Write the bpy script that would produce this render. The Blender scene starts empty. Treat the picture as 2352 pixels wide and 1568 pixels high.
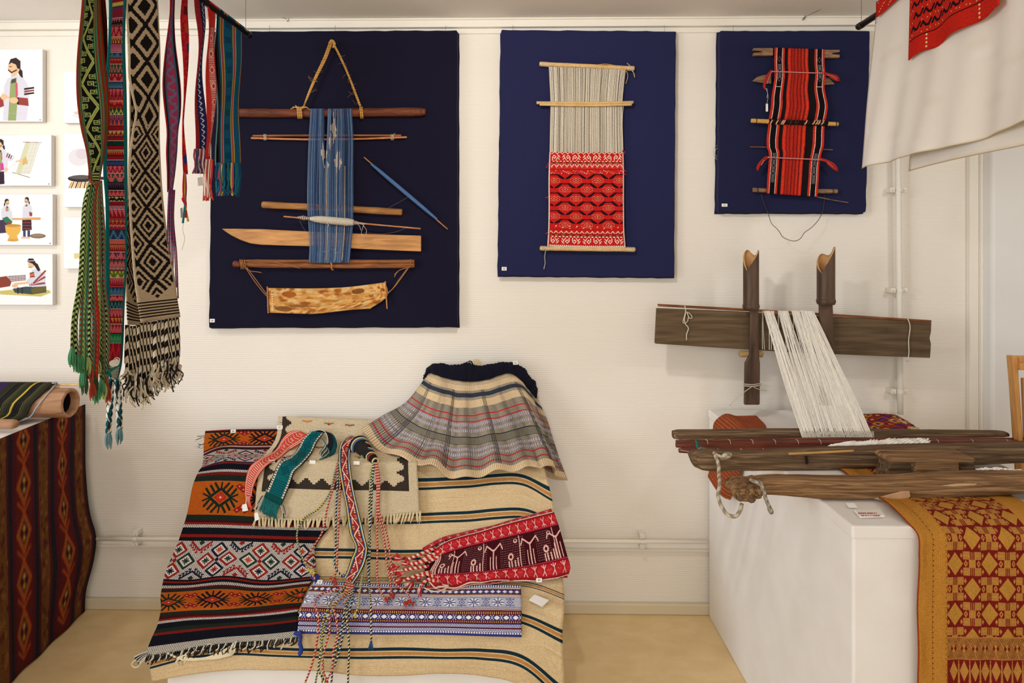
import bpy, math, random
import numpy as np
from mathutils import Vector, Matrix
rnd = random.Random(7)
NR = np.random.RandomState(5)
S = bpy.context.scene
COL = S.collection
V = Vector
# ---------------------------------------------------------------- camera
F, CX, HY = 1568.0, 1176.0, 550.0
EYE = V((0.0, -2.94, 1.60))
YAW = math.atan(0.0172)
cam_d = bpy.data.cameras.new('camera'); cam = bpy.data.objects.new('camera', cam_d); COL.objects.link(cam)
cam.location = EYE; cam.rotation_euler = (math.pi / 2, 0, YAW)
cam_d.sensor_width = 36; cam_d.lens = 36 * F / 2352; cam_d.shift_y = -(784 - HY) / 2352
cam_d.clip_start = 0.05
S.camera = cam
# ---------------------------------------------------------------- world, lights, exposure
W = bpy.data.worlds.new('world'); S.world = W; W.use_nodes = True
W.node_tree.nodes['Background'].inputs[0].default_value = (1.0, 0.965, 0.93, 1)
W.node_tree.nodes['Background'].inputs[1].default_value = 0.37
S.view_settings.view_transform = 'Standard'; S.view_settings.look = 'None'
S.view_settings.exposure = -0.10; S.view_settings.gamma = 1.0; S.view_settings.use_curve_mapping = False

def aim(o, t): o.rotation_euler = (V(t) - o.location).to_track_quat('-Z', 'Y').to_euler()
def spot(loc, tgt, power, ang=100, r=0.05, col=(1, .93, .82), blend=0.8):
    d = bpy.data.lights.new('ceiling_spot', 'SPOT'); o = bpy.data.objects.new('ceiling_spot', d); COL.objects.link(o)
    o.location = loc; d.energy = power; d.spot_size = math.radians(ang); d.spot_blend = blend
    d.shadow_soft_size = r; d.color = col; aim(o, tgt)
def area(loc, tgt, power, sx, sy, col=(1, 1, 1)):
    d = bpy.data.lights.new('window_and_fill_light', 'AREA'); o = bpy.data.objects.new('window_and_fill_light', d); COL.objects.link(o)
    o.location = loc; d.energy = power; d.shape = 'RECTANGLE'; d.size = sx; d.size_y = sy; d.color = col; aim(o, tgt)
spot((-0.15, -1.45, 2.44), (0.0, 0, 1.75), 43, 122, .045, (1, .975, .95), 1.0)
spot((-2.2, -1.20, 2.44), (-1.6, 0, 1.70), 25, 112, .06, (1, .975, .95), 1.0)
spot((2.0, -1.9, 2.44), (1.9, -.1, 1.5), 28, 120, .08, (1, .975, .95), 1.0)
area((-4.4, -3.6, 1.7), (0.9, -.9, .7), 112, 2.0, 1.8, (.88, .93, 1))
area((-0.1, -5.2, 2.0), (-.3, 0, .6), 60, 3.5, 1.6, (1, .96, .90))  # added soft fill from behind the camera, not a window

# ---------------------------------------------------------------- pixel <-> place helpers (2352 x 1568 frame)
RT = V((math.cos(YAW), math.sin(YAW), 0)); FW = V((-math.sin(YAW), math.cos(YAW), 0))
def ray(px, py): return RT * ((px - CX) / F) + FW + V((0, 0, (HY - py) / F))
def P(px, py, Y=0.0):
    r = ray(px, py); return EYE + r * ((Y - EYE.y) / r.y)
def PX(px, py, X):
    r = ray(px, py); return EYE + r * ((X - EYE.x) / r.x)
def PZ(px, py, Z):
    r = ray(px, py); return EYE + r * ((Z - EYE.z) / r.z)
def PD(px, py, d): return EYE + ray(px, py) * d
M1 = 2.94 / F     # metres per pixel on the wall

# ---------------------------------------------------------------- object helpers
def base(o, label, cat, group, kind):
    if label: o['label'] = label
    if cat: o['category'] = cat
    if group: o['group'] = group
    if kind: o['kind'] = kind
    return o
def thing(name, label, cat, loc, group=None):
    o = bpy.data.objects.new(name, None); COL.objects.link(o); o.location = loc
    o.empty_display_size = .05
    return base(o, label, cat, group, None)
def mesh(name, vs, fs, mat, parent=None, uv=None, smooth=True, label=None, cat=None, group=None, kind=None, solid=0, attr=None):
    """vs: n x 3, fs: list of faces, uv: per-vertex (n x 2)."""
    vs = np.array([tuple(v) for v in vs], dtype=np.float64) if not isinstance(vs, np.ndarray) else vs
    c = (vs.min(0) + vs.max(0)) / 2; c[2] = vs[:, 2].min()
    me = bpy.data.meshes.new(name)
    me.from_pydata((vs - c).tolist(), [], [tuple(int(i) for i in f) for f in fs])
    if uv is not None:
        l = me.uv_layers.new(name='UVMap'); idx = np.empty(len(me.loops), dtype=np.int32)
        me.loops.foreach_get('vertex_index', idx)
        l.data.foreach_set('uv', np.asarray(uv, dtype=np.float32)[idx].ravel())
    if smooth: me.polygons.foreach_set('use_smooth', [True] * len(me.polygons))
    me.materials.append(mat)
    me.validate(); me.update()
    o = bpy.data.objects.new(name, me); COL.objects.link(o)
    o.location = c
    if parent:
        o.parent = parent; w = V(parent.location)
        if parent.parent: w = w + parent.parent.location
        o.location = V(c) - w
    if solid:
        m = o.modifiers.new('thickness', 'SOLIDIFY'); m.thickness = solid; m.offset = 0
    return base(o, label, cat, group, kind)

class MB:
    def __init__(s): s.v = []; s.f = []; s.uv = []
    def add(s, vs, fs, uv=None):
        n = len(s.v); s.v += [tuple(v) for v in vs]; s.f += [tuple(i + n for i in f) for f in fs]
        s.uv += [tuple(u) for u in uv] if uv is not None else [(v[0], v[2]) for v in vs]; return s
    def box(s, a, b, bev=0):
        x0, y0, z0 = a; x1, y1, z1 = b
        x0, x1 = min(x0, x1), max(x0, x1); y0, y1 = min(y0, y1), max(y0, y1); z0, z1 = min(z0, z1), max(z0, z1)
        vs = [(x, y, z) for x in (x0, x1) for y in (y0, y1) for z in (z0, z1)]
        s.add(vs, [(0, 1, 3, 2), (4, 6, 7, 5), (0, 4, 5, 1), (2, 3, 7, 6), (0, 2, 6, 4), (1, 5, 7, 3)]); return s
    def tube(s, pts, r, n=8, cap=True, vl=0.0, flat=1.0):
        pts = [V(p) for p in pts]; m = len(pts)
        rs = list(r) if hasattr(r, '__len__') else [r] * m
        vs = []; uv = []; L = vl
        t0 = (pts[1] - pts[0]).normalized()
        up = V((0, 0, 1)) if abs(t0.z) < .9 else V((0, 1, 0))
        for i, p in enumerate(pts):
            t = (pts[min(i + 1, m - 1)] - pts[max(i - 1, 0)])
            if t.length < 1e-9: t = t0
            t = t.normalized()
            a = t.cross(up)
            if a.length < 1e-4: a = t.cross(V((1, 0, 0)))
            a = a.normalized(); b = a.cross(t).normalized(); up = b
            if i: L += (p - pts[i - 1]).length
            for k in range(n):
                th = 2 * math.pi * k / n
                vs.append(p + a * (math.cos(th) * rs[i]) + b * (math.sin(th) * rs[i] * flat)); uv.append((k / n, L))
        fs = [(i * n + k, i * n + (k + 1) % n, (i + 1) * n + (k + 1) % n, (i + 1) * n + k) for i in range(m - 1) for k in range(n)]
        if cap: fs += [tuple(range(n))[::-1], tuple((m - 1) * n + k for k in range(n))]
        s.add(vs, fs, uv); return s
    def prism(s, poly, off):
        """closed outline poly (3D) extruded by vector off"""
        n = len(poly); off = V(off); vs = [V(p) for p in poly] + [V(p) + off for p in poly]
        s.add(vs, [tuple(range(n)), tuple(range(2 * n - 1, n - 1, -1))] + [(i, i + n, (i + 1) % n + n, (i + 1) % n) for i in range(n)]); return s
    def done(s, name, mat, parent=None, smooth=False, bevel=0, **k):
        o = mesh(name, s.v, s.f, mat, parent, np.array(s.uv), smooth, **k)
        if bevel:
            m = o.modifiers.new('edge', 'BEVEL'); m.width = bevel; m.segments = 2; m.limit_method = 'ANGLE'
        return o

def herm(ts, ys, t):
    """smooth interpolation through ys (m x k) given at ts"""
    ts = np.asarray(ts, float); ys = np.asarray(ys, float); t = np.clip(np.asarray(t, float), ts[0], ts[-1])
    if len(ts) == 2:
        w = ((t - ts[0]) / (ts[1] - ts[0]))[:, None]; return ys[0] * (1 - w) + ys[1] * w
    d = np.diff(ys, axis=0) / np.diff(ts)[:, None]
    m = np.empty_like(ys); m[0] = d[0]; m[-1] = d[-1]
    h = np.diff(ts)
    m[1:-1] = (d[:-1] * h[1:, None] + d[1:] * h[:-1, None]) / (h[1:] + h[:-1])[:, None]
    i = np.clip(np.searchsorted(ts, t, side='right') - 1, 0, len(ts) - 2)
    hh = (ts[i + 1] - ts[i]); s = ((t - ts[i]) / hh)[:, None]; hh = hh[:, None]
    return ((2 * s**3 - 3 * s**2 + 1) * ys[i] + (s**3 - 2 * s**2 + s) * hh * m[i] + (-2 * s**3 + 3 * s**2) * ys[i + 1] + (s**3 - s**2) * hh * m[i + 1])
def curve(pts, n=24):
    pts = [tuple(p) for p in pts]; a = np.array(pts, float)
    if len(a) < 2: return [V(p) for p in a]
    L = np.concatenate([[0], np.cumsum(np.maximum(np.linalg.norm(np.diff(a, axis=0), axis=1), 1e-6))])
    return [V(q) for q in herm(L, a, np.linspace(0, L[-1], n))]
def grid(ctrl, vs, us, nu, nv):
    """ctrl rows x cols x 3 -> dense grid (nv+1)x(nu+1)x3, uv with v downwards"""
    c = np.array([[tuple(p) for p in r] for r in ctrl], float)
    vs = np.linspace(0, 1, len(c)) if vs is None else np.asarray(vs, float); vs = (vs - vs[0]) / (vs[-1] - vs[0])
    us = np.linspace(0, 1, c.shape[1]) if us is None else np.asarray(us, float); us = (us - us[0]) / (us[-1] - us[0])
    tu = np.linspace(0, 1, nu + 1); tv = np.linspace(0, 1, nv + 1)
    a = np.stack([herm(us, row, tu) for row in c])            # rows x nu x 3
    b = herm(vs, a.reshape(len(c), -1), tv).reshape(nv + 1, nu + 1, 3)
    U, Vv = np.meshgrid(tu, tv)
    return b, U, Vv
def patch(name, ctrl, mat, vs=None, us=None, nu=40, nv=60, disp=None, solid=.002, wob=0.0, **k):
    b, U, Vv = grid(ctrl, vs, us, nu, nv)
    if disp is not None or wob:
        du = np.gradient(b, axis=1); dv = np.gradient(b, axis=0)
        n = np.cross(dv, du); n /= np.maximum(np.linalg.norm(n, axis=2, keepdims=True), 1e-9)
        toe = np.array(EYE) - b; s = np.sign((n * toe).sum(2, keepdims=True)); n = n * s
        dd = disp(U, Vv) if disp is not None else 0 * U
        if wob:
            ph = NR.rand(6) * 6.28
            dd = dd + wob * (np.sin(9 * U + 7 * Vv + ph[0]) * np.sin(5 * Vv - 3 * U + ph[1]) + .5 * np.sin(17 * U + ph[2]) * np.sin(13 * Vv + ph[3]))
        b = b + n * dd[..., None]
    w = nu + 1; i = np.arange(nv)[:, None] * w + np.arange(nu)[None]
    f = np.stack([i, i + w, i + w + 1, i + 1], -1).reshape(-1, 4)
    uv = np.stack([U.ravel(), 1 - Vv.ravel()], -1)
    return mesh(name, b.reshape(-1, 3), f, mat, uv=uv, solid=solid, **k)
def spatch(name, rows, off, mat, nu=40, nv=60, K=11, disp=None, conv=None, **k):
    """rows [(v, [(px,py)...])] measured on the draped surface; densely laid onto it at height off (number or per-row list)"""
    vs = np.array([r[0] for r in rows], float); offs = [off] * len(rows) if not hasattr(off, '__len__') else off
    pxs = np.array([[c for p in rs(r[1], K) for c in p] + [o] for r, o in zip(rows, offs)], float)
    tv = np.unique(np.concatenate([np.linspace(vs[0], vs[-1], 46), vs])); dn = herm(vs, pxs, tv)
    ctrl = [[surf(q[2 * i], q[2 * i + 1], q[-1]) for i in range(K)] for q in dn]
    return patch(name, ctrl, mat, vs=tv, nu=nu, nv=nv, disp=disp, **k)
def rows_px(rows, conv):
    """rows of [(px,py),...] -> 3D control grid by conv(px,py)"""
    return [[conv(*p) for p in r] for r in rows]
# ---------------------------------------------------------------- colours and materials
def lin(c):
    c = [x / 255 for x in c[:3]]
    return tuple(x / 12.92 if x <= .04045 else ((x + .055) / 1.055) ** 2.4 for x in c)
def nt(name, rough=.7, spec=.3, sheen=0):
    m = bpy.data.materials.new(name); m.use_nodes = True; t = m.node_tree; b = t.nodes['Principled BSDF']
    b.inputs['Roughness'].default_value = rough; b.inputs['Specular IOR Level'].default_value = spec
    if sheen: b.inputs['Sheen Weight'].default_value = sheen; b.inputs['Sheen Roughness'].default_value = .5
    return m, t, b
def nd(t, typ, **k):
    n = t.nodes.new(typ)
    for a, v in k.items():
        if a.startswith('i_'): n.inputs[int(a[2:])].default_value = v
        else: setattr(n, a, v)
    return n
def lk(t, a, ao, b, bi): t.links.new(a.outputs[ao], b.inputs[bi])
def bump(t, b, src, out, strength, dist=.002):
    n = nd(t, 'ShaderNodeBump'); n.inputs['Strength'].default_value = strength; n.inputs['Distance'].default_value = dist
    lk(t, src, out, n, 'Height'); t.links.new(n.outputs[0], b.inputs['Normal'])
def noisy(name, c1, c2, scale=(1, 1, 1), sc=8, detail=6, rough=.7, spec=.3, bs=.3, bd=.001, lo=.3, hi=.7, c3=None, coord='Object', dist=0, sheen=0):
    m, t, b = nt(name, rough, spec, sheen)
    tc = nd(t, 'ShaderNodeTexCoord'); mp = nd(t, 'ShaderNodeMapping'); mp.inputs['Scale'].default_value = scale
    nz = nd(t, 'ShaderNodeTexNoise'); nz.inputs['Scale'].default_value = sc; nz.inputs['Detail'].default_value = detail
    nz.inputs['Distortion'].default_value = dist
    cr = nd(t, 'ShaderNodeValToRGB'); e = cr.color_ramp.elements
    e[0].position = lo; e[0].color = (*lin(c1), 1); e[1].position = hi; e[1].color = (*lin(c2), 1)
    if c3: q = e.new((lo + hi) / 2); q.color = (*lin(c3), 1)
    lk(t, tc, coord, mp, 0); lk(t, mp, 0, nz, 'Vector'); lk(t, nz, 0, cr, 0); lk(t, cr, 0, b, 'Base Color')
    if bs: bump(t, b, nz, 0, bs, bd)
    return m
def plain(name, c, rough=.6, spec=.3, metal=0):
    m, t, b = nt(name, rough, spec); b.inputs['Base Color'].default_value = (*lin(c), 1); b.inputs['Metallic'].default_value = metal
    return m
def cord_mat(name, cols, freq=120, rough=.85):
    """twisted cord: colours wind around the tube (uv: angle, metres)"""
    m, t, b = nt(name, rough, .1)
    tc = nd(t, 'ShaderNodeTexCoord'); sp = nd(t, 'ShaderNodeSeparateXYZ'); lk(t, tc, 'UV', sp, 0)
    mu = nd(t, 'ShaderNodeMath', operation='MULTIPLY_ADD'); mu.inputs[1].default_value = freq
    lk(t, sp, 1, mu, 0); lk(t, sp, 0, mu, 2)
    fr = nd(t, 'ShaderNodeMath', operation='FRACT'); lk(t, mu, 0, fr, 0)
    cr = nd(t, 'ShaderNodeValToRGB'); cr.color_ramp.interpolation = 'CONSTANT'; e = cr.color_ramp.elements
    n = len(cols); e[0].position = 0; e[0].color = (*lin(cols[0]), 1); e[1].position = 1 / n; e[1].color = (*lin(cols[1 % n]), 1)
    for i in range(2, n): q = e.new(i / n); q.color = (*lin(cols[i]), 1)
    lk(t, fr, 0, cr, 0); lk(t, cr, 0, b, 'Base Color')
    s2 = nd(t, 'ShaderNodeMath', operation='PINGPONG'); s2.inputs[1].default_value = .5 / n; lk(t, fr, 0, s2, 0)
    bump(t, b, s2, 0, .8, .004)
    return m

# ---------------------------------------------------------------- woven pattern painter (numpy, no files)
class Cv:
    def __init__(s, w, h, c): s.w, s.h = w, h; s.a = np.zeros((h, w, 3), np.float32); s.a[:] = c
    def rect(s, x0, y0, x1, y1, c):
        x0, x1 = sorted((int(round(x0)), int(round(x1)))); y0, y1 = sorted((int(round(y0)), int(round(y1))))
        s.a[max(0, y0):max(0, y1), max(0, x0):max(0, x1)] = c; return s
    def band(s, y0, y1, c): return s.rect(0, y0, s.w, y1, c)
    def _box(s, pts, m):
        xs = [p[0] for p in pts]; ys = [p[1] for p in pts]
        x0 = max(0, int(min(xs) - m - 1)); x1 = min(s.w, int(max(xs) + m + 2)); y0 = max(0, int(min(ys) - m - 1)); y1 = min(s.h, int(max(ys) + m + 2))
        if x1 <= x0 or y1 <= y0: return None
        Y, X = np.mgrid[y0:y1, x0:x1]; return x0, x1, y0, y1, X + .5, Y + .5
    def poly(s, pts, c):
        r = s._box(pts, 0)
        if not r: return s
        x0, x1, y0, y1, X, Y = r; ins = np.zeros(X.shape, bool); n = len(pts)
        for i in range(n):
            ax, ay = pts[i]; bx, by = pts[(i + 1) % n]
            if ay == by: continue
            ins ^= ((ay > Y) != (by > Y)) & (X < (bx - ax) * (Y - ay) / (by - ay) + ax)
        s.a[y0:y1, x0:x1][ins] = c; return s
    def line(s, pts, w, c):
        for (ax, ay), (bx, by) in zip(pts[:-1], pts[1:]):
            r = s._box([(ax, ay), (bx, by)], w)
            if not r: continue
            x0, x1, y0, y1, X, Y = r; dx, dy = bx - ax, by - ay; L = dx * dx + dy * dy + 1e-9
            t = np.clip(((X - ax) * dx + (Y - ay) * dy) / L, 0, 1)
            s.a[y0:y1, x0:x1][((X - ax - t * dx) ** 2 + (Y - ay - t * dy) ** 2) < w * w / 4] = c
        return s
    def disc(s, x, y, r, c, ry=None):
        ry = ry or r; q = s._box([(x - r, y - ry), (x + r, y + ry)], 1)
        if not q: return s
        x0, x1, y0, y1, X, Y = q; s.a[y0:y1, x0:x1][((X - x) / r) ** 2 + ((Y - y) / ry) ** 2 < 1] = c; return s
    def dia(s, x, y, rx, ry, c): return s.poly([(x - rx, y), (x, y - ry), (x + rx, y), (x, y + ry)], c)
    def dring(s, x, y, rx, ry, w, c): return s.line([(x - rx, y), (x, y - ry), (x + rx, y), (x, y + ry), (x - rx, y)], w, c)
    def speck(s, y0, y1, c, p=.3, x0=0, x1=None):
        x1 = x1 or s.w; m = NR.rand(int(y1) - int(y0), x1 - x0) < p; s.a[int(y0):int(y1), x0:x1][m[:s.a[int(y0):int(y1)].shape[0]]] = c; return s
    def dash(s, y0, y1, c, per, on, ph=0, x0=0, x1=None):
        x1 = x1 or s.w; X = np.arange(x0, x1); m = ((X + ph) % per) < on; s.a[int(y0):int(y1), x0:x1][:, m] = c; return s
    def check(s, y0, y1, c, k=2, x0=0, x1=None):
        x1 = x1 or s.w; Y, X = np.mgrid[int(y0):int(y1), x0:x1]; m = ((X // k + Y // k) % 2) == 0; s.a[int(y0):int(y1), x0:x1][m] = c; return s
    def vary(s, amt=.08, k=1):
        g = 1 + amt * (NR.rand(-(-s.h // k), -(-s.w // k), 1) - .5) * 2; g = np.repeat(np.repeat(g, k, 0), k, 1)[:s.h, :s.w]
        s.a = np.clip(s.a * g, 0, 255); return s
    def stitch(s, rows, x, y, k, cols):
        """tiny chart: letters -> colours, '.' = leave"""
        for j, r in enumerate(rows):
            for i, ch in enumerate(r):
                if ch in cols: s.rect(x + i * k, y + j * k, x + (i + 1) * k, y + (j + 1) * k, cols[ch])
        return s
def woven(name, cv, tu=60, tv=80, rough=.95, bs=.5, bd=.0015, interp='Linear', gain=1.0, trans=0, fz=.16):
    """cloth material: painted pattern + thread relief (tu, tv threads across / along)"""
    im = bpy.data.images.new(name, cv.w, cv.h, alpha=False)
    px = np.ones((cv.h, cv.w, 4), np.float32); px[..., :3] = np.clip(cv.a[::-1] * gain, 0, 255) / 255
    im.pixels.foreach_set(px.ravel()); im.update(); im.pack()
    m, t, b = nt(name, rough, .08, .0)
    tc = nd(t, 'ShaderNodeTexCoord'); ti = nd(t, 'ShaderNodeTexImage', image=im, interpolation=interp, extension='EXTEND'); lk(t, tc, 'UV', ti, 0)
    mp = nd(t, 'ShaderNodeMapping'); mp.inputs['Scale'].default_value = (tu, tv, 1); lk(t, tc, 'UV', mp, 0)
    ch = nd(t, 'ShaderNodeTexVoronoi', distance='CHEBYCHEV'); ch.inputs['Scale'].default_value = 1; ch.inputs['Randomness'].default_value = .25
    lk(t, mp, 0, ch, 'Vector')
    nz = nd(t, 'ShaderNodeTexNoise'); nz.inputs['Scale'].default_value = .9; nz.inputs['Detail'].default_value = 4; lk(t, mp, 0, nz, 'Vector')
    ma = nd(t, 'ShaderNodeMapRange'); ma.inputs[1].default_value = .25; ma.inputs[2].default_value = .75; ma.inputs[3].default_value = 1 - fz; ma.inputs[4].default_value = 1 + fz
    lk(t, nz, 0, ma, 0)
    mx = nd(t, 'ShaderNodeVectorMath', operation='SCALE'); lk(t, ti, 0, mx, 0); lk(t, ma, 0, mx, 'Scale')
    lk(t, mx, 0, b, 'Base Color')
    inv = nd(t, 'ShaderNodeMath', operation='SUBTRACT'); inv.inputs[0].default_value = 1; lk(t, ch, 0, inv, 1)
    bump(t, b, inv, 0, bs, bd)
    return m

WOODD = lambda n, a, b, sx=(1, 1, 1), sc=14, **k: noisy(n, a, b, sx, sc, 8, **{**dict(rough=.6, bs=.35, bd=.001, dist=.6), **k})
wall_m, t, b = nt('ribbed_wallpaper', .85, .15)
tc = nd(t, 'ShaderNodeTexCoord'); mp = nd(t, 'ShaderNodeMapping'); mp.inputs['Scale'].default_value = (14, 14, 120); lk(t, tc, 'Object', mp, 0)
nz = nd(t, 'ShaderNodeTexNoise'); nz.inputs['Scale'].default_value = 1.0; nz.inputs['Detail'].default_value = 3; lk(t, mp, 0, nz, 'Vector')
wv = nd(t, 'ShaderNodeTexWave', bands_direction='Z'); wv.inputs['Scale'].default_value = 34; wv.inputs['Distortion'].default_value = 1.0; wv.inputs['Detail'].default_value = 2
wv.inputs['Detail Scale'].default_value = 3
lk(t, tc, 'Object', wv, 'Vector')
ad = nd(t, 'ShaderNodeMath', operation='ADD'); lk(t, nz, 0, ad, 0); lk(t, wv, 0, ad, 1)
b.inputs['Base Color'].default_value = (*lin((237, 230, 219)), 1)
bump(t, b, ad, 0, .38, .0012)
paint = noisy('cream_paint', (232, 226, 213), (238, 232, 220), sc=6, rough=.45, spec=.4, bs=.04)
ceil_m = noisy('ceiling_plaster', (240, 236, 230), (244, 240, 235), sc=4, rough=.9, bs=.1)
floor_m = noisy('marbled_linoleum', (222, 192, 140), (236, 208, 158), (1, 1.5, 1), 9, 12, .45, .35, .03, .001, .3, .72, (229, 201, 150), dist=.5)
canvas_w = noisy('white_sheet', (235, 231, 226), (241, 238, 234), sc=9, rough=.9, bs=.15)
black_rod = plain('black_metal', (22, 20, 20), .45, .4)
wire_m = plain('wire', (120, 115, 108), .4, .5, .6)
tag_m = plain('white_card', (240, 238, 232), .6)
grey_ink = plain('grey_ink', (120, 118, 118), .8)
red_ink = plain('red_ink', (186, 60, 60), .8)

# ---------------------------------------------------------------- room shell
XL, XRT, ZC = -3.4, 2.03, 2.545
def boxo(name, a, b, mat, bevel=0, **k): return MB().box(a, b).done(name, mat, bevel=bevel, **k)
XE = P(2216, 600).x
st = dict(kind='structure')
boxo('wall_back', (XL, 0, 0), (P(2285, 600).x, .12, ZC), wall_m, **st)
boxo('floor', (XL, -5.6, -.05), (3.4, .12, 0), floor_m, **st)
boxo('ceiling', (XL, -5.6, ZC), (3.4, .12, ZC + .06), ceil_m, **st)
# corner pilaster and the nearer white wall on the right
boxo('trim_1', (P(2218, 600).x, -.03, 0), (P(2238, 600).x, 0, ZC), paint, .004, **st)
boxo('trim_2', (P(2238, 600).x, -.045, 0), (P(2290, 600).x, 0, ZC), wall_m, .004, **st)
p0 = P(2279, 700, -.10); 
boxo('wall_right', (p0.x, -.10, 0), (3.4, .12, ZC), noisy('white_plaster', (228, 226, 222), (234, 232, 228), sc=3, rough=.8, bs=.08), .012, **st)
# picture rail under the ceiling with its hanging groove, and a wallpaper border line
m = MB(); z1 = P(1176, 46).z; z0 = P(1176, 66).z
m.box((XL, -.028, z0), (P(2014, 60).x, 0, z1)); m.box((XL, -.036, z1 - .008), (P(2014, 60).x, 0, z1))
m.done('trim_3', paint, bevel=.003, **st)
boxo('trim_4', (XL, -.007, P(1176, 78).z), (P(2218, 60).x, 0, P(1176, 66).z), paint, .002, **st)
boxo('trim_5', (XL, -.010, ZC - .02), (P(2218, 60).x, 0, ZC), paint, .002, **st)
zb = P(1176, 1378).z
boxo('baseboard_back', (XL, -.022, 0), (P(2285, 600).x, 0, zb), noisy('baseboard_paint', (214, 200, 172), (220, 206, 178), sc=5, rough=.5, bs=.03), .006, **st)
boxo('trim_6', (XL, -.012, P(1176, 1262).z), (P(2285, 600).x, 0, P(1176, 1256).z), wall_m, .003, **st)

# heating pipes with clips
def pipe(a, c, r, clips, label):
    t = thing('heating_pipe', label, 'pipe', (V(a) + V(c)) / 2)
    MB().tube(curve([a, (V(a) + V(c)) / 2, c], 8), r, 14).done('pipe', paint, t, True)
    d = (V(c) - V(a)).normalized(); s = d.cross(V((0, 1, 0)))
    for q in clips:
        m = MB(); q = V(q)
        for sg in (-1, 1):
            k = q + s * sg * (r + .013)
            m.box(k - V((.010, .0, .010)), k + V((.010, .045, .010)))
            m.box(k - V((.004, .012, .004)), k + V((.004, .0, .004)))
        m.tube([q - d * .008, q + d * .008], r * 1.12, 14)
        m.done('pipe_clip', paint, t, bevel=.002)
yp = -.045
pipe(P(198, 1236.8, yp), P(1622, 1244, yp), .0085, [P(310, 1237, yp), P(1475, 1243.5, yp)], 'horizontal cream heating pipe running low along the wall')
pipe(P(2062, 300, yp), P(2068, 951, yp), .0115, [P(2064, 436, yp), P(2066, 667, yp), P(2067, 899, yp)], 'vertical white pipe on the wall behind the plank right of the posts')

# numbered cards
DIG = {'0': '111101101101111', '1': '010110010010111', '2': '111001111100111', '3': '111001111001111', '4': '101101111001001', '5': '111100111001111', '6': '111100111101111', '7': '111001010010010', '8': '111101111101111', '9': '111101111001111'}
def numtag(c, right, up, w, h, txt, label, nrm=None, name='number_tag'):
    """little card centred at c; right/up unit vectors"""
    c = V(c); right = V(right).normalized(); up = V(up).normalized(); n = right.cross(up).normalized()
    if n.dot(EYE - c) < 0: n = -n
    q = [c + right * (sx * w / 2) + up * (sy * h / 2) for sx, sy in ((-1, -1), (1, -1), (1, 1), (-1, 1))]
    t = MB().prism(q, n * .0022).done(name, tag_m, bevel=.0004, label=label, cat='tag', group='white number cards of the exhibits')
    if txt:
        m = MB(); k = h * .085; tw = len(txt) * 4 * k - k
        for i, ch in enumerate(txt):
            bits = DIG.get(ch, '111101101101111')
            for j, bt in enumerate(bits):
                if bt == '1':
                    o = c + n * .0024 + right * (-tw / 2 + (i * 4 + j % 3 + .5) * k) + up * ((2 - j // 3) * k)
                    m.prism([o - right * k * .5 - up * k * .5, o + right * k * .5 - up * k * .5, o + right * k * .5 + up * k * .5, o - right * k * .5 + up * k * .5], n * .0003)
        m.done('printed_number', grey_ink, t)
    return t
RX, UZ = V((1, 0, 0)), V((0, 0, 1))

# ---------------------------------------------------------------- cloth-covered boards on the wall
def board(c4, mat, label, thick=.04):
    q = [P(x, y, -thick) for x, y in c4]; b, U, Vv = grid([[q[0], q[1]], [q[3], q[2]]], None, None, 24, 24)
    o = b.reshape(-1, 3); w = 25
    fr = [(i * w + j, (i + 1) * w + j, (i + 1) * w + j + 1, i * w + j + 1) for i in range(24) for j in range(24)]
    vs = o.copy(); edge = (U.ravel() < 1e-6) | (U.ravel() > 1 - 1e-6) | (Vv.ravel() < 1e-6) | (Vv.ravel() > 1 - 1e-6)
    jit = (NR.rand(len(vs), 3) - .5) * .003; vs[edge] += jit[edge] * np.array([1, 0, 1])
    ring = [j for j in range(w)] + [i * w + w - 1 for i in range(1, w)] + [(w - 1) * w + j for j in range(w - 2, -1, -1)] + [i * w for i in range(w - 2, 0, -1)]
    n = len(vs); bk = vs[ring].copy(); bk[:, 1] = -.004; vs = np.vstack([vs, bk]); m = len(ring)
    fs = fr + [(ring[k], ring[(k + 1) % m], n + (k + 1) % m, n + k) for k in range(m)] + [tuple(n + k for k in range(m))[::-1]]
    ob = mesh('display_board', vs, fs, mat, uv=vs[:, [0, 2]], smooth=False, label=label, cat='board')
    mo = ob.modifiers.new('edge', 'BEVEL'); mo.width = .006; mo.segments = 3; mo.limit_method = 'ANGLE'
    return ob
def felt(n, c):
    return noisy(n, [x * .85 for x in c], [min(255, x * 1.15) for x in c], sc=900, detail=2, rough=.95, spec=.08, bs=.4, bd=.0006, sheen=.05)
navy1, navy2, navy3 = felt('dark_navy_cloth', (24, 22, 40)), felt('navy_cloth', (37, 39, 74)), felt('navy_cloth_two', (33, 35, 66))
board([(487, 72), (1050, 69), (1050, 751), (479, 753)], navy1, 'largest dark navy board behind the blue warp loom')
board([(1152, 68), (1553, 71), (1549, 637), (1145, 633)], navy2, 'navy board behind the red and cream backstrap weaving')
board([(1654, 70), (1999, 70), (1990, 488), (1650, 487)], navy3, 'smallest navy board behind the red striped loom band')
numtag(P(488, 736, -.042), RX, UZ, .021, .015, '36', 'number card at the bottom left of the largest navy board')
numtag(P(1158, 617, -.042), RX, UZ, .021, .015, '35', 'number card 35 on the navy board with the red weaving')
numtag(P(1664, 471, -.042), RX, UZ, .024, .013, '34', 'number card on the navy board with the striped loom band')

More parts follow.
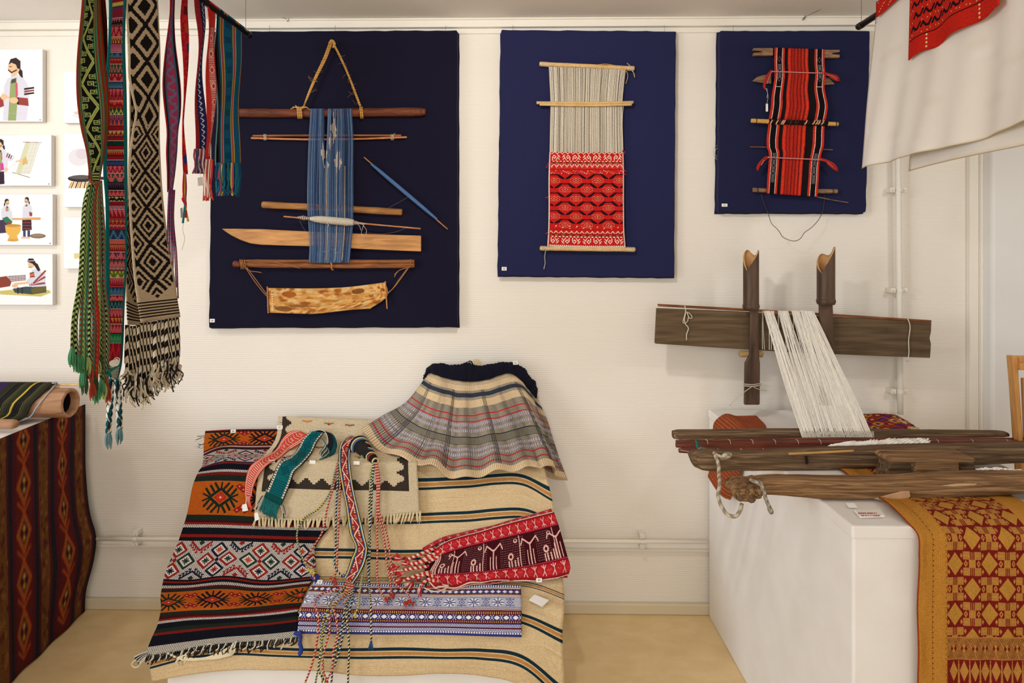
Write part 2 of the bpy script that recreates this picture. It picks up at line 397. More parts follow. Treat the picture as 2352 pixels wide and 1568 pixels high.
# hanging wires of the boards, hooks and ceiling wires
def wire(a, b, label, r=.0007, hook=None):
    t = thing('hanging_wire', label, 'wire', a)
    MB().tube([a, b], r, 5).done('wire', wire_m, t)
    if hook: MB().tube(curve([V(hook) + V((0, 0, .012)), V(hook) + V((.006, -.004, .014)), V(hook) + V((.008, -.004, 0)), V(hook) + V((0, -.004, -.006))], 8), .0025, 6).done('hook', wire_m, t)
for x, nm in ((619, 'left wire above the largest navy board'), (770, 'middle wire above the largest navy board'), (1024, 'right wire above the largest navy board')):
    wire(P(x, 58, -.035), P(x, 74, -.035), 'thin ' + nm)
for x, nm in ((1178, 'left wire above the middle navy board'), (1526, 'right wire above the middle navy board')):
    wire(P(x, 58, -.035), P(x, 74, -.035), 'thin ' + nm)
wire(P(1684, 58, -.035), P(1684, 74, -.035), 'thin left wire above the smallest navy board')
XR = -1.095; ZR = 2.415
wire(P(660, 45, -.03), (P(660, 45, -.03) + V((-.40, -.75, .085))), 'slanting wire from the rail hook above the largest board', .001, P(660, 46, -.03))
wire(P(1843, 42, -.03), (P(1843, 42, -.03) + V((.38, -.75, .085))), 'slanting wire from the rail hook above the smallest board', .001, P(1843, 43, -.03))
# ================================================================ exhibits on the three boards
def th(pts, Y): return [P(x, y, Y) for x, y in pts]
def threads(name, rows, n, r, mat, Yf=-.06, gaps=(), jit=.35, parent=None, seg=14, conv=None, amp=0, **k):
    """n separate warp threads: rows [(y_left, x_left, y_right, x_right)], uv.x across so one painted pattern covers all threads.
    gaps: (u0,u1) slits, each pushes its neighbours aside near the top"""
    conv = conv or (lambda x, y: P(x, y, Yf)); A = [conv(q[1], q[0]) for q in rows]; B = [conv(q[3], q[2]) for q in rows]
    vy = np.array([(q[0] + q[2]) / 2 for q in rows], float); vv = (vy - vy[0]) / (vy[-1] - vy[0])
    m = MB(); tt = np.linspace(0, 1, seg + 1)
    a = herm(vv, [tuple(p) for p in A], tt); b = herm(vv, [tuple(p) for p in B], tt)
    for i in range(n):
        u = (i + .5) / n + (NR.rand() - .5) * jit / n
        ph = NR.rand() * 6.28; vs = []; uv = []
        for j, t in enumerate(tt):
            uu = u
            for g0, g1, dep in gaps:
                c, h = (g0 + g1) / 2, (g1 - g0) / 2
                w = max(0, 1 - t / dep) ** .8; d = u - c; k0 = 3.2 * h
                if abs(d) < k0: uu += math.copysign(h * (1 - abs(d) / k0), d) * w
            p = a[j] * (1 - uu) + b[j] * uu
            p = p + np.array([amp * math.sin(9 * t + ph), -.0012 * math.sin(5 * t + ph), 0])
            for kx, kz in ((-1, 0), (0, 1), (1, 0)):
                vs.append((p[0] + kx * r, p[1] - kz * r, p[2])); uv.append((u, 1 - t))
        fs = []
        for j in range(seg):
            for q in range(2): fs.append((j * 3 + q, j * 3 + q + 1, j * 3 + 4 + q, j * 3 + 3 + q))
        m.add(vs, fs, uv)
    return m.done(name, mat, parent, True, kind='stuff' if parent is not None else None, **k)
def rod(name, pts, r, mat, parent=None, n=14, seg=20, cap=True, wobr=.04, **k):
    c = curve(pts, seg); rs = [(r if not hasattr(r, '__len__') else float(np.interp(i / (seg - 1), np.linspace(0, 1, len(r)), r))) * (1 + wobr * math.sin(i * 1.3 + len(name))) for i in range(seg)]
    # rounded ends
    d0 = (c[0] - c[1]).normalized(); d1 = (c[-1] - c[-2]).normalized()
    c = [c[0] + d0 * rs[0] * .25] + c + [c[-1] + d1 * rs[-1] * .25]; rs = [rs[0] * .75] + rs + [rs[-1] * .75]
    return MB().tube(c, rs, n, cap).done(name, mat, parent, True, **k)
def wrap(name, a, b, r, turns, cr, mat, parent=None, n=6, **k):
    """cord wound round a stick from a to b (radius r may be a list)"""
    a, b = V(a), V(b); d = (b - a).normalized(); s = d.cross(V((0, 1, 0))).normalized(); q = s.cross(d)
    N = max(8, int(turns * 9)); pts = []
    for i in range(N + 1):
        t = i / N; rr = r if not hasattr(r, '__len__') else float(np.interp(t, np.linspace(0, 1, len(r)), r))
        th_ = 2 * math.pi * turns * t; pts.append(a.lerp(b, t) + s * rr * math.cos(th_) + q * rr * math.sin(th_))
    return MB().tube(pts, cr, n).done(name, mat, parent, True, **k)
def strings(name, lines, r, mat, parent=None, n=6, seg=20, **k):
    if parent is not None:
        for l in lines: o = MB().tube(curve(l, seg), r, n).done(name, mat, parent, True, **k)
        return o
    m = MB()
    for l in lines: m.tube(curve(l, seg), r, n)
    return m.done(name, mat, parent, True, **k)

ST = (30, 1, 30)
w_dark = WOODD('dark_brown_wood', (62, 30, 18), (128, 66, 38), (3, 20, 20), 4)
w_mid = WOODD('oiled_brown_wood', (96, 54, 28), (158, 98, 52), (2, 18, 18), 5)
w_tan = WOODD('honey_wood', (160, 108, 58), (208, 152, 90), (2, 14, 14), 4, rough=.45)
w_pale = WOODD('pale_stick_wood', (196, 156, 96), (226, 190, 132), (6, 20, 20), 6)
w_or = WOODD('tan_stick_wood', (166, 100, 58), (206, 140, 86), (6, 20, 20), 6)
raffia = cord_mat('raffia_cord', [(214, 166, 92), (184, 132, 66)], 90)
twine = cord_mat('brown_twine', [(196, 140, 92), (158, 104, 62)], 160)
whitec = cord_mat('white_cotton_cord', [(236, 228, 210), (206, 194, 172)], 170)
greyt = plain('grey_thread', (110, 108, 104), .8)

# --- board 1: the parts of a backstrap loom, each hung on its own
YB = -.058
L1 = 'parts of the blue backstrap loom'
t = thing('warp_beam', 'dark brown top beam with raffia loop above the blue warp', 'loom beam', P(762, 258, YB), L1)
rod('beam', th([(528, 259), (700, 260), (850, 258), (968, 257)], YB), .0185, w_dark, t)
rod('end_knob', th([(969, 257), (976, 257)], YB), .015, w_dark, t, seg=3)
MB().tube(th([(574, 259), (575.5, 259)], YB), .0194, 14).done('groove_ring', w_dark, t, True)
MB().tube(th([(944, 257), (945.5, 257)], YB), .0194, 14).done('groove_ring', w_dark, t, True)
m = MB()
for o in (0, 3, 6):
    m.tube(curve(th([(757 + o, 97), (745 + o, 130), (722 + o * .7, 180), (706 + o * .4, 220), (697, 246)], YB - .005), 24), .0030, 6)
    m.tube(curve(th([(763 + o * .4, 97), (782 + o * .5, 135), (800 + o * .4, 175), (815 + o * .5, 215), (826 + o * .5, 244)], YB - .005), 24), .0025, 6)
m.done('hanging_cord', raffia, t, True)
m = MB()
for x in (684, 688, 692, 828, 832):
    m.tube(curve([P(x, 246, YB), P(x - 1, 248, YB - .022), P(x, 258, YB - .025), P(x + 1, 268, YB - .02), P(x + 1, 272, YB)], 12), .0032, 6)
for q in [(672, 246), (678, 242), (700, 241), (706, 246), (668, 250), (712, 252)]:
    m.tube(curve(th([(690, 250), ((q[0] + 690) / 2, 246), q], YB - .02), 8), [.0045] * 4 + [.002] * 4, 6)
m.tube(curve(th([(757, 100), (762, 93), (768, 99), (766, 110)], YB - .008), 8), .006, 6)
m.done('cord_knot', raffia, t, True)
m = MB()
for i in range(26):
    u = rnd.random(); s = rnd.choice((0, 1)); bx, by = ((760 - 66 * u, 100 + 150 * u), (766 + 64 * u, 100 + 150 * u))[s]
    m.tube(curve(th([(bx, by), (bx + rnd.uniform(-8, 8), by + rnd.uniform(-9, 9)), (bx + rnd.uniform(-16, 16), by + rnd.uniform(-14, 14))], YB - .01), 6), .0004, 4)
m.done('loose_fibre', raffia, t, True, kind='stuff')

# blue ikat warp
c = Cv(104, 350, (70, 100, 148))
for i in range(104):
    q = NR.rand(); c.rect(i, 0, i + 1, 350, [(46, 66, 100), (80, 102, 136), (62, 86, 122), (98, 120, 148)][int(q * 4)])
for (cx, cy, rx, ry) in [(57, 45, 7, 26), (36, 100, 6, 20), (50, 74, 5, 20), (68, 120, 8, 26), (42, 128, 5, 12), (60, 58, 4, 8)]:
    for i in range(int(cx - rx), int(cx + rx) + 1):
        h = ry * (1 - abs(i - cx) / (rx + 1)) * (.6 + .8 * NR.rand()); s = NR.rand() * 8 - 4
        if NR.rand() < .75: c.rect(i, cy - h + s, i + 1, cy + h + s, (206, 190, 170))
for x in (19, 44, 45, 84, 66): c.rect(x, 130 if x != 45 else 230, x + 1, 345, (206, 176, 140))
for y, h in ((62, 4), (218, 9)): c.a[y:y + h] *= .92
blue_m = woven('indigo_warp', c, 60, 30, interp='Closest', gain=1.0)
rowsW = [(250, 713, 250, 808), (312, 709, 312, 812), (400, 706, 400, 812), (470, 705, 470, 812), (520, 708, 520, 811), (560, 710, 560, 807), (603, 709, 603, 803)]
t = thing('blue_warp', 'faded indigo ikat warp threads hanging from the dark top beam', 'warp', P(760, 250, YB), L1)
threads('warp_thread', rowsW, 96, .00092, blue_m, YB - .024, gaps=((.33, .42, .42), (.50, .535, .3), (.61, .64, .2), (.70, .71, .2), (.85, .865, .15)), parent=t, seg=26, jit=1.1)
patch('woven_edge', rows_px([[(711, 566), (760, 567), (806, 566)], [(710, 585), (760, 586), (804, 585)], [(709, 602), (757, 604), (803, 601)]], lambda x, y: P(x, y, YB - .021)), blue_m, parent=t, nu=30, nv=10, wob=.001)
m = MB()
for i, x in enumerate(np.linspace(713, 807, 26)):
    if i in (9, 10, 13, 17): continue
    m.tube([P(x, 262, YB + .012), P(x, 250, YB - .004), P(x, 249.5, YB - .016), P(x, 254, YB - .024)], .002, 5)
m.done('warp_loop', blue_m, t, True, kind='stuff')

t = thing('lease_sticks', 'pair of thin brown sticks tied with white thread through the blue warp', 'stick', P(757, 314, YB), L1)
rod('stick', th([(581, 312), (700, 311), (921, 311)], YB), .0045, w_mid, t)
rod('stick', th([(577, 317), (700, 320), (820, 319), (934, 315)], YB), .0042, w_or, t)
for x in (606, 608.5, 611, 898, 901, 903.5):
    MB().tube(curve([P(x, 308, YB), P(x, 310, YB - .008), P(x + .6, 320, YB - .008), P(x, 322, YB)], 8), .0012, 5).done('tie', whitec, t, True)
m = MB().tube(curve(th([(901, 314), (905, 309), (908, 306)], YB - .01), 6), .001, 5); m.done('tie', whitec, t, True)

t = thing('bobbin_stick', 'slim stick wound with blue yarn slanting beside the blue warp', 'bobbin', P(932, 443, YB), L1)
rod('stick', th([(836, 361), (1028, 526)], YB), .0024, w_or, t)
wrap('blue_yarn', P(852, 376, YB), P(1003, 503, YB), [.0035, .006, .0068, .0068, .0065, .0058, .0032], 95, .0022, plain('blue_yarn', (84, 118, 166), .9), t, 5)
strings('trailing_thread', [th([(938, 452), (915, 465), (893, 477)], YB - .012)], .0005, greyt, t)

t = thing('shed_roller', 'straight tan wooden roller crossing the lower blue warp', 'stick', P(763, 478, YB), L1)
rod('roller', th([(604, 470), (763, 478), (922, 487)], YB), .0145, WOODD('roller_wood', (128, 84, 44), (182, 128, 72), (2, 16, 16), 5), t)

t = thing('heddle_stick', 'thin stick with thick white cotton winding in front of the blue warp', 'stick', P(760, 506, YB), L1)
YH = YB - .036
rod('stick', th([(652, 497), (966, 525)], YH), .0032, w_or, t)
wrap('white_yarn', P(712, 502, YH), P(812, 511, YH), [.006, .012, .014, .0145, .0145, .014, .0145, .011], 46, .0021, whitec, t, 5)
wrap('white_yarn', P(684, 499, YH), P(710, 502, YH), [.003, .009, .005], 6, .0016, whitec, t, 5)
wrap('white_yarn', P(812, 511, YH), P(838, 514, YH), [.009, .004, .003], 9, .0014, whitec, t, 5)
strings('loose_end', [th([(750, 512), (755, 517), (752, 521)], YH - .015), th([(820, 513), (826, 520), (829, 529)], YH - .008), th([(832, 514), (842, 532), (836, 543), (832, 540), (835, 516)], YH - .008), th([(795, 514), (797, 519)], YH - .015)], .0009, whitec, t)
strings('loop_thread', [th([(688, 506), (700, 528), (730, 546), (770, 553), (805, 545)], YH - .006), th([(836, 534), (880, 537), (910, 532), (934, 523)], YH - .004)], .0005, greyt, t)

t = thing('weaving_sword', 'broad honey wood weaving sword with pointed left tip', 'weaving sword', P(740, 552, YB), L1)
out = curve([(509, 524.5), (560, 525), (650, 528), (760, 533), (870, 537), (967, 541)], 22)[:-1] if 0 else None
top = [(509, 525), (540, 525), (600, 526), (660, 529), (760, 534), (870, 538), (967, 541)]
bot = [(967, 577.5), (880, 574), (800, 570), (700, 565), (640, 563.5), (600, 562), (575, 559), (552, 551), (530, 540), (515, 530)]
m = MB(); m.prism(th(top + bot, YB - .008), V((0, .011, 0))); m.done('blade', w_tan, t, bevel=.003)

t = thing('cloth_beam', 'pair of dark brown breast beams tied with twine under the blue warp', 'loom beam', P(745, 605, YB), L1)
rod('beam', th([(540, 606), (640, 609), (760, 610), (951, 609)], YB), .0118, w_mid, t)
rod('beam', th([(560, 600), (700, 600), (951, 600)], YB - .004), .0075, w_mid, t)
rod('end_knob', th([(538, 606), (552, 607)], YB), .014, w_dark, t, seg=4)
MB().tube(curve([P(757, 598, YB), P(758, 598, YB - .018), P(762, 608, YB - .02), P(762, 618, YB - .012), P(766, 620, YB)], 12), .0032, 8).done('ring', w_or, t, True)
for x in (551, 554, 557, 561):
    MB().tube(curve([P(x, 596, YB), P(x, 597, YB - .014), P(x + 2, 607, YB - .017), P(x + 3, 618, YB - .005)], 10), .0017, 6).done('binding', twine, t, True)
strings('binding_cord', [th([(562, 598), (600, 597), (640, 604), (690, 616)], YB - .016), th([(561, 612), (575, 622), (590, 624), (601, 626)], YB - .014), th([(942, 612), (930, 616), (915, 622), (906, 631)], YB - .012), th([(915, 622), (910, 628), (906, 636)], YB - .012), th([(942, 595), (943, 605), (941, 614)], YB - .015)], .0016, twine, t)

t = thing('back_strap', 'curved tan hide back strap hanging on twine under the beams', 'strap', P(750, 690, YB), L1)
c = Cv(280, 64, (196, 142, 76))
for i in range(420):
    x, y = NR.rand() * 280, NR.rand() * 64; q = [(176, 118, 52), (212, 164, 98), (150, 88, 38), (206, 170, 112)][int(NR.rand() * 4)]
    if NR.rand() < .5 or q[0] > 180: c.disc(x, y, 2 + NR.rand() * 9, q, 1 + NR.rand() * 4)
c.a = (c.a + np.roll(c.a, 2, 1) + np.roll(c.a, -2, 1) + np.roll(c.a, 1, 0) + np.roll(c.a, -1, 0)) / 5
for (x, y, rx, ry, q) in [(175, 12, 16, 6, (120, 74, 34)), (40, 14, 14, 7, (156, 88, 34)), (30, 52, 18, 7, (128, 84, 44)), (60, 42, 20, 4, (140, 92, 50)), (262, 16, 5, 4, (138, 70, 34)), (158, 44, 8, 2, (130, 90, 50)), (172, 36, 1.6, 1.6, (30, 20, 14)), (200, 40, 2, 2, (30, 20, 14))]: c.disc(x, y, rx, q, ry)
for y in range(8, 60, 6): c.rect(6, y, 8, y + 3, (226, 206, 168)); c.rect(274, y, 276, y + 3, (120, 50, 30))
hide = woven('tan_hide', c, 30, 8, rough=.6, bs=.2)
patch('hide', rows_px([[(615, 661), (700, 662), (785, 660), (850, 653), (886, 648)], [(617, 690), (700, 694), (785, 692), (850, 684), (889, 680)], [(619, 718), (690, 720), (730, 720), (800, 712), (850, 709), (890, 707)][:5]], lambda x, y: P(x, y, YB)), hide, parent=t, nu=60, nv=16, wob=.004, solid=.003)
rod('end_stick', th([(614, 658), (616, 719)], YB - .004), .0028, w_or, t)
rod('end_stick', th([(885, 646), (889, 709)], YB - .004), .0028, w_or, t)
strings('strap_cord', [th([(565, 616), (585, 646), (602, 668), (615, 682)], YB - .004), th([(567, 614), (590, 645), (607, 668), (616, 679)], YB - .006), th([(940, 610), (918, 640), (900, 665), (884, 680)], YB - .005), th([(942, 610), (922, 638), (903, 662), (888, 675)], YB - .007)], .0017, twine, t)

# --- board 2: cream and red backstrap weaving
YW = -.062
t = thing('backstrap_weaving', 'half-finished cream and red backstrap weaving on pale rods', 'weaving', P(1347, 360, YW))
rod('top_rod', th([(1240, 147), (1350, 152), (1456, 157)], YW), .0092, w_pale, t)
wrap('spiral_binding', P(1262, 149, YW), P(1440, 157, YW), .0098, 17, .0009, whitec, t, 5)
wrap('end_binding', P(1243, 147, YW), P(1262, 148.5, YW), .0100, 6, .0014, whitec, t, 5)
wrap('end_binding', P(1441, 157, YW), P(1454, 157, YW), .0100, 4, .0014, whitec, t, 5)
rod('shed_rod', th([(1233, 236), (1350, 237), (1454, 235)], YW - .004), .0062, w_pale, t)
rod('heddle_rod', th([(1240, 240), (1350, 242), (1450, 240)], YW - .012), .0052, w_pale, t)
for a, q in ((1238, 1262), (1430, 1452)): wrap('end_binding', P(a, 238, YW - .006), P(q, 238, YW - .006), .0095, 4, .0011, whitec, t, 5)
rod('bottom_rod', th([(1241, 570), (1350, 572), (1458, 573)], YW), .0092, w_pale, t)
wrap('spiral_binding', P(1262, 570, YW), P(1438, 572.5, YW), .0098, 19, .0009, whitec, t, 5)
wrap('end_binding', P(1243, 570, YW), P(1260, 570.5, YW), .0100, 5, .0014, whitec, t, 5)
wrap('end_binding', P(1440, 572, YW), P(1456, 573, YW), .0100, 4, .0014, whitec, t, 5)
strings('loose_end', [th([(1253, 576), (1251, 590), (1252, 604), (1249, 618)], YW - .004), th([(1432, 240), (1430, 262), (1431, 345)], YW - .004), th([(1440, 145), (1449, 153), (1458, 178)], YW - .006)], .0013, whitec, t)
strings('yellow_thread', [th([(1438, 162), (1442, 172), (1440, 184), (1437, 192)], YW - .004), th([(1449, 160), (1456, 168), (1458, 176)], YW - .004), th([(1370, 149), (1390, 147), (1420, 152)], YW - .009)], .0012, plain('ochre_thread', (206, 160, 70), .8), t)
c = Cv(150, 200, (222, 212, 192))
for i in range(150): c.rect(i, 0, i + 1, 200, [(228, 218, 200), (214, 202, 180), (220, 210, 192), (206, 192, 168)][int(NR.rand() * 4)])
creamw = woven('cream_warp', c, 150, 60, interp='Closest')
rw = [(153, 1260, 160, 1438), (190, 1262, 194, 1434), (238, 1264, 240, 1430), (290, 1263, 290, 1430), (352, 1262, 352, 1431)]
threads('warp_thread', rw, 96, .00105, creamw, YW - .004, parent=t, seg=16, jit=.9)
threads('warp_thread', rw, 58, .0011, creamw, YW + .003, parent=t, seg=12, jit=1.0)
RD, CRm, BK, YL = (190, 32, 30), (236, 214, 196), (26, 18, 24), (224, 170, 60)
c = Cv(340, 440, RD)
def hookrow(y, up):
    for i in range(7):
        x0 = 8 + i * 47; s = 1 if i % 2 == 0 else -1
        f = lambda a, b: (x0 + 23 + s * a, y + up * b)
        c.line([f(-16, 12), f(-16, -2), f(-8, -10), f(0, -2), f(-7, 5), f(-10, 1)], 3.6, CRm)
        c.line([f(-2, 14), f(8, 2), f(16, 10)], 3, CRm); c.line([f(0, 12), f(14, -10)], 3, CRm); c.line([f(6, -12), f(18, 0)], 3, CRm)
        c.disc(*f(10, -6), 2.5, (226, 150, 90))
c.band(0, 3, (206, 150, 130))
for x in range(0, 340, 24): c.poly([(x, 0), (x + 12, 10), (x + 24, 0)], CRm); c.poly([(x + 6, 0), (x + 12, 7), (x + 18, 0)], RD)
hookrow(24, 1)
c.band(42, 45, RD)
for x in range(0, 340, 16): c.rect(x, 40, x + 9, 44, CRm)
c.dash(45, 48, BK, 8, 6); c.dash(48, 50, YL, 30, 16); c.dash(50, 53, BK, 8, 6, 3); c.dash(53, 55, CRm, 8, 4)
for i in range(15):
    x = 12 + i * 23; c.line([(x - 9, 57), (x, 66), (x + 9, 57)], 3, CRm); c.line([(x - 5, 66), (x, 72), (x + 5, 66)], 2, (226, 150, 120))
c.speck(58, 76, (228, 120, 110), .12)
c.band(78, 80, (120, 22, 22))
for i in range(60):
    x, y = (i * 29) % 340, 84 + (i * 7) % 16; c.disc(x, y, 2.4, [YL, (226, 80, 90), CRm][i % 3])
W8 = 98
for r in range(6):
    y = 118 + r * 42; ph = (r % 2) * 49
    for i in range(-1, 5):
        cx, cy = i * W8 + ph + 25, y + 12
        for k in range(26):
            a = k / 26 * 6.28; c.disc(cx + 27 * math.cos(a), cy + 12 * math.sin(a), 1.3, CRm if k % 3 else YL)
        c.dring(cx, cy, 15, 9, 1.6, (226, 160, 130)); c.dia(cx, cy, 8, 5, BK); c.dia(cx, cy, 7, 4, RD); c.disc(cx, cy, 4, [YL, (214, 140, 150), (226, 150, 60)][(r + i) % 3], 3)
    for i in range(-1, 5):
        x = i * W8 + ph + 25
        c.line([(x - 44, y + 4), (x - 18, y - 14), (x + 14, y - 14), (x + 30, y + 1), (x + 44, y + 4)], 4, BK)
        c.poly([(x - 46, y + 7), (x - 46, y + 1), (x - 20, y - 17), (x - 8, y - 17), (x - 30, y + 3)], BK); c.poly([(x + 46, y + 7), (x + 46, y + 1), (x + 20, y - 17), (x + 8, y - 17), (x + 30, y + 3)], BK)
        c.line([(x + 30, y + 12), (x + 68, y + 12)], 10, RD)
for i in range(60):
    x, y = (i * 31) % 340, 344 + (i * 5) % 14; c.disc(x, y, 2.2, [YL, (226, 80, 90), CRm][i % 3])
c.band(360, 362, (150, 24, 24))
for i in range(15):
    x = 12 + i * 23; c.line([(x - 9, 378), (x, 368), (x + 9, 378)], 3, CRm); c.disc(x, 373, 2.4, (226, 150, 90))
c.dash(383, 386, BK, 8, 6); c.dash(386, 388, YL, 30, 16); c.dash(388, 391, BK, 8, 6, 3)
for x in range(0, 340, 16): c.rect(x, 391, x + 9, 396, CRm)
hookrow(412, -1); c.band(430, 433, RD)
for x in range(0, 340, 9): c.rect(x, 430, x + 5, 434, CRm)
c.band(434, 440, (226, 214, 200)); c.rect(0, 0, 5, 440, CRm); c.rect(6, 0, 9, 440, (190, 28, 28)); c.rect(335, 0, 340, 440, CRm); c.vary(.10, 2)
patch('woven_cloth', rows_px([[(1262, 349), (1347, 350), (1432, 350)], [(1260, 400), (1347, 400), (1433, 400)], [(1260, 480), (1347, 481), (1433, 481)], [(1259, 530), (1347, 532), (1434, 532)], [(1257, 566), (1347, 569), (1437, 569)]], lambda x, y: P(x, y, YW - .006)), woven('red_brocade', c, 170, 220, bs=.6), vs=[0, .23, .6, .84, 1], parent=t, nu=40, nv=50, wob=.0012, solid=.003)
m = MB()
for (x, y) in [(1258, 376), (1257, 382), (1434, 390), (1435, 400), (1432, 348), (1256, 452), (1256, 534)]:
    for k in range(4): m.tube(curve(th([(x, y), (x + rnd.uniform(-5, 5), y + rnd.uniform(-3, 5))], YW - .008), 3), .001, 4)
m.done('loose_tuft', plain('red_yarn', (200, 40, 46), .9), t, True, kind='stuff')

# --- board 3: red striped loom band
YS = -.06
t = thing('striped_loom_band', 'red and black striped warp band on bamboo and split wooden bars', 'weaving', P(1828, 280, YS))
w_grey = WOODD('weathered_split_wood', (104, 78, 56), (160, 126, 94), (4, 20, 20), 5)
def fork(x0, x1, y0, y1, mouth, nm, slope=0):
    """split bar end: notch of the mouth on the outer side"""
    s = 1 if mouth > 0 else -1; xo, xi = (x1, x0) if s > 0 else (x0, x1); h = y1 - y0; L = abs(x1 - x0)
    pts = [(xi, y0), (xo, y0), (xo, y0 + h * .28), (xo - s * L * .45, y0 + h * .42), (xo - s * L * .45, y0 + h * .55), (xo, y0 + h * .62), (xo, y1), (xi, y1)]
    MB().prism(th(pts, YS - .012), V((0, .02, 0))).done(nm, w_grey, t, bevel=.002)
fork(1731, 1776, 110, 127, -1, 'bar_end'); fork(1892, 1929, 114, 132, 1, 'bar_end')
m = MB(); m.prism(th([(1728, 186), (1740, 176), (1755, 172), (1772, 172), (1772, 192), (1750, 190)], YS - .006), V((0, .008, 0))); m.done('sword_tip', w_grey, t, bevel=.002)
m = MB(); m.prism(th([(1893, 176), (1906, 180), (1918, 193), (1893, 195)], YS - .006), V((0, .008, 0))); m.done('sword_tip', w_grey, t, bevel=.002)
w_bam = WOODD('yellow_bamboo', (196, 150, 72), (222, 182, 104), (2, 14, 14), 4, rough=.4)
YR = YS - .022
rod('bamboo_end', th([(1726, 277), (1765, 279)], YR), .0092, w_bam, t); rod('bamboo_end', th([(1899, 284), (1924, 285)], YR), .0085, w_bam, t)
for x, y in ((1736, 277.5), (1919, 284.7)): MB().tube(th([(x, y), (x + 1.5, y)], YR), .0098, 12).done('node_ring', plain('dark_node', (60, 40, 26), .6), t, True)
wrap('dark_winding', P(1764, 278.5, YR), P(1900, 284, YR), .0068, 34, .0042, cord_mat('dark_winding', [(24, 18, 20), (30, 22, 24), (26, 20, 22), (70, 46, 36)], 4), t, 5)
lw = cord_mat('light_winding', [(216, 160, 80), (206, 150, 140)], 30)
for x in (1772, 1785, 1797, 1801, 1851, 1869, 1876, 1881, 1889): MB().tube(curve([P(x + 3, 276, YR - .006), P(x + 1, 280 + (x - 1828) * .04, YR - .012), P(x - 3, 286, YR - .008)], 6), .0030, 6).done('light_winding', lw, t, True)
rod('thin_rod', th([(1723, 337), (1760, 338)], YS), .0024, w_mid, t); rod('thin_rod', th([(1890, 343), (1912, 344)], YS), .0024, w_mid, t)
rod('bar_end', th([(1730, 436), (1758, 437)], YS), .0095, w_grey, t); rod('bar_end', th([(1876, 439), (1922, 439)], YS), .0095, w_grey, t)
for x, y in ((1738, 436), (1911, 439)): MB().tube(th([(x, y), (x + 2, y)], YS), .0105, 12).done('node_ring', plain('dark_node_two', (46, 34, 26), .6), t, True)
rod('loose_stick', th([(1876, 452), (1912, 459), (1948, 465)], YS), .0016, w_grey, t)
c = Cv(230, 520, (26, 20, 24)); R3, R4, WH = (196, 48, 30), (166, 36, 26), (214, 196, 190)
def col(x0, x1, q): c.rect(x0, 0, x1, 520, q)
for a in (0, 184):
    col(a, a + 9, R3); col(a + 9, a + 12, WH); col(a + 12, a + 34, (20, 16, 20)); col(a + 34, a + 37, WH); col(a + 37, a + 46, R3)
for a, w in ((62, 13), (78, 12), (94, 12), (109, 12), (124, 12), (141, 13)): col(a, a + w, R3 if w > 12 else R4); col(a + w // 2, a + w // 2 + 1, (214, 84, 56))
for a in (75, 91, 107, 122, 137): col(a, a + 3, (120, 30, 24))
for a in (12, 196):
    for y0, y1 in ((60, 112), (376, 480)):
        for y in range(y0, y1, 3): c.rect(a + 4, y, a + 18, y + 1, (170, 164, 160))
    for yy in (40, 84, 112, 396, 420, 448): c.dring(a + 11, yy, 8, 9, 1.5, (120, 110, 110)); c.dia(a + 11, yy, 4, 5, (20, 16, 20))
    c.rect(a, 138, a + 22, 140, WH)
c.vary(.12, 2)
def ribs(U, Vv):
    g = np.interp(U, [0, .2, .25, .31, .37, .4, .45, .5, .55, .6, .68, .74, .8, 1], [.003, .003, .001, .003, .003, 0, .003, .003, .001, .003, .003, .001, .003, .003])
    g = g + .003 * np.sin(U * 80) * (U > .27) * (U < .68) * .5
    return g + .012 * np.exp(-((Vv - .19) / .06) ** 2) * (1) - .008 * np.exp(-((Vv - .50) / .018) ** 2) + .010 * np.exp(-((Vv - .40) / .05) ** 2) - .004 * np.exp(-((Vv - .685) / .01) ** 2)
band3 = [(110, 1779, 114, 1893), (158, 1777, 160, 1892), (199, 1775, 200, 1892), (230, 1770, 232, 1897), (270, 1766, 273, 1896), (288, 1764, 291, 1893), (340, 1762, 344, 1889), (350, 1765, 352, 1886), (368, 1765, 370, 1882), (410, 1762, 414, 1879), (444, 1760, 452, 1876)]
patch('striped_band', [[P(q[1], q[0], YS - .012), P((q[1] + q[3]) / 2, (q[0] + q[2]) / 2, YS - .014), P(q[3], q[2], YS - .012)] for q in band3], woven('red_striped_warp', c, 115, 60, bs=.3), vs=[q[0] for q in band3], parent=t, nu=110, nv=90, disp=ribs, solid=.004)
cordrw = cord_mat('red_white_cord', [(206, 46, 36), (232, 190, 180)], 120); redy = plain('red_wool', (176, 40, 28), .95)
strings('tie_cord', [th([(1771, 164), (1800, 165), (1850, 167), (1892, 168)], YS - .036), th([(1762, 361), (1800, 363), (1850, 365), (1886, 367)], YS - .030)], .0026, cordrw, t)
for pts in ([(1773, 163), (1763, 175), (1757, 190), (1755, 203)], [(1890, 168), (1908, 173), (1924, 178), (1929, 184), (1918, 182), (1905, 174)], [(1762, 361), (1752, 369), (1744, 378), (1739, 390)], [(1885, 366), (1902, 371), (1918, 381), (1924, 391), (1912, 384), (1900, 374)]):
    for o in (-2, 1.5): MB().tube(curve(th([(x + o * .5, y + o) for x, y in pts], YS - .028), 12), .0034, 6).done('tie_tail', redy, t, True)
strings('tie_tail_cord', [th([(1772, 165), (1766, 178), (1762, 192)], YS - .034), th([(1900, 172), (1916, 177), (1922, 183)], YS - .034), th([(1755, 368), (1748, 380)], YS - .034), th([(1900, 372), (1914, 383)], YS - .034)], .0015, cordrw, t)
strings('label_string', [th([(1758, 202), (1762, 210), (1764, 220), (1761, 240)], YS - .03), th([(1761, 203), (1763, 215), (1761, 225)], YS - .03)], .0009, whitec, t)
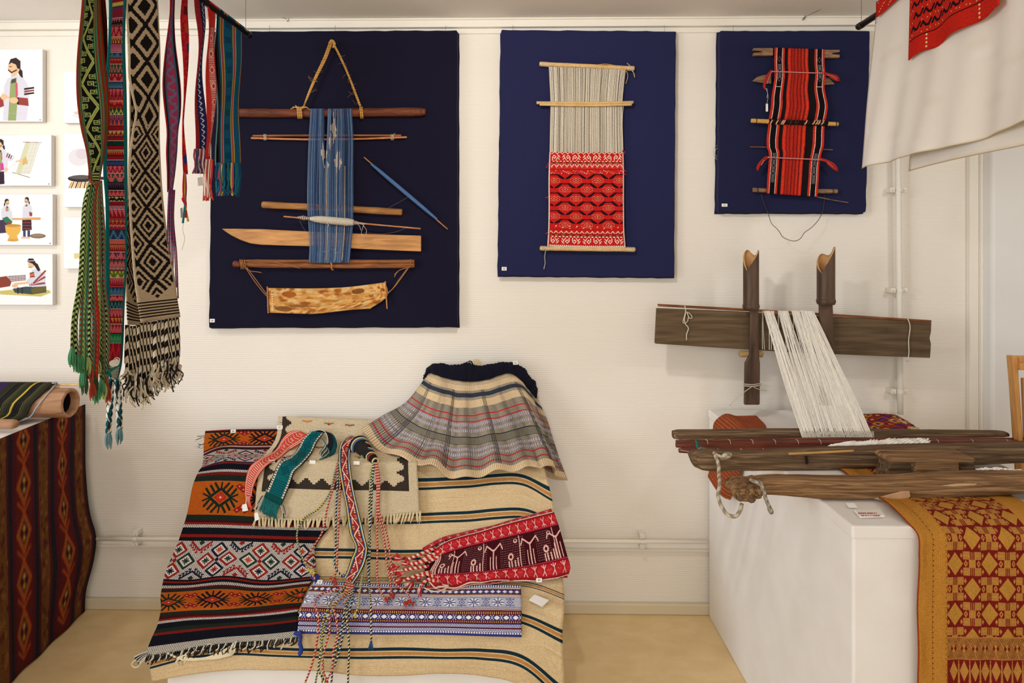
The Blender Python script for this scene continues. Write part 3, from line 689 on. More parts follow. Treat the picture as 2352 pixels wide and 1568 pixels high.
MB().prism(th([(1759, 238), (1764, 238), (1764, 256), (1759, 256)], YS - .03), V((0, .0008, 0))).done('paper_label', tag_m, t)
strings('loop_cord', [[P(1748, 446, -.05), P(1755, 468, -.045), P(1764, 489, -.045), P(1773, 514, -.06), P(1789, 530, -.07), P(1797, 543, -.075), P(1812, 551, -.08), P(1825, 553.5, -.08), P(1838, 548, -.075), P(1848, 534, -.07), P(1862, 524, -.065), P(1876, 510, -.06), P(1888, 489, -.045), P(1893, 466, -.045), P(1893, 448, -.05)]], .0013, plain('dark_cord', (74, 66, 52), .8), t, seg=60)
strings('wall_wire', [[P(1654, 333, -.01), P(1643, 336, -.02), P(1638, 350, -.02), P(1643, 362, -.02), P(1653, 371, -.01)], [P(1654, 338, -.01), P(1645, 342, -.02), P(1642, 352, -.02), P(1653, 366, -.01)]], .0008, plain('pale_wire', (196, 190, 170), .5), None, label='pale coiled wire peeping out left of the smallest navy board', cat='wire')
# ================================================================ sashes hanging from the black rod on the left
def rodpy(px): return 75 + (px - 565) * .7445
t = thing('hanging_rod', 'black metal rod carrying the hanging sashes', 'rod', V((XR, -.9, ZR)))
MB().tube([V((XR, -.25, ZR)), V((XR, -1.75, ZR))], .011, 14).done('rod', black_rod, t, True)
MB().tube([V((XR, -.235, ZR)), V((XR, -.262, ZR))], .0128, 14).done('end_cap', black_rod, t, True)
t2 = thing('hanging_wire', 'upright wire holding the wall end of the left black rod', 'wire', V((XR, -.27, ZR)))
MB().tube([V((XR, -.27, ZR)), V((XR, -.27, ZC))], .001, 5).done('wire', wire_m, t2)
BELTG = 'sashes hanging from the black rod'
def bx(dx=0): return lambda x, y: PX(x, y, XR + dx)
def belt(name, label, rows, cv, tu, tv, dx=0.0, nu=14, nv=130, wave=.006, parent=None, back=None, mat=None, over=True, **k):
    """rows (yl, xl, yr, xr); the first row is carried up and over the rod"""
    if parent is None: parent = thing(name, label, 'sash', PX(rows[0][1], 100, XR), BELTG)
    r0 = rows[0]; w0 = r0[3] - r0[1]
    if over:
        yl, yr = rodpy(r0[1]), rodpy(r0[3]); rows = [(yl, r0[1], yr, r0[3])] + [q for q in rows if q[0] > yl + 12]
    cf = bx(dx); ctrl = [[cf(q[1], q[0]), cf((q[1] + q[3]) / 2, (q[0] + q[2]) / 2), cf(q[3], q[2])] for q in rows]
    vs = [(q[0] + q[2]) / 2 for q in rows]
    ph = rnd.random() * 6
    dsp = lambda U, Vv: wave * np.sin(Vv * 9 + ph + U * 1.6) * np.minimum(1, Vv * 6) + wave * .5 * np.sin(U * 5 + Vv * 5 + ph)
    mt = mat or woven(name + '_weave', cv, tu, tv, bs=.5)
    o = patch('woven_band', ctrl, mt, vs=vs, parent=parent, nu=nu, nv=nv, disp=dsp, solid=.0025, **k)
    if over:   # the fold over the rod
        a, b = PX(rows[0][1], rows[0][0], XR), PX(rows[0][3], rows[0][2], XR); a.z = b.z = ZR
        g = []
        for i in range(9):
            th_ = math.pi * i / 8; off = V((math.cos(th_) * .0135, 0, math.sin(th_) * .0135)); g.append([a + off, (a + b) / 2 + off, b + off])
        patch('fold', g, mt, parent=parent, nu=6, nv=10, solid=.002)
    return parent, mt
bk = lambda pts, dx=0: [PX(x, y, XR + dx) for x, y in pts]
def tassel(m, p, L, r, n=10, sp=.009, d=V((0, 0, -1))):
    for i in range(n):
        a = i / n * 6.28; q = p + V((math.cos(a) * r * .4, math.sin(a) * r * .4, 0))
        e = p + d * L * (.75 + .4 * rnd.random()) + V((math.cos(a) * sp * rnd.random(), math.sin(a) * sp * rnd.random(), 0))
        m.tube(curve([q, q.lerp(e, .5) + V((math.cos(a), math.sin(a), 0)) * sp * .35, e], 6), [.0016] * 5 + [.001], 5)

# 1 lime and black sash with spirals
LIM, BLK, RDB, TEA, GRN = (184, 198, 118), (20, 22, 18), (138, 52, 32), (70, 142, 118), (92, 156, 104)
k2 = 2.0; T0 = rodpy(183) ; Hc = int((422 - T0) * k2); c = Cv(112, Hc, BLK)
c.rect(0, 0, 7, Hc, RDB); c.rect(7, 0, 11, Hc, TEA); c.rect(11, 0, 15, Hc, (120, 40, 24)); c.rect(15, 0, 19, Hc, GRN)
c.rect(78, 0, 82, Hc, GRN); c.rect(82, 0, 86, Hc, RDB); c.rect(86, 0, 92, Hc, TEA); c.rect(92, 0, 112, Hc, (140, 42, 22)); c.rect(100, 0, 104, Hc, (58, 96, 52))
for y in range(0, Hc, 4): c.rect(7, y, 11, y + 1, (30, 90, 70)); c.rect(86, y, 92, y + 1, (30, 90, 70))
per = 216; off = (77 - T0) * k2 % per - per
def spiral(x, y, s, fl):
    p = [(13, -9), (13, 9), (-9, 9), (-9, -5), (6, -5), (6, 3), (-3, 3)]
    q = [(x + s * a * .86, y + fl * b * 1.2) for a, b in p]; c.line(q, 4.0, LIM)
for kk in range(int(Hc / per) + 3):
    y0 = off + kk * per
    for o in (-9, 0, 9):
        c.line([(22, y0 + o), (74, y0 + per / 2 + o), (22, y0 + per + o)], 4.2, LIM if o else (150, 170, 80))
    for j, (x, yy) in enumerate([(64, -36), (57, 0), (64, 36)]):
        spiral(x - 2, y0 + yy, 1, 1 if j != 1 else -1); spiral(x - 28, y0 + per / 2 + yy, -1, 1 if j != 1 else -1)
    for yy in range(-50, 60, 18):
        c.poly([(76, y0 + yy), (76, y0 + yy + 14), (68, y0 + yy + 7)], GRN if yy % 36 else LIM); c.poly([(20, y0 + per / 2 + yy), (20, y0 + per / 2 + yy + 14), (28, y0 + per / 2 + yy + 7)], GRN if yy % 36 else LIM)
Y0 = Hc - 56; c.rect(20, Y0, 78, Hc, (40, 44, 26))
for y in range(Y0 + 4, Hc, 13): c.rect(20, y, 78, y + 6, LIM)
c.vary(.1)
rg = [(-60, 183, -60, 232), (100, 181, 100, 240), (160, 180, 160, 241), (250, 181, 250, 243), (300, 186, 300, 241), (350, 196, 350, 237), (400, 203, 400, 233), (421, 208, 424, 231)]
g, gm = belt('spiral_belt', 'lime green sash with black spirals and long green braided cords', rg, c, 56, 300)
cb = Cv(30, 200, (96, 30, 20)); cb.rect(6, 0, 10, 200, (36, 70, 44)); cb.rect(18, 0, 22, 200, (40, 30, 22))
belt('x', '', [(-60, 210, -60, 236), (120, 218, 120, 243), (200, 222, 200, 246), (290, 214, 290, 242), (340, 210, 340, 235), (410, 206, 410, 222)], cb, 20, 300, dx=-.03, parent=g)
cms = [cord_mat('green_black_braid', [(156, 176, 108), (24, 28, 20)], 75), cord_mat('teal_red_braid', [(70, 140, 116), (140, 54, 36)], 75), cord_mat('pale_green_braid', [(176, 196, 110), (96, 140, 70)], 75), cord_mat('dark_braid', [(34, 40, 26), (130, 150, 80)], 75), cord_mat('red_braid', [(160, 40, 34), (186, 58, 40)], 75), cord_mat('teal_braid', [(66, 138, 114), (40, 96, 82)], 75)]
tms = [plain('lime_yarn', (150, 172, 104), .9), plain('green_yarn', (70, 132, 92), .9), plain('rust_yarn', (150, 56, 34), .9), plain('dark_green_yarn', (46, 70, 44), .9)]
ends = [(166, 800, 3), (176, 812, 0), (184, 815, 1), (190, 850, 2), (196, 866, 5), (201, 820, 1), (207, 838, 0), (212, 878, 1), (216, 862, 5), (221, 888, 4), (224, 826, 2), (228, 818, 0), (233, 872, 3), (238, 880, 1), (242, 868, 0), (246, 886, 1)]
for i, (x, y, q) in enumerate(ends):
    u = i / 15; x0 = 208 + 23 * u; xm = 190 + 48 * u + rnd.uniform(-3, 3)
    MB().tube(curve(bk([(x0, 418), ((x0 + xm) / 2 - 2, 455), (xm, 540), (xm + (x - xm) * .35 + rnd.uniform(-3, 3), 640), (x + rnd.uniform(-2, 4), 740), (x, y)], .004 + .012 * rnd.random()), 40), .0042, 7).done('braided_cord', cms[q], g, True)
    m = MB(); tassel(m, PX(x, y, XR + .01), .040, .007, 16, .009); m.done('cord_tassel', tms[(q * 3 + i) % 4], g, True)
m = MB(); m.tube(curve(bk([(206, 414), (214, 424), (226, 422), (233, 416)], .012), 10), .003, 6); m.done('binding_knot', plain('rust_cord', (170, 60, 40), .9), g, True)
# 2 teal-edged sash of figure bands
TL = (18, 104, 108); T0 = rodpy(245); k2 = 2.0; Hc = int((872 - T0) * k2); c = Cv(92, Hc, TL)
PK, RD2, PU, NV, YE, GR2, OR2, WHT, DK, BL2 = (206, 96, 110), (140, 24, 36), (92, 50, 96), (34, 50, 96), (190, 186, 90), (24, 84, 56), (206, 90, 56), (226, 222, 206), (26, 22, 26), (70, 120, 150)
bands = [(-300, -225, PK, RD2), (-225, -150, NV, PK), (-150, -75, RD2, GR2), (-75, 0, YE, RD2), (0, 27, PU, RD2), (27, 47, PK, DK), (47, 72, PK, RD2), (72, 86, YE, RD2), (86, 108, (150, 60, 96), (190, 110, 140)), (108, 121, NV, BL2), (121, 135, OR2, RD2), (135, 156, GR2, PK), (156, 175, PK, RD2), (175, 192, NV, BL2), (192, 222, PK, RD2), (222, 239, OR2, RD2), (239, 253, GR2, YE), (253, 279, OR2, PU), (279, 291, RD2, RD2), (291, 304, YE, RD2), (304, 314, RD2, RD2), (314, 325, (10, 60, 46), (10, 50, 40)), (325, 336, RD2, RD2), (336, 349, (196, 130, 60), RD2), (349, 359, RD2, RD2), (359, 372, NV, (50, 70, 120)), (372, 390, PK, RD2), (390, 411, GR2, PK), (411, 430, PU, DK), (430, 444, RD2, PK), (444, 455, YE, DK), (455, 464, RD2, RD2), (464, 474, BL2, PK), (474, 498, PK, RD2), (498, 512, (196, 120, 70), RD2), (512, 522, PK, RD2), (522, 545, NV, BL2), (545, 556, OR2, PK), (556, 574, (206, 130, 70), RD2), (574, 592, PU, PK), (592, 612, GR2, PK), (612, 617, PK, RD2), (617, 634, YE, (90, 110, 40)), (634, 656, PK, RD2), (656, 674, NV, BL2), (674, 688, RD2, PK), (688, 706, (10, 50, 40), BL2), (706, 726, RD2, PK), (726, 742, (206, 140, 70), RD2), (742, 764, RD2, PK), (764, 786, (20, 96, 60), (60, 150, 100)), (786, 828, (140, 20, 36), (190, 40, 60)), (828, 876, (220, 220, 210), (30, 60, 56))]
MOT = [["..#..#..", ".######.", "########", "##.##.##"], ["...##...", "..####..", ".##..##.", "##....##"], ["#..##..#", "##.##.##", ".######.", "..####.."], ["#...#...", "##..##..", "###.###.", "########"], ["..##....", ".####..#", "######.#", "#.##.###"]]
for i, (a, b_, c1, c2) in enumerate(bands):
    y0, y1 = (a - T0) * k2, (b_ - T0) * k2
    if y1 < 0: continue
    c.rect(14, y0, 78, y1, c1)
    if c1 != c2:
        h = y1 - y0; mo = MOT[i % 5]; kx = 2 if i % 3 else 4; ky = h / len(mo) * .86
        for rep in range(-(-64 // (8 * kx))):
            for j, r in enumerate(mo):
                for q, ch in enumerate(r):
                    if ch == '#' and 14 + (rep * 8 + q + 1) * kx <= 78: c.rect(14 + (rep * 8 + q) * kx, y0 + j * ky + 1, 14 + (rep * 8 + q + 1) * kx, y0 + (j + 1) * ky + 1, c2)
    c.rect(14, y0 - 2, 78, y0, WHT if i % 2 else DK); c.rect(14, y0, 78, y0 + 1, DK)
for y in range(int((828 - T0) * 2), Hc, 7): c.rect(0, y, 92, y + 4, (226, 222, 212)); c.rect(0, y + 4, 92, y + 7, (24, 60, 60))
c.rect(0, 0, 14, Hc, TL); c.rect(78, 0, 92, Hc, TL); c.vary(.12)
rt = [(-60, 246, -60, 292), (100, 246, 100, 289), (200, 243, 200, 291), (300, 243, 300, 290), (400, 241, 400, 288), (450, 244, 450, 287), (600, 242, 600, 289), (700, 243, 700, 287), (800, 244, 800, 286), (840, 246, 840, 283), (872, 256, 873, 275)]
g, _ = belt('figure_belt', 'teal edged sash with many small bands of woven figures', rt, c, 46, 420, wave=.004)
bw2 = cord_mat('teal_white_braid', [(226, 224, 214), (20, 84, 92), (30, 40, 44)], 26)
for (xa, ya, xb, yb) in ((256, 870, 249, 992), (271, 872, 275, 982)):
    for s in (0, 1):
        a = []
        for j in range(15):
            tt = j / 14; a.append(PX(xa + (xb - xa) * tt + 2.6 * math.sin(j * 1.5 + s * 3.14), ya + (yb - ya) * tt, XR + .004 * math.cos(j * 1.5 + s * 3.14)))
        MB().tube(curve(a, 60), .0056, 7).done('plait', bw2, g, True)
    m = MB(); tassel(m, PX(xb, yb, XR), .040, .009, 20, .010); m.done('plait_tassel', plain('teal_white_tuft', (96, 130, 136), .9), g, True)
# tag tied to the end
m = MB(); q = [PX(266 + 9 * math.cos(a) * (1 if math.cos(a) > 0 else 1.5) - 2, 832 + 9 * math.sin(a) + (2.5 if math.cos(a) < 0 else 0), XR + .022) for a in np.linspace(0, 6.28, 17)[:-1]]
tg = m.prism(q, V((.0015, 0, 0))).done('oval_label', tag_m, None, label='oval white label tied to the lower end of the teal edged sash', cat='label')
strings('label_ring', [bk([(262, 824), (270, 821), (275, 826), (272, 833), (266, 830)], .025)], .0011, plain('white_ring', (230, 230, 225), .5), tg)
strings('green_ribbon', [bk([(246, 850), (256, 849), (266, 843), (274, 838)], .02), bk([(249, 850), (252, 858), (246, 862)], .02)], .0035, plain('green_ribbon', (20, 110, 90), .8), tg)
# 3 black and beige diamond sash, two layers
def diamonds(W_, H_, per, y0, cols, ncore, xc, rx, q=3, sw=None):
    Y, X = np.mgrid[0:H_, 0:W_]; X = (X // q) * q + q / 2; Y = (Y // q) * q + q / 2
    kk = (Y - y0) / per; a = np.abs(X - xc) / rx + np.abs(kk - np.round(kk)) * 2
    k3 = kk - .5; b_ = np.minimum(np.abs(X - xc - rx), np.abs(X - xc + rx)) / rx + np.abs(k3 - np.round(k3)) * 2
    return X, Y, np.minimum(a, b_)
T0 = rodpy(293); Hc = int((722 - T0) * 2); per = 85 * 2
X, Y, d = diamonds(144, Hc, per, (77 - T0) * 2, 0, 0, 76, 60, 4)
BG, BKK = np.array((196, 176, 146), np.float32), np.array((26, 22, 22), np.float32)
late = Y > (270 - T0) * 2
msk = np.where(late, (d < .26) | ((d > .44) & (d < .64)) | (d > .86), (d < .50) | (d > .84))
c = Cv(144, Hc, BG); c.a[msk] = BKK; c.rect(0, 0, 7, Hc, (206, 188, 160)); c.rect(137, 0, 144, Hc, (206, 188, 160))
yE = (665 - T0) * 2; c.poly([(7, yE - 50), (7, Hc), (137, Hc), (137, yE - 50), (76, yE + 12)], BG)
for j in range(6): y = int((676 - T0) * 2 + 2 + j * 13); c.band(y, y + 6, BKK)
for y in range(0, Hc, 4): c.a[y] *= .93
c.vary(.14)
rb = [(-60, 293, -60, 360), (60, 294, 60, 363), (120, 295, 120, 366), (180, 294, 180, 367), (230, 303, 230, 368), (252, 308, 252, 368), (300, 301, 300, 369), (370, 294, 370, 372), (450, 297, 450, 376), (550, 303, 550, 384), (650, 310, 640, 397), (700, 316, 690, 403), (741, 322, 728, 410)]
g, bwm = belt('diamond_belt', 'wide black and beige knitted sash with nested diamonds', rb, c, 70, 420, wave=.004)
belt('x', '', [(-60, 300, -60, 330), (60, 296, 60, 330), (200, 294, 200, 330), (400, 292, 400, 320), (560, 291, 560, 325), (680, 289, 700, 326), (745, 290, 748, 324)], c, 40, 420, dx=-.05, parent=g, mat=bwm)
fr = cord_mat('black_beige_twist', [(206, 192, 166), (24, 20, 20)], 26)
frt = [plain('beige_wool', (206, 194, 170), .95), plain('black_wool', (30, 26, 26), .95)]
fx = [(293, 746, 292, 850), (300, 748, 300, 868), (309, 748, 306, 880), (318, 745, 314, 862), (326, 741, 322, 872), (334, 740, 332, 890), (342, 739, 341, 868), (350, 738, 350, 850), (358, 737, 358, 862), (366, 735, 366, 838), (374, 734, 374, 850), (383, 732, 384, 834), (391, 731, 392, 842), (399, 730, 400, 828), (407, 728, 408, 836)]
for (xa, ya, xb, yb) in fx:
    o = rnd.uniform(-.03, .01) if xa < 325 else rnd.uniform(-.008, .01)
    MB().tube(curve(bk([(xa, ya), (xa + rnd.uniform(-2, 2), (ya + yb) / 2), (xb, yb)], o), 24), [.0064] * 10 + [.0076] * 10 + [.005] * 4, 8).done('twisted_fringe', fr, g, True)
for mi in (0, 1):
    m = MB()
    for (xa, ya, xb, yb) in fx:
        for j in range(7 if mi == 0 else 4):
            a = rnd.uniform(-1, 1); L = rnd.uniform(20, 64)
            m.tube(curve(bk([(xb, yb - 6), (xb + a * 8, yb + L * .35), (xb + a * 16 + rnd.uniform(-7, 7), yb + L * .6), (xb + a * 10 + rnd.uniform(-9, 9), yb + L * .92)], rnd.uniform(-.01, .02)), 10), [.003] * 6 + [.0018] * 4, 5)
    m.done('frayed_end', frt[mi], g, True, kind='stuff')
# 4 pink and blue sash
T0 = rodpy(385); Hc = int((442 - T0) * 2); c = Cv(56, Hc, (150, 60, 96))
c.rect(0, 0, 4, Hc, (160, 30, 36)); c.rect(4, 0, 9, Hc, DK); c.rect(9, 0, 14, Hc, (60, 90, 120)); c.rect(42, 0, 47, Hc, (60, 96, 130)); c.rect(47, 0, 53, Hc, DK); c.rect(53, 0, 56, Hc, (170, 34, 34))
for kk in range(-1, 16):
    y0 = kk * 64
    for o in (-5, 0, 5): c.line([(16, y0 + o), (40, y0 + 32 + o), (16, y0 + 64 + o)], 2, (110, 110, 150))
    for yy, xx in ((0, 34), (32, 22)):
        c.line([(xx - 5, y0 + yy - 5), (xx + 5, y0 + yy - 5), (xx + 5, y0 + yy + 5), (xx - 3, y0 + yy + 5), (xx - 3, y0 + yy)], 2.2, (190, 34, 46)); c.disc(xx, y0 + yy + 14, 3, (84, 130, 160))
c.vary(.12)
g, _ = belt('narrow_belt', 'narrow pink and blue sash twisting beside the diamond sash', [(-60, 388, -60, 400), (50, 384, 50, 403), (100, 382, 100, 405), (150, 380, 150, 408), (200, 378, 200, 410), (260, 380, 260, 409), (300, 382, 300, 406), (350, 380, 350, 408), (400, 384, 400, 407), (441, 387, 441, 402)], c, 28, 400)
pm = [cord_mat('pink_blue_cord', [(160, 70, 96), (70, 90, 130)], 80), cord_mat('red_dark_cord', [(150, 36, 46), (50, 50, 80)], 80)]
for i in range(6):
    x0 = 388 + i * 2.6; xe = 385 + i * 4
    MB().tube(curve(bk([(x0, 436), (x0 - 1 + rnd.uniform(-2, 2), 500), (xe, 560 + i * 4), (xe + (i > 3) * 4, 560 + i * 25)], .004), 20), .0023, 6).done('hanging_thread', pm[i % 2], g, True)
# 5 thin red band
c = Cv(20, 400, (170, 30, 38)); c.vary(.2, 4)
for y in range(0, 400, 40): c.rect(9, y, 20, y + 18, [(36, 50, 110), (90, 20, 30), (180, 60, 40)][(y // 40) % 3])
g, _ = belt('red_band', 'very thin red band with a small grey label and yarn ends', [(-60, 420, -60, 430), (100, 421, 100, 430), (200, 419, 200, 429), (300, 421, 300, 427), (400, 421, 400, 426)], c, 10, 300)
for i, (q, xe, ye) in enumerate([((190, 34, 44), 419, 455), ((196, 50, 60), 425, 470), ((206, 176, 60), 432, 508), ((30, 100, 110), 420, 512), ((170, 30, 36), 427, 500)]):
    MB().tube(curve(bk([(422 + i, 396), (420 + i * 2, 430), (421 + i * 1.4, 462), (xe, ye)], .003), 14), [.0022] * 9 + [.0038] * 5, 6).done('yarn_end', plain('yarn_%s' % 'abcde'[i], q, .9), g, True)
strings('loose_end', [bk([(422, 505), (420, 530), (424, 545), (418, 574)], .003)], .0006, plain('olive_thread', (150, 140, 80), .9), g)
MB().prism(bk([(414, 478), (419, 477), (419, 500), (415, 500)], .02), V((.001, 0, 0))).done('paper_label', plain('grey_label', (176, 176, 166), .7), g)
# 6 navy band beside 7 red and white band
c = Cv(44, 400, (34, 36, 84)); c.rect(0, 0, 16, 400, (140, 36, 46)); c.rect(16, 0, 18, 400, DK)
for y in range(0, 400, 15): c.line([(24, y), (34, y + 7), (28, y + 11)], 3, (206, 206, 210)); 
c.vary(.15, 2)
g, _ = belt('navy_band', 'navy and dark red band ending in a knotted fringe', [(-60, 448, -60, 470), (50, 452, 50, 470), (150, 451, 150, 468), (250, 450, 250, 468), (345, 447, 345, 470)], c, 22, 300)
m = [MB(), MB(), MB()]
for i in range(34):
    x0 = 447 + 22 * rnd.random(); m[i % 3].tube(curve(bk([(x0, 342), (x0 + rnd.uniform(-4, 2), 360), (x0 + rnd.uniform(-9, 4), 376), (x0 + rnd.uniform(-8, 6), 398)], rnd.uniform(-.012, .02)), 10), .0026, 5)
for q, cc, nm in zip(m, ((160, 60, 66), (60, 50, 84), (196, 176, 170)), ('fringe', 'fringe', 'fringe')): q.done(nm, plain('fringe_yarn', cc, .95), g, True, kind='stuff')
lb = MB().prism(bk([(453, 408), (465, 406), (466, 426), (454, 427)], .012), V((.001, 0, 0))).done('hanging_label', tag_m, None, label='white paper label hanging under the navy band', cat='label')
strings('label_string', [bk([(460, 406), (459, 396), (463, 385)], .012)], .0007, whitec, lb)
c = Cv(44, 440, (196, 52, 44)); 
for y in range(60, 430, 5):
    c.rect(20, y, 40, y + 2, (222, 196, 186))
    if (y // 30) % 3 == 1: c.speck(y, y + 4, (222, 180, 170), .5, 18, 40)
for y in range(90, 430, 46): c.dia(30, y, 9, 9, (196, 52, 44)); c.dring(30, y, 8, 9, 2, (230, 206, 198))
c.vary(.12)
g, _ = belt('red_white_band', 'red and white patterned band with a long red and white fringe', [(10, 474, 20, 494), (100, 477, 100, 494), (200, 476, 200, 492), (300, 472, 300, 490), (368, 471, 368, 488)], c, 22, 300)
mm = [MB(), MB()]
for i in range(26):
    x0 = 471 + 17 * i / 25; mm[(i // 3) % 2].tube(curve(bk([(x0, 366), (x0 - 2 + rnd.uniform(-1, 1), 400), (x0 - 3 + rnd.uniform(-3, 5), 435), (x0 - 3 + rnd.uniform(-3, 6), 456 + rnd.uniform(-6, 6))], rnd.uniform(0, .012)), 10), .0026, 5)
mm[0].done('fringe', plain('red_fringe', (206, 54, 46), .95), g, True, kind='stuff'); mm[1].done('fringe', plain('white_fringe', (232, 214, 202), .95), g, True, kind='stuff')
# 8 teal striped scarf nearest the wall
c = Cv(112, 400, (14, 74, 104))
for x0, w, q in ((0, 4, (30, 20, 26)), (12, 3, (196, 176, 50)), (15, 9, (150, 66, 90)), (24, 3, (196, 186, 50)), (66, 3, (196, 176, 50)), (69, 9, (170, 76, 76)), (78, 3, (206, 186, 50)), (106, 3, (206, 160, 60)), (109, 3, (120, 60, 90))): c.rect(x0, 0, x0 + w, 400, q)
for y in range(0, 400, 3):
    for a, b_ in ((4, 12), (27, 66), (81, 106)): c.rect(a, y, b_, y + 1, (30, 110, 140))
for y in range(0, 400, 40):
    c.check(y + 8, y + 26, (10, 50, 78), 2, 34, 60)
c.vary(.1)
g, _ = belt('striped_scarf', 'broad teal scarf with yellow and purple stripes nearest the wall', [(24, 500, 75, 556), (150, 501, 150, 554), (250, 503, 250, 551), (375, 501, 378, 551)], c, 60, 260, wave=.003)
c2 = Cv(16, 300, (26, 20, 24)); c2.rect(0, 0, 3, 300, (100, 150, 140)); c2.rect(8, 0, 12, 300, (60, 90, 60))
belt('x', '', [(24, 496, 30, 506), (200, 497, 200, 506), (380, 497, 380, 504)], c2, 12, 260, dx=-.03, parent=g)
cols = [(14, 84, 112), (10, 60, 90), (196, 176, 56), (176, 70, 100), (20, 100, 120)]
ms = [MB() for _ in cols]
for i in range(60):
    u = i / 59; x0 = 499 + 52 * u; q = 2 if (abs(u - .2) < .04 or abs(u - .62) < .03) else (3 if (abs(u - .1) < .03 or abs(u - .68) < .03) else rnd.choice((0, 1, 4)))
    ms[q].tube(curve(bk([(x0, 374), (x0 + rnd.uniform(-3, 3), 405), (x0 + rnd.uniform(-4, 3), 425), (x0 + rnd.uniform(-4, 3), 443 + rnd.uniform(-10, 8))], rnd.uniform(-.005, .015)), 10), .0032, 5)
for q, cc in zip(ms, cols): q.done('fringe', plain('scarf_yarn', cc, .95), g, True, kind='stuff')

# ================================================================ white cloth with red border on the right rod
XC = 1.276
t = thing('hanging_rod', 'black metal rod carrying the white cloth at the right', 'rod', V((XC, -.9, ZR)))
MB().tube([PX(1974, 60, XC), PX(1974, 60, XC) + V((0, -1.7, 0))], .0115, 14).done('rod', black_rod, t, True)
MB().tube([PX(1972, 61.5, XC), PX(1981, 56, XC)], .0128, 14).done('end_cap', black_rod, t, True)
e = PX(1974, 60, XC); t2 = thing('hanging_wire', 'upright wire holding the wall end of the right black rod', 'wire', e)
MB().tube([e + V((0, -.015, 0)), V((e.x, e.y - .015, ZC))], .001, 5).done('wire', wire_m, t2)
XF = XC - .016; ZR2 = e.z
t = thing('border_cloth', 'large off-white cloth with red woven border hung over the right rod', 'cloth', PX(2150, 200, XC))
cf = lambda x, y: PX(x, y, XF)
def yd(y, z): return V((XF, y, z))
yA = PX(2018, 36, XF).y; cnr = PX(1992, 387, XF)
c = Cv(300, 220, (238, 231, 220))
for i in range(40): c.disc(NR.rand() * 300, NR.rand() * 220, 4 + 10 * NR.rand(), (234, 226, 212) if i % 2 else (241, 235, 226), 6)
for k in range(3): c.a = (c.a + np.roll(c.a, 2, 1) + np.roll(c.a, 2, 0) + np.roll(c.a, -2, 0)) / 4
c.band(219, 220, (206, 184, 146))
wcm = woven('off_white_cotton', c, 500, 380, bs=.15, bd=.0008, fz=.04)
def hem(y): # hem height as it runs to the viewer
    return float(np.interp(y, [-1.75, -1.25, -.95, -.62, cnr.y], [1.93, 1.90, 1.875, 1.868, cnr.z]))
ysn = np.linspace(0, 1, 12); rowsC = []
for j, v in enumerate(np.linspace(0, 1, 7)):
    r = []
    for u in ysn:
        yt = yA + (-1.78 - yA) * u; yb = cnr.y + (-1.86 - cnr.y) * u; y = yt + (yb - yt) * v; z = ZR2 + .012 + (hem(y) - ZR2 - .012) * v
        r.append(V((XF - .006 - .01 * v * math.sin(u * 9), y, z)))
    rowsC.append(r)
foldd = lambda U, Vv: .012 * np.sin(U * 22 + Vv * 2) * Vv + .005 * np.sin(U * 61 + Vv * 5) * Vv + .008 * np.sin(U * 9 + 1) * Vv + .004 * np.sin(U * 40) * Vv * Vv
patch('front_layer', rowsC, wcm, parent=t, nu=110, nv=50, disp=foldd, solid=.002)
rowsB = [[p + V((.045, 0, 0 if i == 0 else -.03 * i / 6)) for p in r] for i, r in enumerate(rowsC)]
patch('back_layer', [[q + V((0, -.20 * 1, 0)) for q in r] for r in rowsB], wcm, parent=t, nu=60, nv=30, solid=.002)
g0 = []
for i in range(9):
    a = math.pi * i / 8; g0.append([V((XC - .0 - math.cos(a) * .020 + .004, y, ZR2 + .012 * math.sin(a) + .006)) for y in np.linspace(yA, -1.78, 6)])
patch('fold', g0, wcm, parent=t, nu=30, nv=10, solid=.002)
# red brocade strip across the front
c = Cv(420, 300, (196, 38, 26)); c.band(0, 20, (170, 30, 24))
for r in range(5):
    y0 = 26 + r * 44
    for i in range(9):
        x = i * 50 + (r % 2) * 12 + 20
        c.line([(x, y0 + 6), (x + 10, y0 - 8), (x + 22, y0 + 8), (x + 34, y0 + 8), (x + 46, y0 - 10)], 8, BK)
    for i in range(24): c.disc((i * 37) % 420, y0 + 20 + (i % 3) * 3, 2.4, [(226, 200, 150), (60, 90, 60), (240, 180, 160), (214, 180, 60)][i % 4])
c.band(236, 240, (70, 20, 16))
for x in (96, 330): 
    for y in range(245, 292, 14): c.disc(x, y, 4, (236, 206, 150))
c.rect(0, 0, 8, 300, (206, 50, 34)); c.vary(.12, 2)
XS = XF - .022
red_c = woven('red_border_brocade', c, 140, 90, bs=.5)
sy0, sy1 = PX(2092, 40, XS).y, PX(2300, 10, XS).y
zb0, zb1 = PX(2085, 140, XS).z, PX(2300, 14, XS).z
rr = []
for v in np.linspace(0, 1, 5):
    rr.append([V((XS, (sy0 + (sy1 - sy0) * u) + (.012 * v * (1 - u)), (ZR2 + .03) + (zb0 + (zb1 - zb0) * u - ZR2 - .03) * v + .005 * math.sin(u * 14) * v)) for u in np.linspace(0, 1, 7)])
patch('red_border', rr, red_c, parent=t, nu=60, nv=30, disp=lambda U, Vv: .006 * np.sin(U * 14) * Vv, solid=.003)
rr = []
y0_, y1_ = PX(2013, 40, XS).y, PX(2092, 20, XS).y
for v in np.linspace(0, 1, 3):
    rr.append([V((XS, y0_ + (y1_ - y0_) * u, ZR2 + .022 + (-.055 + .03 * u) * v - .0)) for u in np.linspace(0, 1, 4)])
c = Cv(120, 60, (196, 38, 26))
for i in range(22): c.disc(8 + (i * 23) % 110, 8 + (i * 17) % 46, 2, (240, 206, 180))
patch('red_corner', rr, woven('red_corner_weave', c, 40, 20), parent=t, nu=16, nv=8, solid=.003)
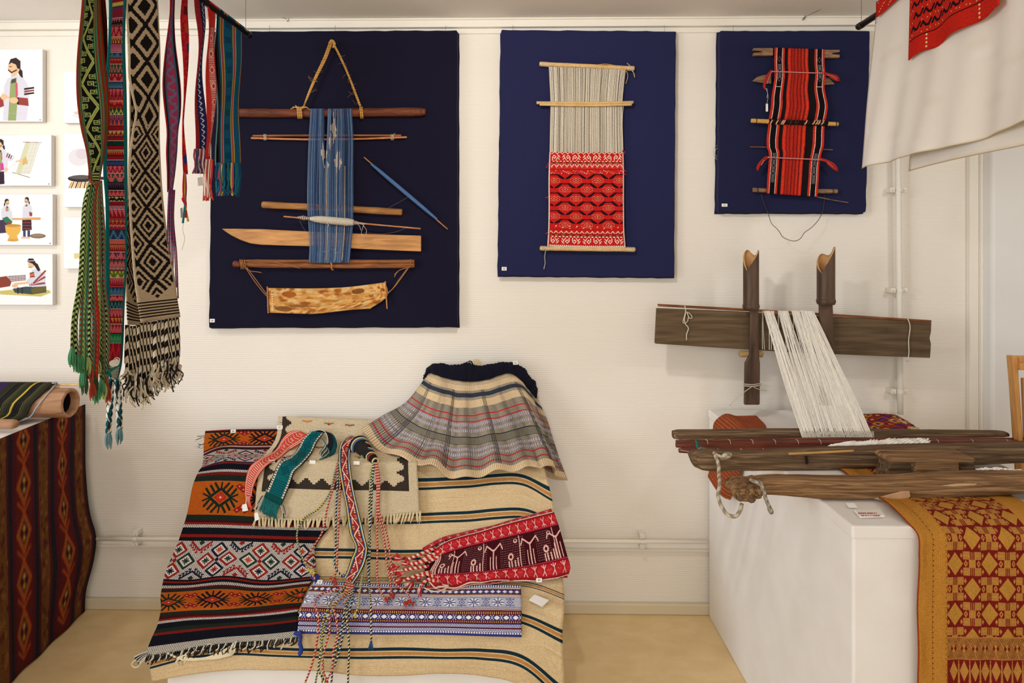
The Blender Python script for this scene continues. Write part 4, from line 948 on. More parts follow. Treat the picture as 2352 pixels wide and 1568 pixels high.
strings('loose_thread', [[PX(2016, 43, XS), PX(2010, 48, XS), PX(2011, 54, XS), PX(2015, 50, XS)]], .0006, plain('black_thread', (30, 26, 26), .8), t)
# ================================================================ white plinth with the timber loom (right)
ZP = .88
A = PZ(1620, 932, ZP); B_ = PZ(1959, 1206, ZP); A.y = min(A.y, -.03)
ed = (B_ - A).normalized(); fr_ = V((ed.y, -ed.x, 0)); fr_ = fr_ if fr_.x > 0 else -fr_      # along the front edge
fr_ = (PZ(2091, 1207, ZP) - B_).normalized()
LW = .72
def pl(s, r, z): return B_ + (A - B_) * s + fr_ * r + V((0, 0, z - ZP))
t = thing('plinth', 'white cloth-covered plinth under the timber loom', 'plinth', V((B_.x + .5, -.6, 0)))
vs, fs, uvs = [], [], []
# cloth skin: left side, top, front as one draped sheet with soft edges
def skin():
    prof = [(0, z) for z in np.linspace(0, ZP - .02, 8)]
    m = MB()
    # box body with rounded upper edges
    q = [pl(0, 0, 0), pl(0, LW, 0), pl(1, LW, 0), pl(1, 0, 0)]
    m.prism(q, V((0, 0, ZP - .012)))
    return m
skin().done('cover', canvas_w, t, bevel=.006)
q = [pl(-.004, -.004, ZP - .034), pl(-.004, LW, ZP - .034), pl(1, LW, ZP - .034), pl(1, -.004, ZP - .034)]
MB().prism(q, V((0, 0, .034))).done('top_sheet', canvas_w, t, bevel=.005)

def onpl(x, y, dz=0): return PZ(x, y, ZP + dz)
w_old = noisy('weathered_grey_brown_timber', (70, 54, 40), (150, 124, 94), (1.4, 40, 40), 3.2, 10, .8, .15, 1.0, .005, .3, .72, (106, 84, 62), dist=.8)
w_old2 = noisy('worn_light_timber', (84, 60, 40), (178, 140, 100), (1.6, 32, 32), 3, 10, .75, .15, .9, .005, .3, .7, (130, 98, 66), dist=1.0)
w_plank = noisy('dark_plank', (78, 62, 44), (112, 92, 68), (2, 30, 30), 2.5, 9, .75, .2, .3, .001, .3, .7, dist=.3)
w_bdark = noisy('smoked_bamboo', (58, 42, 32), (104, 80, 62), (12, 12, 2), 3, 8, .5, .3, .25, .001, .3, .7, dist=.4)
w_binn = plain('bamboo_inside', (196, 150, 100), .7)
cane = noisy('red_brown_cane', (70, 30, 20), (122, 62, 42), (2, 30, 30), 5, 6, .5, .3, .3, .001)

# bamboo posts: hollow culm top cut into a fork, narrowed below the node
def bam(cx, topy, nodey, w, nw, yb, tip, label, lower):
    Yp = -.20
    t = thing('bamboo_post', label, 'post', P(cx, 930, Yp))
    t.location.z = ZP
    s = F / (EYE.y * -1 + Yp) ; R = w / 2 * (2.94 + Yp) / F
    m = MB(); n = 28; rings = []
    top = P(cx, topy, Yp).z; nod = P(cx, nodey, Yp).z; X = P(cx, (topy + nodey) / 2, Yp).x
    H = top - nod; nv = 16; vs = []
    def ztop(a):   # cut: low mouth on the left-front, horn on the right and one behind
        # a = angle, 0 = right, -pi/2 = towards viewer, pi = left
        d = abs(((a - math.radians(222) + math.pi) % (2 * math.pi)) - math.pi)   # distance from mouth direction
        h_ = 1 - .36 * math.exp(-(d / .72) ** 2) - .05 * (1 - math.cos(a * 3 + 1)) * (d > .5)
        if tip: h_ -= .17 * (1 - math.cos(a - math.radians(-28))) / 2
        return nod + H * h_
    for layer, rr in ((0, R), (1, R - .006)):
        for j in range(nv + 1):
            for k in range(n):
                a = 2 * math.pi * k / n; z = nod + (ztop(a) - nod) * j / nv
                r2 = rr * (1 + (.05 if j == 0 else 0))
                vs.append((X + math.cos(a) * r2, Yp + math.sin(a) * r2, z))
    fs = []
    for layer in (0, 1):
        o = layer * (nv + 1) * n
        for j in range(nv):
            for k in range(n):
                f = (o + j * n + k, o + j * n + (k + 1) % n, o + (j + 1) * n + (k + 1) % n, o + (j + 1) * n + k); fs.append(f if layer == 0 else f[::-1])
    o1 = nv * n; o2 = (nv + 1) * n + nv * n
    mesh('culm', vs[:(nv + 1) * n], [f for f in fs if max(f) < (nv + 1) * n], w_bdark, t)
    inner = vs[(nv + 1) * n:]; iv = inner + [vs[o1 + k] for k in range(n)]; off = (nv + 1) * n
    fi = [tuple(i - off for i in f) for f in fs if min(f) >= off] + [(nv * n + k, nv * n + (k + 1) % n, off + (k + 1) % n, off + k) for k in range(n)]
    mesh('cut_face', iv, fi, w_binn, t)
    m = MB(); m.tube([V((X, Yp, nod - .012)), V((X, Yp, nod - .004)), V((X, Yp, nod + .004)), V((X, Yp, nod + .010))], [R * .95, R * 1.06, R * 1.09, R], 24); m.done('node', w_bdark, t, True)
    for nm, pts, hw in lower:
        m = MB(); L = [P(x - h, y, Yp) for x, y, h in pts]; Rr = [P(x + h, y, Yp) for x, y, h in pts]
        m.prism(L + Rr[::-1], V((0, .016, 0))); m.done(nm, w_bdark, t, bevel=.005)
    return t
tb1 = bam(1725, 574, 704, 35, 0, 930, False, 'left bamboo post with forked top standing on the plinth', [('shaft', [(1733, 706, 10), (1733, 800, 10.5), (1733, 815, 11), (1729, 834, 17.5), (1728, 930, 18)], 0)])
tb2 = bam(1897, 566, 692, 39, 0, 930, True, 'right bamboo post with pointed top standing on the plinth', [('shaft', [(1898, 694, 15.5), (1900, 760, 16.5), (1902, 840, 18), (1903, 932, 18.5)], 0)])
for i, y in enumerate((881, 885)):
    MB().tube(curve([P(1707, y, -.19), P(1712, y + 1, -.222), P(1728, y + 2, -.226), P(1744, y, -.222), P(1748, y - 1, -.19)], 14), .0020, 6).done('tie_string', whitec, tb1, True)
MB().tube(curve([P(1728, 887, -.226), P(1718, 894, -.225), P(1702, 906, -.21), P(1688, 918, -.2), P(1676, 931, -.19)], 16), .0014, 6).done('tie_string', whitec, tb1, True)
MB().tube(curve([P(1728, 887, -.226), P(1738, 892, -.225), P(1760, 897, -.21)], 10), .0014, 6).done('tie_string', whitec, tb1, True)
rod('bamboo_peg', th([(1700, 812.5), (1750, 813)], -.175), .013, WOODD('tan_bamboo', (150, 118, 72), (196, 162, 108), (2, 12, 12), 4), tb1, wobr=.02)

# plank beam across the posts, with a thin batten along its top edge
Yk = -.155
t = thing('plank_beam', 'wide dark plank beam crossing behind the bamboo posts', 'loom beam', P(1823, 760, Yk))
out = [(1509, 708), (1700, 716), (1900, 727), (2140, 740), (2139, 762), (2136, 776), (2139, 790), (2137, 822), (2000, 817), (1800, 808), (1640, 798), (1505, 789)]
MB().prism(th(out, Yk - .012), V((0, .022, 0))).done('plank', w_plank, t, bevel=.003)
MB().prism(th([(1511, 698), (1720, 709), (1900, 720), (2140, 735.5), (2140, 740), (1900, 725.5), (1720, 715), (1512, 703.5)], Yk - .012), V((0, .012, 0))).done('batten', w_mid, t, bevel=.0015)
Yt = Yk - .02
strings('tie_string', [th([(1573, 702), (1575, 716), (1572, 735), (1575, 745), (1581, 752), (1577, 768), (1577, 781)], Yt)], .0022, whitec, t)
strings('tie_string', [th([(1575, 716), (1583, 719), (1589, 730), (1586, 731), (1578, 718)], Yt)], .0020, whitec, t)
strings('tie_string', [th([(1574, 718), (1571, 742), (1577, 740), (1582, 725)], Yt)], .0018, whitec, t)
strings('tie_string', [th([(2085, 732), (2089, 742), (2087, 780), (2084, 826), (2082, 830), (2088, 828)], Yt)], .0022, whitec, t)

# white warp
c = Cv(120, 60, (232, 226, 214))
for i in range(120): c.rect(i, 0, i + 1, 60, [(238, 233, 222), (222, 214, 200), (230, 224, 212)][int(NR.rand() * 3)])
ww = woven('white_warp', c, 120, 30, interp='Closest', bs=.2)
t = thing('white_warp', 'white cotton warp threads slanting from the plank down to the front timber bar', 'warp', P(1860, 760, Yk))
dB = 2.365
def wconv(x, y):
    v = (y - 712) / (1006 - 712); d0_ = (P(x, y, Yk - .02) - EYE).dot(FW); return PD(x, y, d0_ + (dB - d0_) * min(1, max(0, v)) ** 1.0)
for (a0, a1, b0, b1, n) in ((1754, 1776, 1843, 1872, 18), (1787, 1811, 1868, 1905, 20), (1818, 1836, 1908, 1942, 18), (1838, 1868, 1935, 2006, 44)):
    threads('warp_group', [(713, a0, 714, a1), (800, a0 + (b0 - a0) * .27, 800, a1 + (b1 - a1) * .30), (900, a0 + (b0 - a0) * .61, 900, a1 + (b1 - a1) * .66), (1006, b0, 1006, b1)], int(n * 1.35), .00125, ww, parent=t, conv=wconv, seg=14, jit=1.3, amp=.001)
threads('loop_threads', [(713, 1755, 716, 1860), (802, 1755, 810, 1862)], 12, .0016, ww, parent=t, conv=lambda x, y: P(x, y, Yk - .016), seg=6, jit=2.0)
strings('edge_cord', [th([(1752, 713), (1753, 750), (1756, 803)], Yk - .017)], .0022, whitec, t); strings('edge_cord', [th([(1887, 720), (1889, 740), (1885, 765), (1880, 778)], Yk - .017)], .0024, whitec, t)
m = MB()
for i in range(52):
    x = 1845 + 161 * i / 51; m.tube([PD(x, 998, dB + .01), PD(x, 990.5, dB - .004), PD(x + .3, 997, dB - .028), PD(x + .6, 1004, dB - .03), PD(x + .6, 1010, dB - .01)], .0013, 4)
m.done('warp_loops', ww, t, True, kind='stuff')

# timber bars lying across the plinth
def bar(name, label, top, bot, d, dep, mat, cat='loom bar', bev=.006, rough=1.0, parts=()):
    """long timber, outline in the picture plane at distance d, thickness dep away from the viewer"""
    n = 60
    T_ = herm([p[0] for p in top], [[p[1]] for p in top], np.linspace(top[0][0], top[-1][0], n)).ravel(); Bt = herm([p[0] for p in bot], [[p[1]] for p in bot], np.linspace(bot[0][0], bot[-1][0], n)).ravel()
    xs = np.linspace(top[0][0], top[-1][0], n); xb = np.linspace(bot[0][0], bot[-1][0], n); vs = []; k = 14
    rr = random.Random(len(label)); nz = [rr.uniform(-1, 1) for _ in range(400)]
    for i in range(n):
        a = PD(xs[i], T_[i], d); b = PD(xb[i], Bt[i], d); c0 = (a + b) / 2; h = (a - b).length / 2; back = FW * dep / 2
        if i in (0, n - 1): h *= .80; 
        for j in range(k):
            th_ = 2 * math.pi * j / k; cx, sx = math.cos(th_), math.sin(th_)
            # squarish section
            e = .55; px_ = math.copysign(abs(cx) ** e, cx); pz_ = math.copysign(abs(sx) ** e, sx)
            wob = 1 + .025 * rough * nz[(i * 3 + j * 7) % 400] + .03 * rough * math.sin(i * .35 + j)
            if i in (0, n - 1): px_ *= .8
            vs.append(c0 + FW * (dep / 2) + FW * (px_ * dep / 2 * wob) + (a - b).normalized() * (pz_ * h * min(1.0, wob + .0)))
    fs = [(i * k + j, i * k + (j + 1) % k, (i + 1) * k + (j + 1) % k, (i + 1) * k + j) for i in range(n - 1) for j in range(k)] + [tuple(range(k))[::-1], tuple((n - 1) * k + j for j in range(k))]
    return vs, fs
def bar_thing(name, label, *a, **k):
    vs, fs = bar(name, label, *a, **k); top, bot, d, dep, mat = a[:5]
    c = PD((top[0][0] + top[-1][0]) / 2, bot[len(bot) // 2][1], d)
    t = thing(name, label, 'timber', c); mesh('timber', vs, fs, mat, t); return t
tb = bar_thing('loom_bar', 'rearmost dark timber bar carrying the white warp threads', [(1549, 992), (1800, 989), (2320, 994)], [(1549, 1012), (1800, 1009), (2322, 1006)], 2.385, .045, w_old)
rod('cane_lath', [PD(1553, 1014, 2.33), PD(1800, 1009, 2.33), PD(2030, 1008, 2.33), PD(2365, 1009, 2.33)], .0058, cane, None, label='thin red-brown cane slat just below the rearmost timber bar', cat='lath')
vs, fs = bar('x', 'slatb', [(1554, 1018), (1800, 1013), (2030, 1012), (2500, 1012)], [(1554, 1030), (1800, 1030), (2030, 1027), (2500, 1022)], 2.30, .02, None)
t = thing('reed_frame', 'long reddish reed frame between the rear bar and the squared timber', 'loom reed', PD(1950, 1030, 2.3)); mesh('reed', vs, fs, cane, t)
vs, fs = bar('x', 'slatc', [(1561, 1031), (1800, 1030), (2030, 1030), (2500, 1022)], [(1561, 1042), (1800, 1041), (2030, 1038), (2500, 1029)], 2.25, .02, None); mesh('reed', vs, fs, cane, t)
for x in list(range(1620, 1930, 52)) + [2150, 2230, 2310]:
    strings('binding', [[PD(x, 1009, 2.30), PD(x + 5, 1012, 2.285), PD(x + 6, 1020, 2.285)]], .0010, whitec, t, seg=8)
    if x < 1900: strings('binding', [[PD(x + 28, 1030, 2.24), PD(x + 34, 1034, 2.235), PD(x + 34, 1041, 2.238)]], .0010, whitec, t, seg=8)
gt = plain('teal_thread', (30, 110, 96), .9)
strings('teal_tie', [[PD(1598, 1012, 2.30), PD(1602, 1022, 2.28), PD(1600, 1030, 2.27)], [PD(1604, 1028, 2.27), PD(1613, 1032, 2.235), PD(1612, 1041, 2.235)], [PD(1600, 1020, 2.27), PD(1604, 1030, 2.25)]], .0040, gt, t)
strings('loose_thread', [[PD(1562, 1033, 2.24), PD(1590, 1037, 2.235), PD(1613, 1028, 2.24), PD(1624, 1033, 2.24), PD(1618, 1040, 2.24)]], .0012, plain('pink_thread', (196, 150, 140), .9), t)

tb = bar_thing('squared_timber', 'heavy weathered squared timber with a rope hole at its left end', [(1587, 1046), (1610, 1041), (1700, 1043), (1880, 1036), (2040, 1030), (2200, 1026), (2352, 1022), (2560, 1020)], [(1600, 1080), (1625, 1086), (1700, 1086), (1880, 1084), (2040, 1081), (2200, 1076), (2352, 1068), (2560, 1062)], 2.12, .065, w_old)
rod('light_splinter', [PD(1812, 1042, 2.115), PD(1880, 1039, 2.115), PD(1960, 1035, 2.115)], .0035, WOODD('raw_split', (176, 132, 70), (206, 164, 100), (3, 20, 20), 4), tb)
MB().prism([PD(x, y, 2.116) for x, y in ((1848, 1048), (1853, 1046), (1855, 1060), (1851, 1066))], -FW * .006).done('knot_hole', plain('dark_knot', (30, 20, 14), .9), tb)
rope = cord_mat('grey_rope', [(196, 184, 162), (150, 138, 118)], 38)
MB().tube(curve([PD(1640, 1040, 2.13), PD(1648, 1046, 2.105), PD(1662, 1050, 2.10), PD(1678, 1045, 2.11), PD(1668, 1042, 2.10), PD(1655, 1054, 2.10)], 20), .0058, 8).done('rope', rope, tb, True)
MB().tube(curve([PD(1643, 1046, 2.10), PD(1650, 1066, 2.07), PD(1651, 1090, 2.04), PD(1653, 1110, 2.0), PD(1650, 1142, 1.98), PD(1658, 1164, 1.96), PD(1672, 1182, 1.94), PD(1686, 1186, 1.93), PD(1700, 1172, 1.92), PD(1704, 1156, 1.92)], 60), .0055, 8).done('rope', rope, tb, True)

tc_ = bar_thing('carved_timber', 'nearest carved timber with a rounded knob head at its left end', [(1700, 1112), (1740, 1110), (1765, 1106), (1800, 1104), (1900, 1106), (2000, 1106), (2100, 1102), (2200, 1096), (2300, 1095), (2620, 1096)], [(1702, 1146), (1740, 1146), (1765, 1141), (1800, 1144), (1900, 1152), (2000, 1153), (2100, 1151), (2200, 1148), (2300, 1144), (2620, 1126)], 1.87, .075, w_old2)
vs, fs = bar('x', 'knob', [(1683, 1124), (1700, 1112), (1718, 1110), (1735, 1112), (1752, 1109)], [(1683, 1136), (1700, 1156), (1716, 1158), (1735, 1152), (1752, 1150)], 1.865, .085, None, rough=2.0); mesh('knob_head', vs, fs, w_old2, tc_)
for (x, y, r) in ((1700, 1142, 9), (1726, 1145, 11), (1716, 1128, 6), (1695, 1126, 5), (1737, 1135, 6)):
    a = PD(x, y, 1.868); m = MB(); rr = r * 1.87 / F
    m.tube([a + FW * .01, a - FW * .002, a - FW * .005], [rr, rr * .9, rr * .55], 9); m.done('carved_stud', w_old, tc_, True)
# worn pale scar along the front
sc_ = curve([PD(x, y, 1.872) for x, y in ((2010, 1140), (2040, 1136), (2088, 1128), (2094, 1140), (2085, 1152), (2030, 1153))], 6)
MB().prism([PD(x, y, 1.8685) for x, y in ((2008, 1146), (2040, 1136), (2070, 1128), (2090, 1128), (2092, 1140), (2084, 1151), (2035, 1152))], FW * .01).done('worn_patch', WOODD('bare_wood', (180, 140, 104), (206, 168, 130), (4, 10, 10), 3), tc_, bevel=.002)
MB().prism([PD(x, y, 1.8685) for x, y in ((2160, 1116), (2200, 1111), (2246, 1111), (2240, 1115), (2190, 1118))], FW * .01).done('worn_patch', WOODD('bare_wood_two', (190, 156, 110), (214, 182, 140), (4, 10, 10), 3), tc_, bevel=.002)
rp = cord_mat('grey_cord', [(176, 166, 150), (130, 122, 108)], 60)
MB().tube(curve([PD(1728, 1106, 1.93), PD(1734, 1106, 1.86), PD(1746, 1112, 1.855), PD(1754, 1126, 1.852), PD(1759, 1146, 1.852), PD(1766, 1162, 1.852), PD(1772, 1178, 1.855)], 30), [.0052] * 26 + [.006, .007, .007, .006], 8).done('rope', rp, tc_, True)
MB().tube(curve([PD(1738, 1106, 1.90), PD(1748, 1110, 1.856), PD(1752, 1120, 1.855)], 12), .0042, 8).done('rope', rp, tc_, True)

# notched wooden block standing on the carved beam
t = thing('notched_block', 'saddle-shaped pale wooden block lying behind the carved timber', 'block', PD(2140, 1100, 1.97))
blk = [(2044, 1058), (2052, 1053), (2150, 1054), (2238, 1052), (2244, 1056), (2238, 1075), (2232, 1094), (2205, 1094), (2206, 1072), (2198, 1070), (2190, 1098), (2110, 1100), (2104, 1066), (2058, 1064), (2042, 1090), (2030, 1104), (2032, 1086)]
MB().prism([PD(x, y, 1.975) for x, y in [(2044, 1058), (2052, 1053), (2150, 1054), (2238, 1052), (2244, 1057), (2236, 1062), (2204, 1064), (2205, 1100), (2103, 1104), (2103, 1064), (2046, 1066)]], FW * .09).done('block', w_old2, t, bevel=.006)
MB().prism([PD(x, y, 2.0) for x, y in [(2046, 1060), (2104, 1062), (2104, 1104), (2031, 1106)]], FW * .06).done('dark_foot', w_old, t, bevel=.004)
MB().prism([PD(x, y, 2.0) for x, y in [(2204, 1062), (2238, 1062), (2246, 1094), (2206, 1096)]], FW * .06).done('dark_foot', w_old, t, bevel=.004)

# raw cotton fleece and cloth
cot = noisy('raw_cotton', (232, 226, 214), (246, 242, 234), (1, 1, 1), 60, 6, .95, .05, .9, .004)
t = thing('cotton_fleece', 'white tufted raw cotton lying across the reed frame', 'cotton', PD(2040, 1030, 2.2))
dc = lambda x, y: PD(x, y, 2.20 - (y - 1008) * .0008)
patch('cotton', rows_px([[(1955, 1014), (1990, 1013), (2020, 1012), (2050, 1008), (2080, 1008), (2105, 1007), (2128, 1010)], [(1905, 1022), (1960, 1023), (2010, 1022), (2050, 1020), (2080, 1018), (2110, 1018), (2130, 1020)], [(1915, 1026), (1965, 1036), (2010, 1037), (2050, 1036), (2080, 1034), (2110, 1034), (2126, 1034)]], dc), cot, parent=t, nu=90, nv=24, disp=lambda U, Vv: .006 * np.sin(U * 60 + Vv * 9) * np.sin(Vv * 14 + U * 31) + .012 * np.sin(Vv * 3.14) * (U > .3), solid=.004)
m = MB()
for i in range(70):
    x = 1990 + 138 * rnd.random(); y = 1010 - 2 * rnd.random() + (3 if x < 2030 else 0); q = rnd.uniform(3, 9)
    m.tube(curve([dc(x, y + 6), dc(x + q * .4, y + 1), dc(x + q, y - 2 + rnd.uniform(-2, 2))], 5), [.0042, .004, .003, .002, .001], 5)
for i in range(16):
    y = 1012 + 22 * rnd.random(); m.tube(curve([dc(2120, y), dc(2130, y), dc(2138 * 1 - rnd.uniform(0, 6), y - 2)], 4), [.004, .003, .002, .001], 5)
m.done('cotton_tuft', cot, t, True, kind='stuff')
t = thing('carding_brush', 'small brush with white cotton fibres between the block and the carved timber', 'brush', PD(2300, 1096, 1.95))
bz = plain('brush_bristle', (120, 140, 134), .8)
m = MB()
for i in range(46): x = 2248 + 92 * i / 45; m.tube([PD(x, 1093, 1.955), PD(x + 1, 1084, 1.955)], .0012, 4)
m.done('bristle', bz, t, True, kind='stuff')
patch('cotton', rows_px([[(2240, 1076), (2290, 1074), (2330, 1078), (2365, 1080)], [(2248, 1085), (2290, 1088), (2330, 1091), (2370, 1092)]], lambda x, y: PD(x, y, 1.95)), cot, parent=t, nu=50, nv=12, disp=lambda U, Vv: .004 * np.sin(U * 50) * np.sin(Vv * 7 + U * 20), solid=.006)
MB().prism([PD(x, y, 1.975) for x, y in ((2246, 1092), (2400, 1092), (2400, 1102), (2250, 1103))], FW * .05).done('brush_back', w_old2, t, bevel=.004)

# cloths and cards on the plinth
c = Cv(160, 240, (150, 76, 46))
for y in range(0, 240, 6): c.band(y, y + 2, (140, 62, 34)); c.band(y + 4, y + 5, (186, 108, 66))
for i in range(60): c.rect(i * 7 % 160, (i * 53) % 240, i * 7 % 160 + 2, (i * 53) % 240 + 1, (226, 180, 140))
c.vary(.12)
rust = woven('rust_ribbed_cloth', c, 80, 60, bs=.4)
t = thing('rust_cloth', 'rust-coloured ribbed cloth folded over the left edge of the plinth', 'cloth', pl(.9, .05, ZP))
def side(s, z, o=.006): return pl(s, -o, z)
s1 = 1 - (1645 - 1620) / (1959 - 1620) * 0
sA, sB = .885, .64   # far and near edge of the cloth along the plinth's left edge
rws = [[pl(sA, .15, ZP + .006), pl((sA + sB) / 2, .13, ZP + .006), pl(sB, .08, ZP + .006)], [pl(sA, .07, ZP + .007), pl((sA + sB) / 2, .06, ZP + .008), pl(sB, .04, ZP + .007)], [pl(sA, .01, ZP + .008), pl((sA + sB) / 2, .01, ZP + .008), pl(sB, .01, ZP + .008)],
       [pl(sA, -.012, ZP - .01), pl((sA + sB) / 2, -.012, ZP - .01), pl(sB, -.012, ZP - .01)], [pl(sA, -.018, ZP - .12), pl((sA + sB) / 2, -.018, ZP - .12), pl(sB, -.018, ZP - .12)], [pl(sA - .01, -.05, ZP - .235), pl((sA + sB) / 2, -.04, ZP - .26), pl(sB + .06, -.03, ZP - .25)]]
patch('cloth', rws, rust, vs=[0, .3, .48, .53, .75, 1], parent=t, nu=40, nv=60, wob=.002, solid=.003)

c = Cv(160, 110, (150, 60, 40))
for i in range(6):
    for j in range(4):
        x, y = i * 30 + (j % 2) * 15, 12 + j * 26; q = [(60, 40, 110), (196, 150, 60), (120, 26, 36)][(i + j) % 3]
        c.dia(x, y, 19, 13, q); c.dia(x, y, 9, 6, [(160, 30, 40), (70, 40, 110), (206, 130, 70)][(i + j) % 3])
c.band(0, 6, (110, 30, 26)); c.vary(.2, 3)
t = thing('ikat_cloth', 'small red purple and yellow ikat cloth on the plinth behind the loom bars', 'cloth', onpl(2040, 975))
zr = lambda x, y, z=.0: P(x, y, -.10 - (y - 945) * .006)
patch('cloth', rows_px([[(1975, 952), (2010, 950), (2050, 953), (2085, 966)], [(1975, 972), (2010, 970), (2060, 974), (2105, 984)], [(1980, 992), (2020, 992), (2070, 992), (2112, 994)]], zr), woven('ikat_multicolour', c, 80, 50), parent=t, nu=40, nv=24, wob=.002, solid=.003)
m = MB()
for i in range(20):
    x = 2070 + 40 * i / 19; y = 968 + 20 * i / 19; m.tube(curve([zr(x - 12, y), zr(x, y - 4 + rnd.uniform(-3, 3)), zr(x + rnd.uniform(-4, 6), y + rnd.uniform(0, 8))], 6), .0015, 5)
for i in range(18):
    x = 1985 + 70 * i / 17; m.tube([zr(x, 953), zr(x + rnd.uniform(-2, 2), 947)], .0008, 4)
m.done('fringe', plain('cream_fringe', (214, 186, 140), .95), t, True, kind='stuff')

# gold supplementary-weft cloth over the plinth's front edge
def pr(px, py): return PZ(px, py, ZP + .004)
def sr(p): # plinth coordinates of a point on top
    return p
bL, bR = PZ(1925, 1075, ZP + .005), PZ(2210, 1060, ZP + .005)
fL, fR = PZ(2091, 1205, ZP + .005), PZ(2415, 1204, ZP + .005)
def lift(p, dz, out): q = V(p); q.z = ZP + dz; return q + V((0, -out, 0))
fron = lambda px, z, out: V((PZ(px, 1205, ZP).x, fL.y - out, z))
gr = [[bL, (bL + bR) / 2, bR], [(bL + fL) / 2, (bL + bR + fL + fR) / 4, (bR + fR) / 2], [fL + V((0, .01, 0)), (fL + fR) / 2 + V((0, .01, 0)), fR + V((0, .01, 0))]]
xl, xr_ = fL.x, fR.x
for (z, o) in ((ZP - .012, .014), (ZP - .06, .018), (.66, .020), (.50, .022), (.36, .024), (.22, .022)):
    d_ = .012 * math.sin(z * 9); gr.append([V((xl + .004 + (ZP - z) * .012 + d_ * .3, fL.y - o, z)), V(((xl + xr_) / 2, fL.y - o, z)), V((xr_, fL.y - o, z))])
lens = [0, .0, 0]; vsL = [0]
for a, b_ in zip(gr[:-1], gr[1:]): vsL.append(vsL[-1] + (b_[1] - a[1]).length)
GD, MR = (190, 132, 52), (120, 26, 22)
W_ = 620; kG = W_ / (xr_ - xl); H_ = int(vsL[-1] * kG); eG = vsL[2] * kG; c = Cv(W_, H_, GD)
gold2 = (206, 152, 70)
def motif(cx, cy, s=1.0):
    c.dia(cx, cy, 38, 52, MR); c.dia(cx, cy, 34, 46, gold2)
P_x, P_y = 152, 210; x0, x1 = 130, 500
c.rect(x0, 0, x1, H_, MR)
def lat(cx, cy):
    c.poly([(cx - 42, cy), (cx, cy - 55), (cx + 42, cy), (cx, cy + 55)], MR); c.dia(cx, cy, 37, 50, (186, 134, 56))
def cross(cx, cy):
    for sx in (-1, 1):
        for sy in (-1, 1):
            c.rect(cx + sx * 24 - 15, cy + sy * 34 - 17, cx + sx * 24 + 15, cy + sy * 34 + 17, (180, 126, 58))
            c.rect(cx + sx * 24 - 8, cy + sy * 34 - 2, cx + sx * 24 + 8, cy + sy * 34 + 2, (190, 136, 64))
        c.dia(cx + sx * 27, cy, 9, 16, (186, 130, 60)); c.dia(cx + sx * 27, cy, 3, 6, MR)
        c.dia(cx + sx * 46, cy + 34, 6, 12, (186, 130, 60)); c.dia(cx + sx * 46, cy - 34, 6, 12, (186, 130, 60))
    c.rect(cx - 14, cy - 17, cx + 14, cy + 17, (184, 130, 58)); c.rect(cx - 5, cy - 50, cx - 2, cy + 50, (184, 130, 58)); c.rect(cx + 2, cy - 50, cx + 5, cy + 50, (184, 130, 58))
for j in range(-9, 9):
    for i in range(-1, 5):
        cx, cy = x0 + 36 + i * 76, eG + 72 + j * 108
        if (i + j) % 2: lat(cx, cy)
        else: cross(cx, cy)
c.rect(0, 0, x0, H_, GD); c.rect(x1, 0, W_, H_, GD)
yb = int(eG + 500)
c.rect(x0, yb - 6, x1, yb + 92, (178, 124, 60)); 
for i in range(-2, 12):
    x = x0 + i * 46
    for o in range(0, 36, 7): c.line([(x + o, yb), (x + o + 46, yb + 88)], 2, (110, 60, 30)); 
    for o in range(0, 20, 7): c.line([(x + 46 + o, yb), (x + o, yb + 88)], 2, (126, 70, 34))
    c.dia(x + 30, yb + 44, 13, 20, (186, 132, 62)); c.dia(x + 22, yb + 44, 6, 12, MR); c.dia(x + 38, yb + 44, 6, 12, MR)
c.rect(0, yb - 8, x0, yb + 96, GD); c.rect(x1, yb - 8, W_, yb + 96, GD)
c.rect(x0, yb + 92, x1, H_, MR)
for i in range(0, 9):
    cx = x0 + 30 + i * 46; c.dia(cx, yb + 140, 19, 44, (186, 132, 62)); c.poly([(cx + 18, yb + 196), (cx + 28, yb + 196), (cx + 25, yb + 95), (cx + 21, yb + 95)], (180, 126, 60))
    c.poly([(cx - 20, yb + 240), (cx, yb + 190), (cx + 20, yb + 240)], (180, 126, 60))
c.rect(0, 0, 5, H_, (150, 60, 24))
for y in range(0, H_, 22): c.rect(66, y, 72, y + 7, (120, 66, 26)); c.rect(66, y + 11, 68, y + 18, (130, 70, 28)); c.rect(124, y, 127, y + 12, (140, 90, 40))
for y in range(0, H_, 2):
    m_ = NR.rand(W_) < .18; c.a[y][m_] *= .86
for x in range(20, 124, 9): c.rect(x, 0, x + 1, H_, (170, 112, 44))
c.vary(.12, 2)
goldm = woven('gold_songket', c, 240, 460, bs=.5, rough=.7)
t = thing('gold_cloth', 'gold and maroon brocade cloth falling over the front of the plinth', 'cloth', PZ(2200, 1200, ZP))
patch('cloth', gr, goldm, vs=vsL, parent=t, nu=60, nv=160, disp=lambda U, Vv: .0015 * np.sin(U * 30 + Vv * 3) + .003 * np.sin(Vv * 30) * (U < .04), solid=.0025)
print('gold len', vsL[-1], 'w', (xr_ - xl))
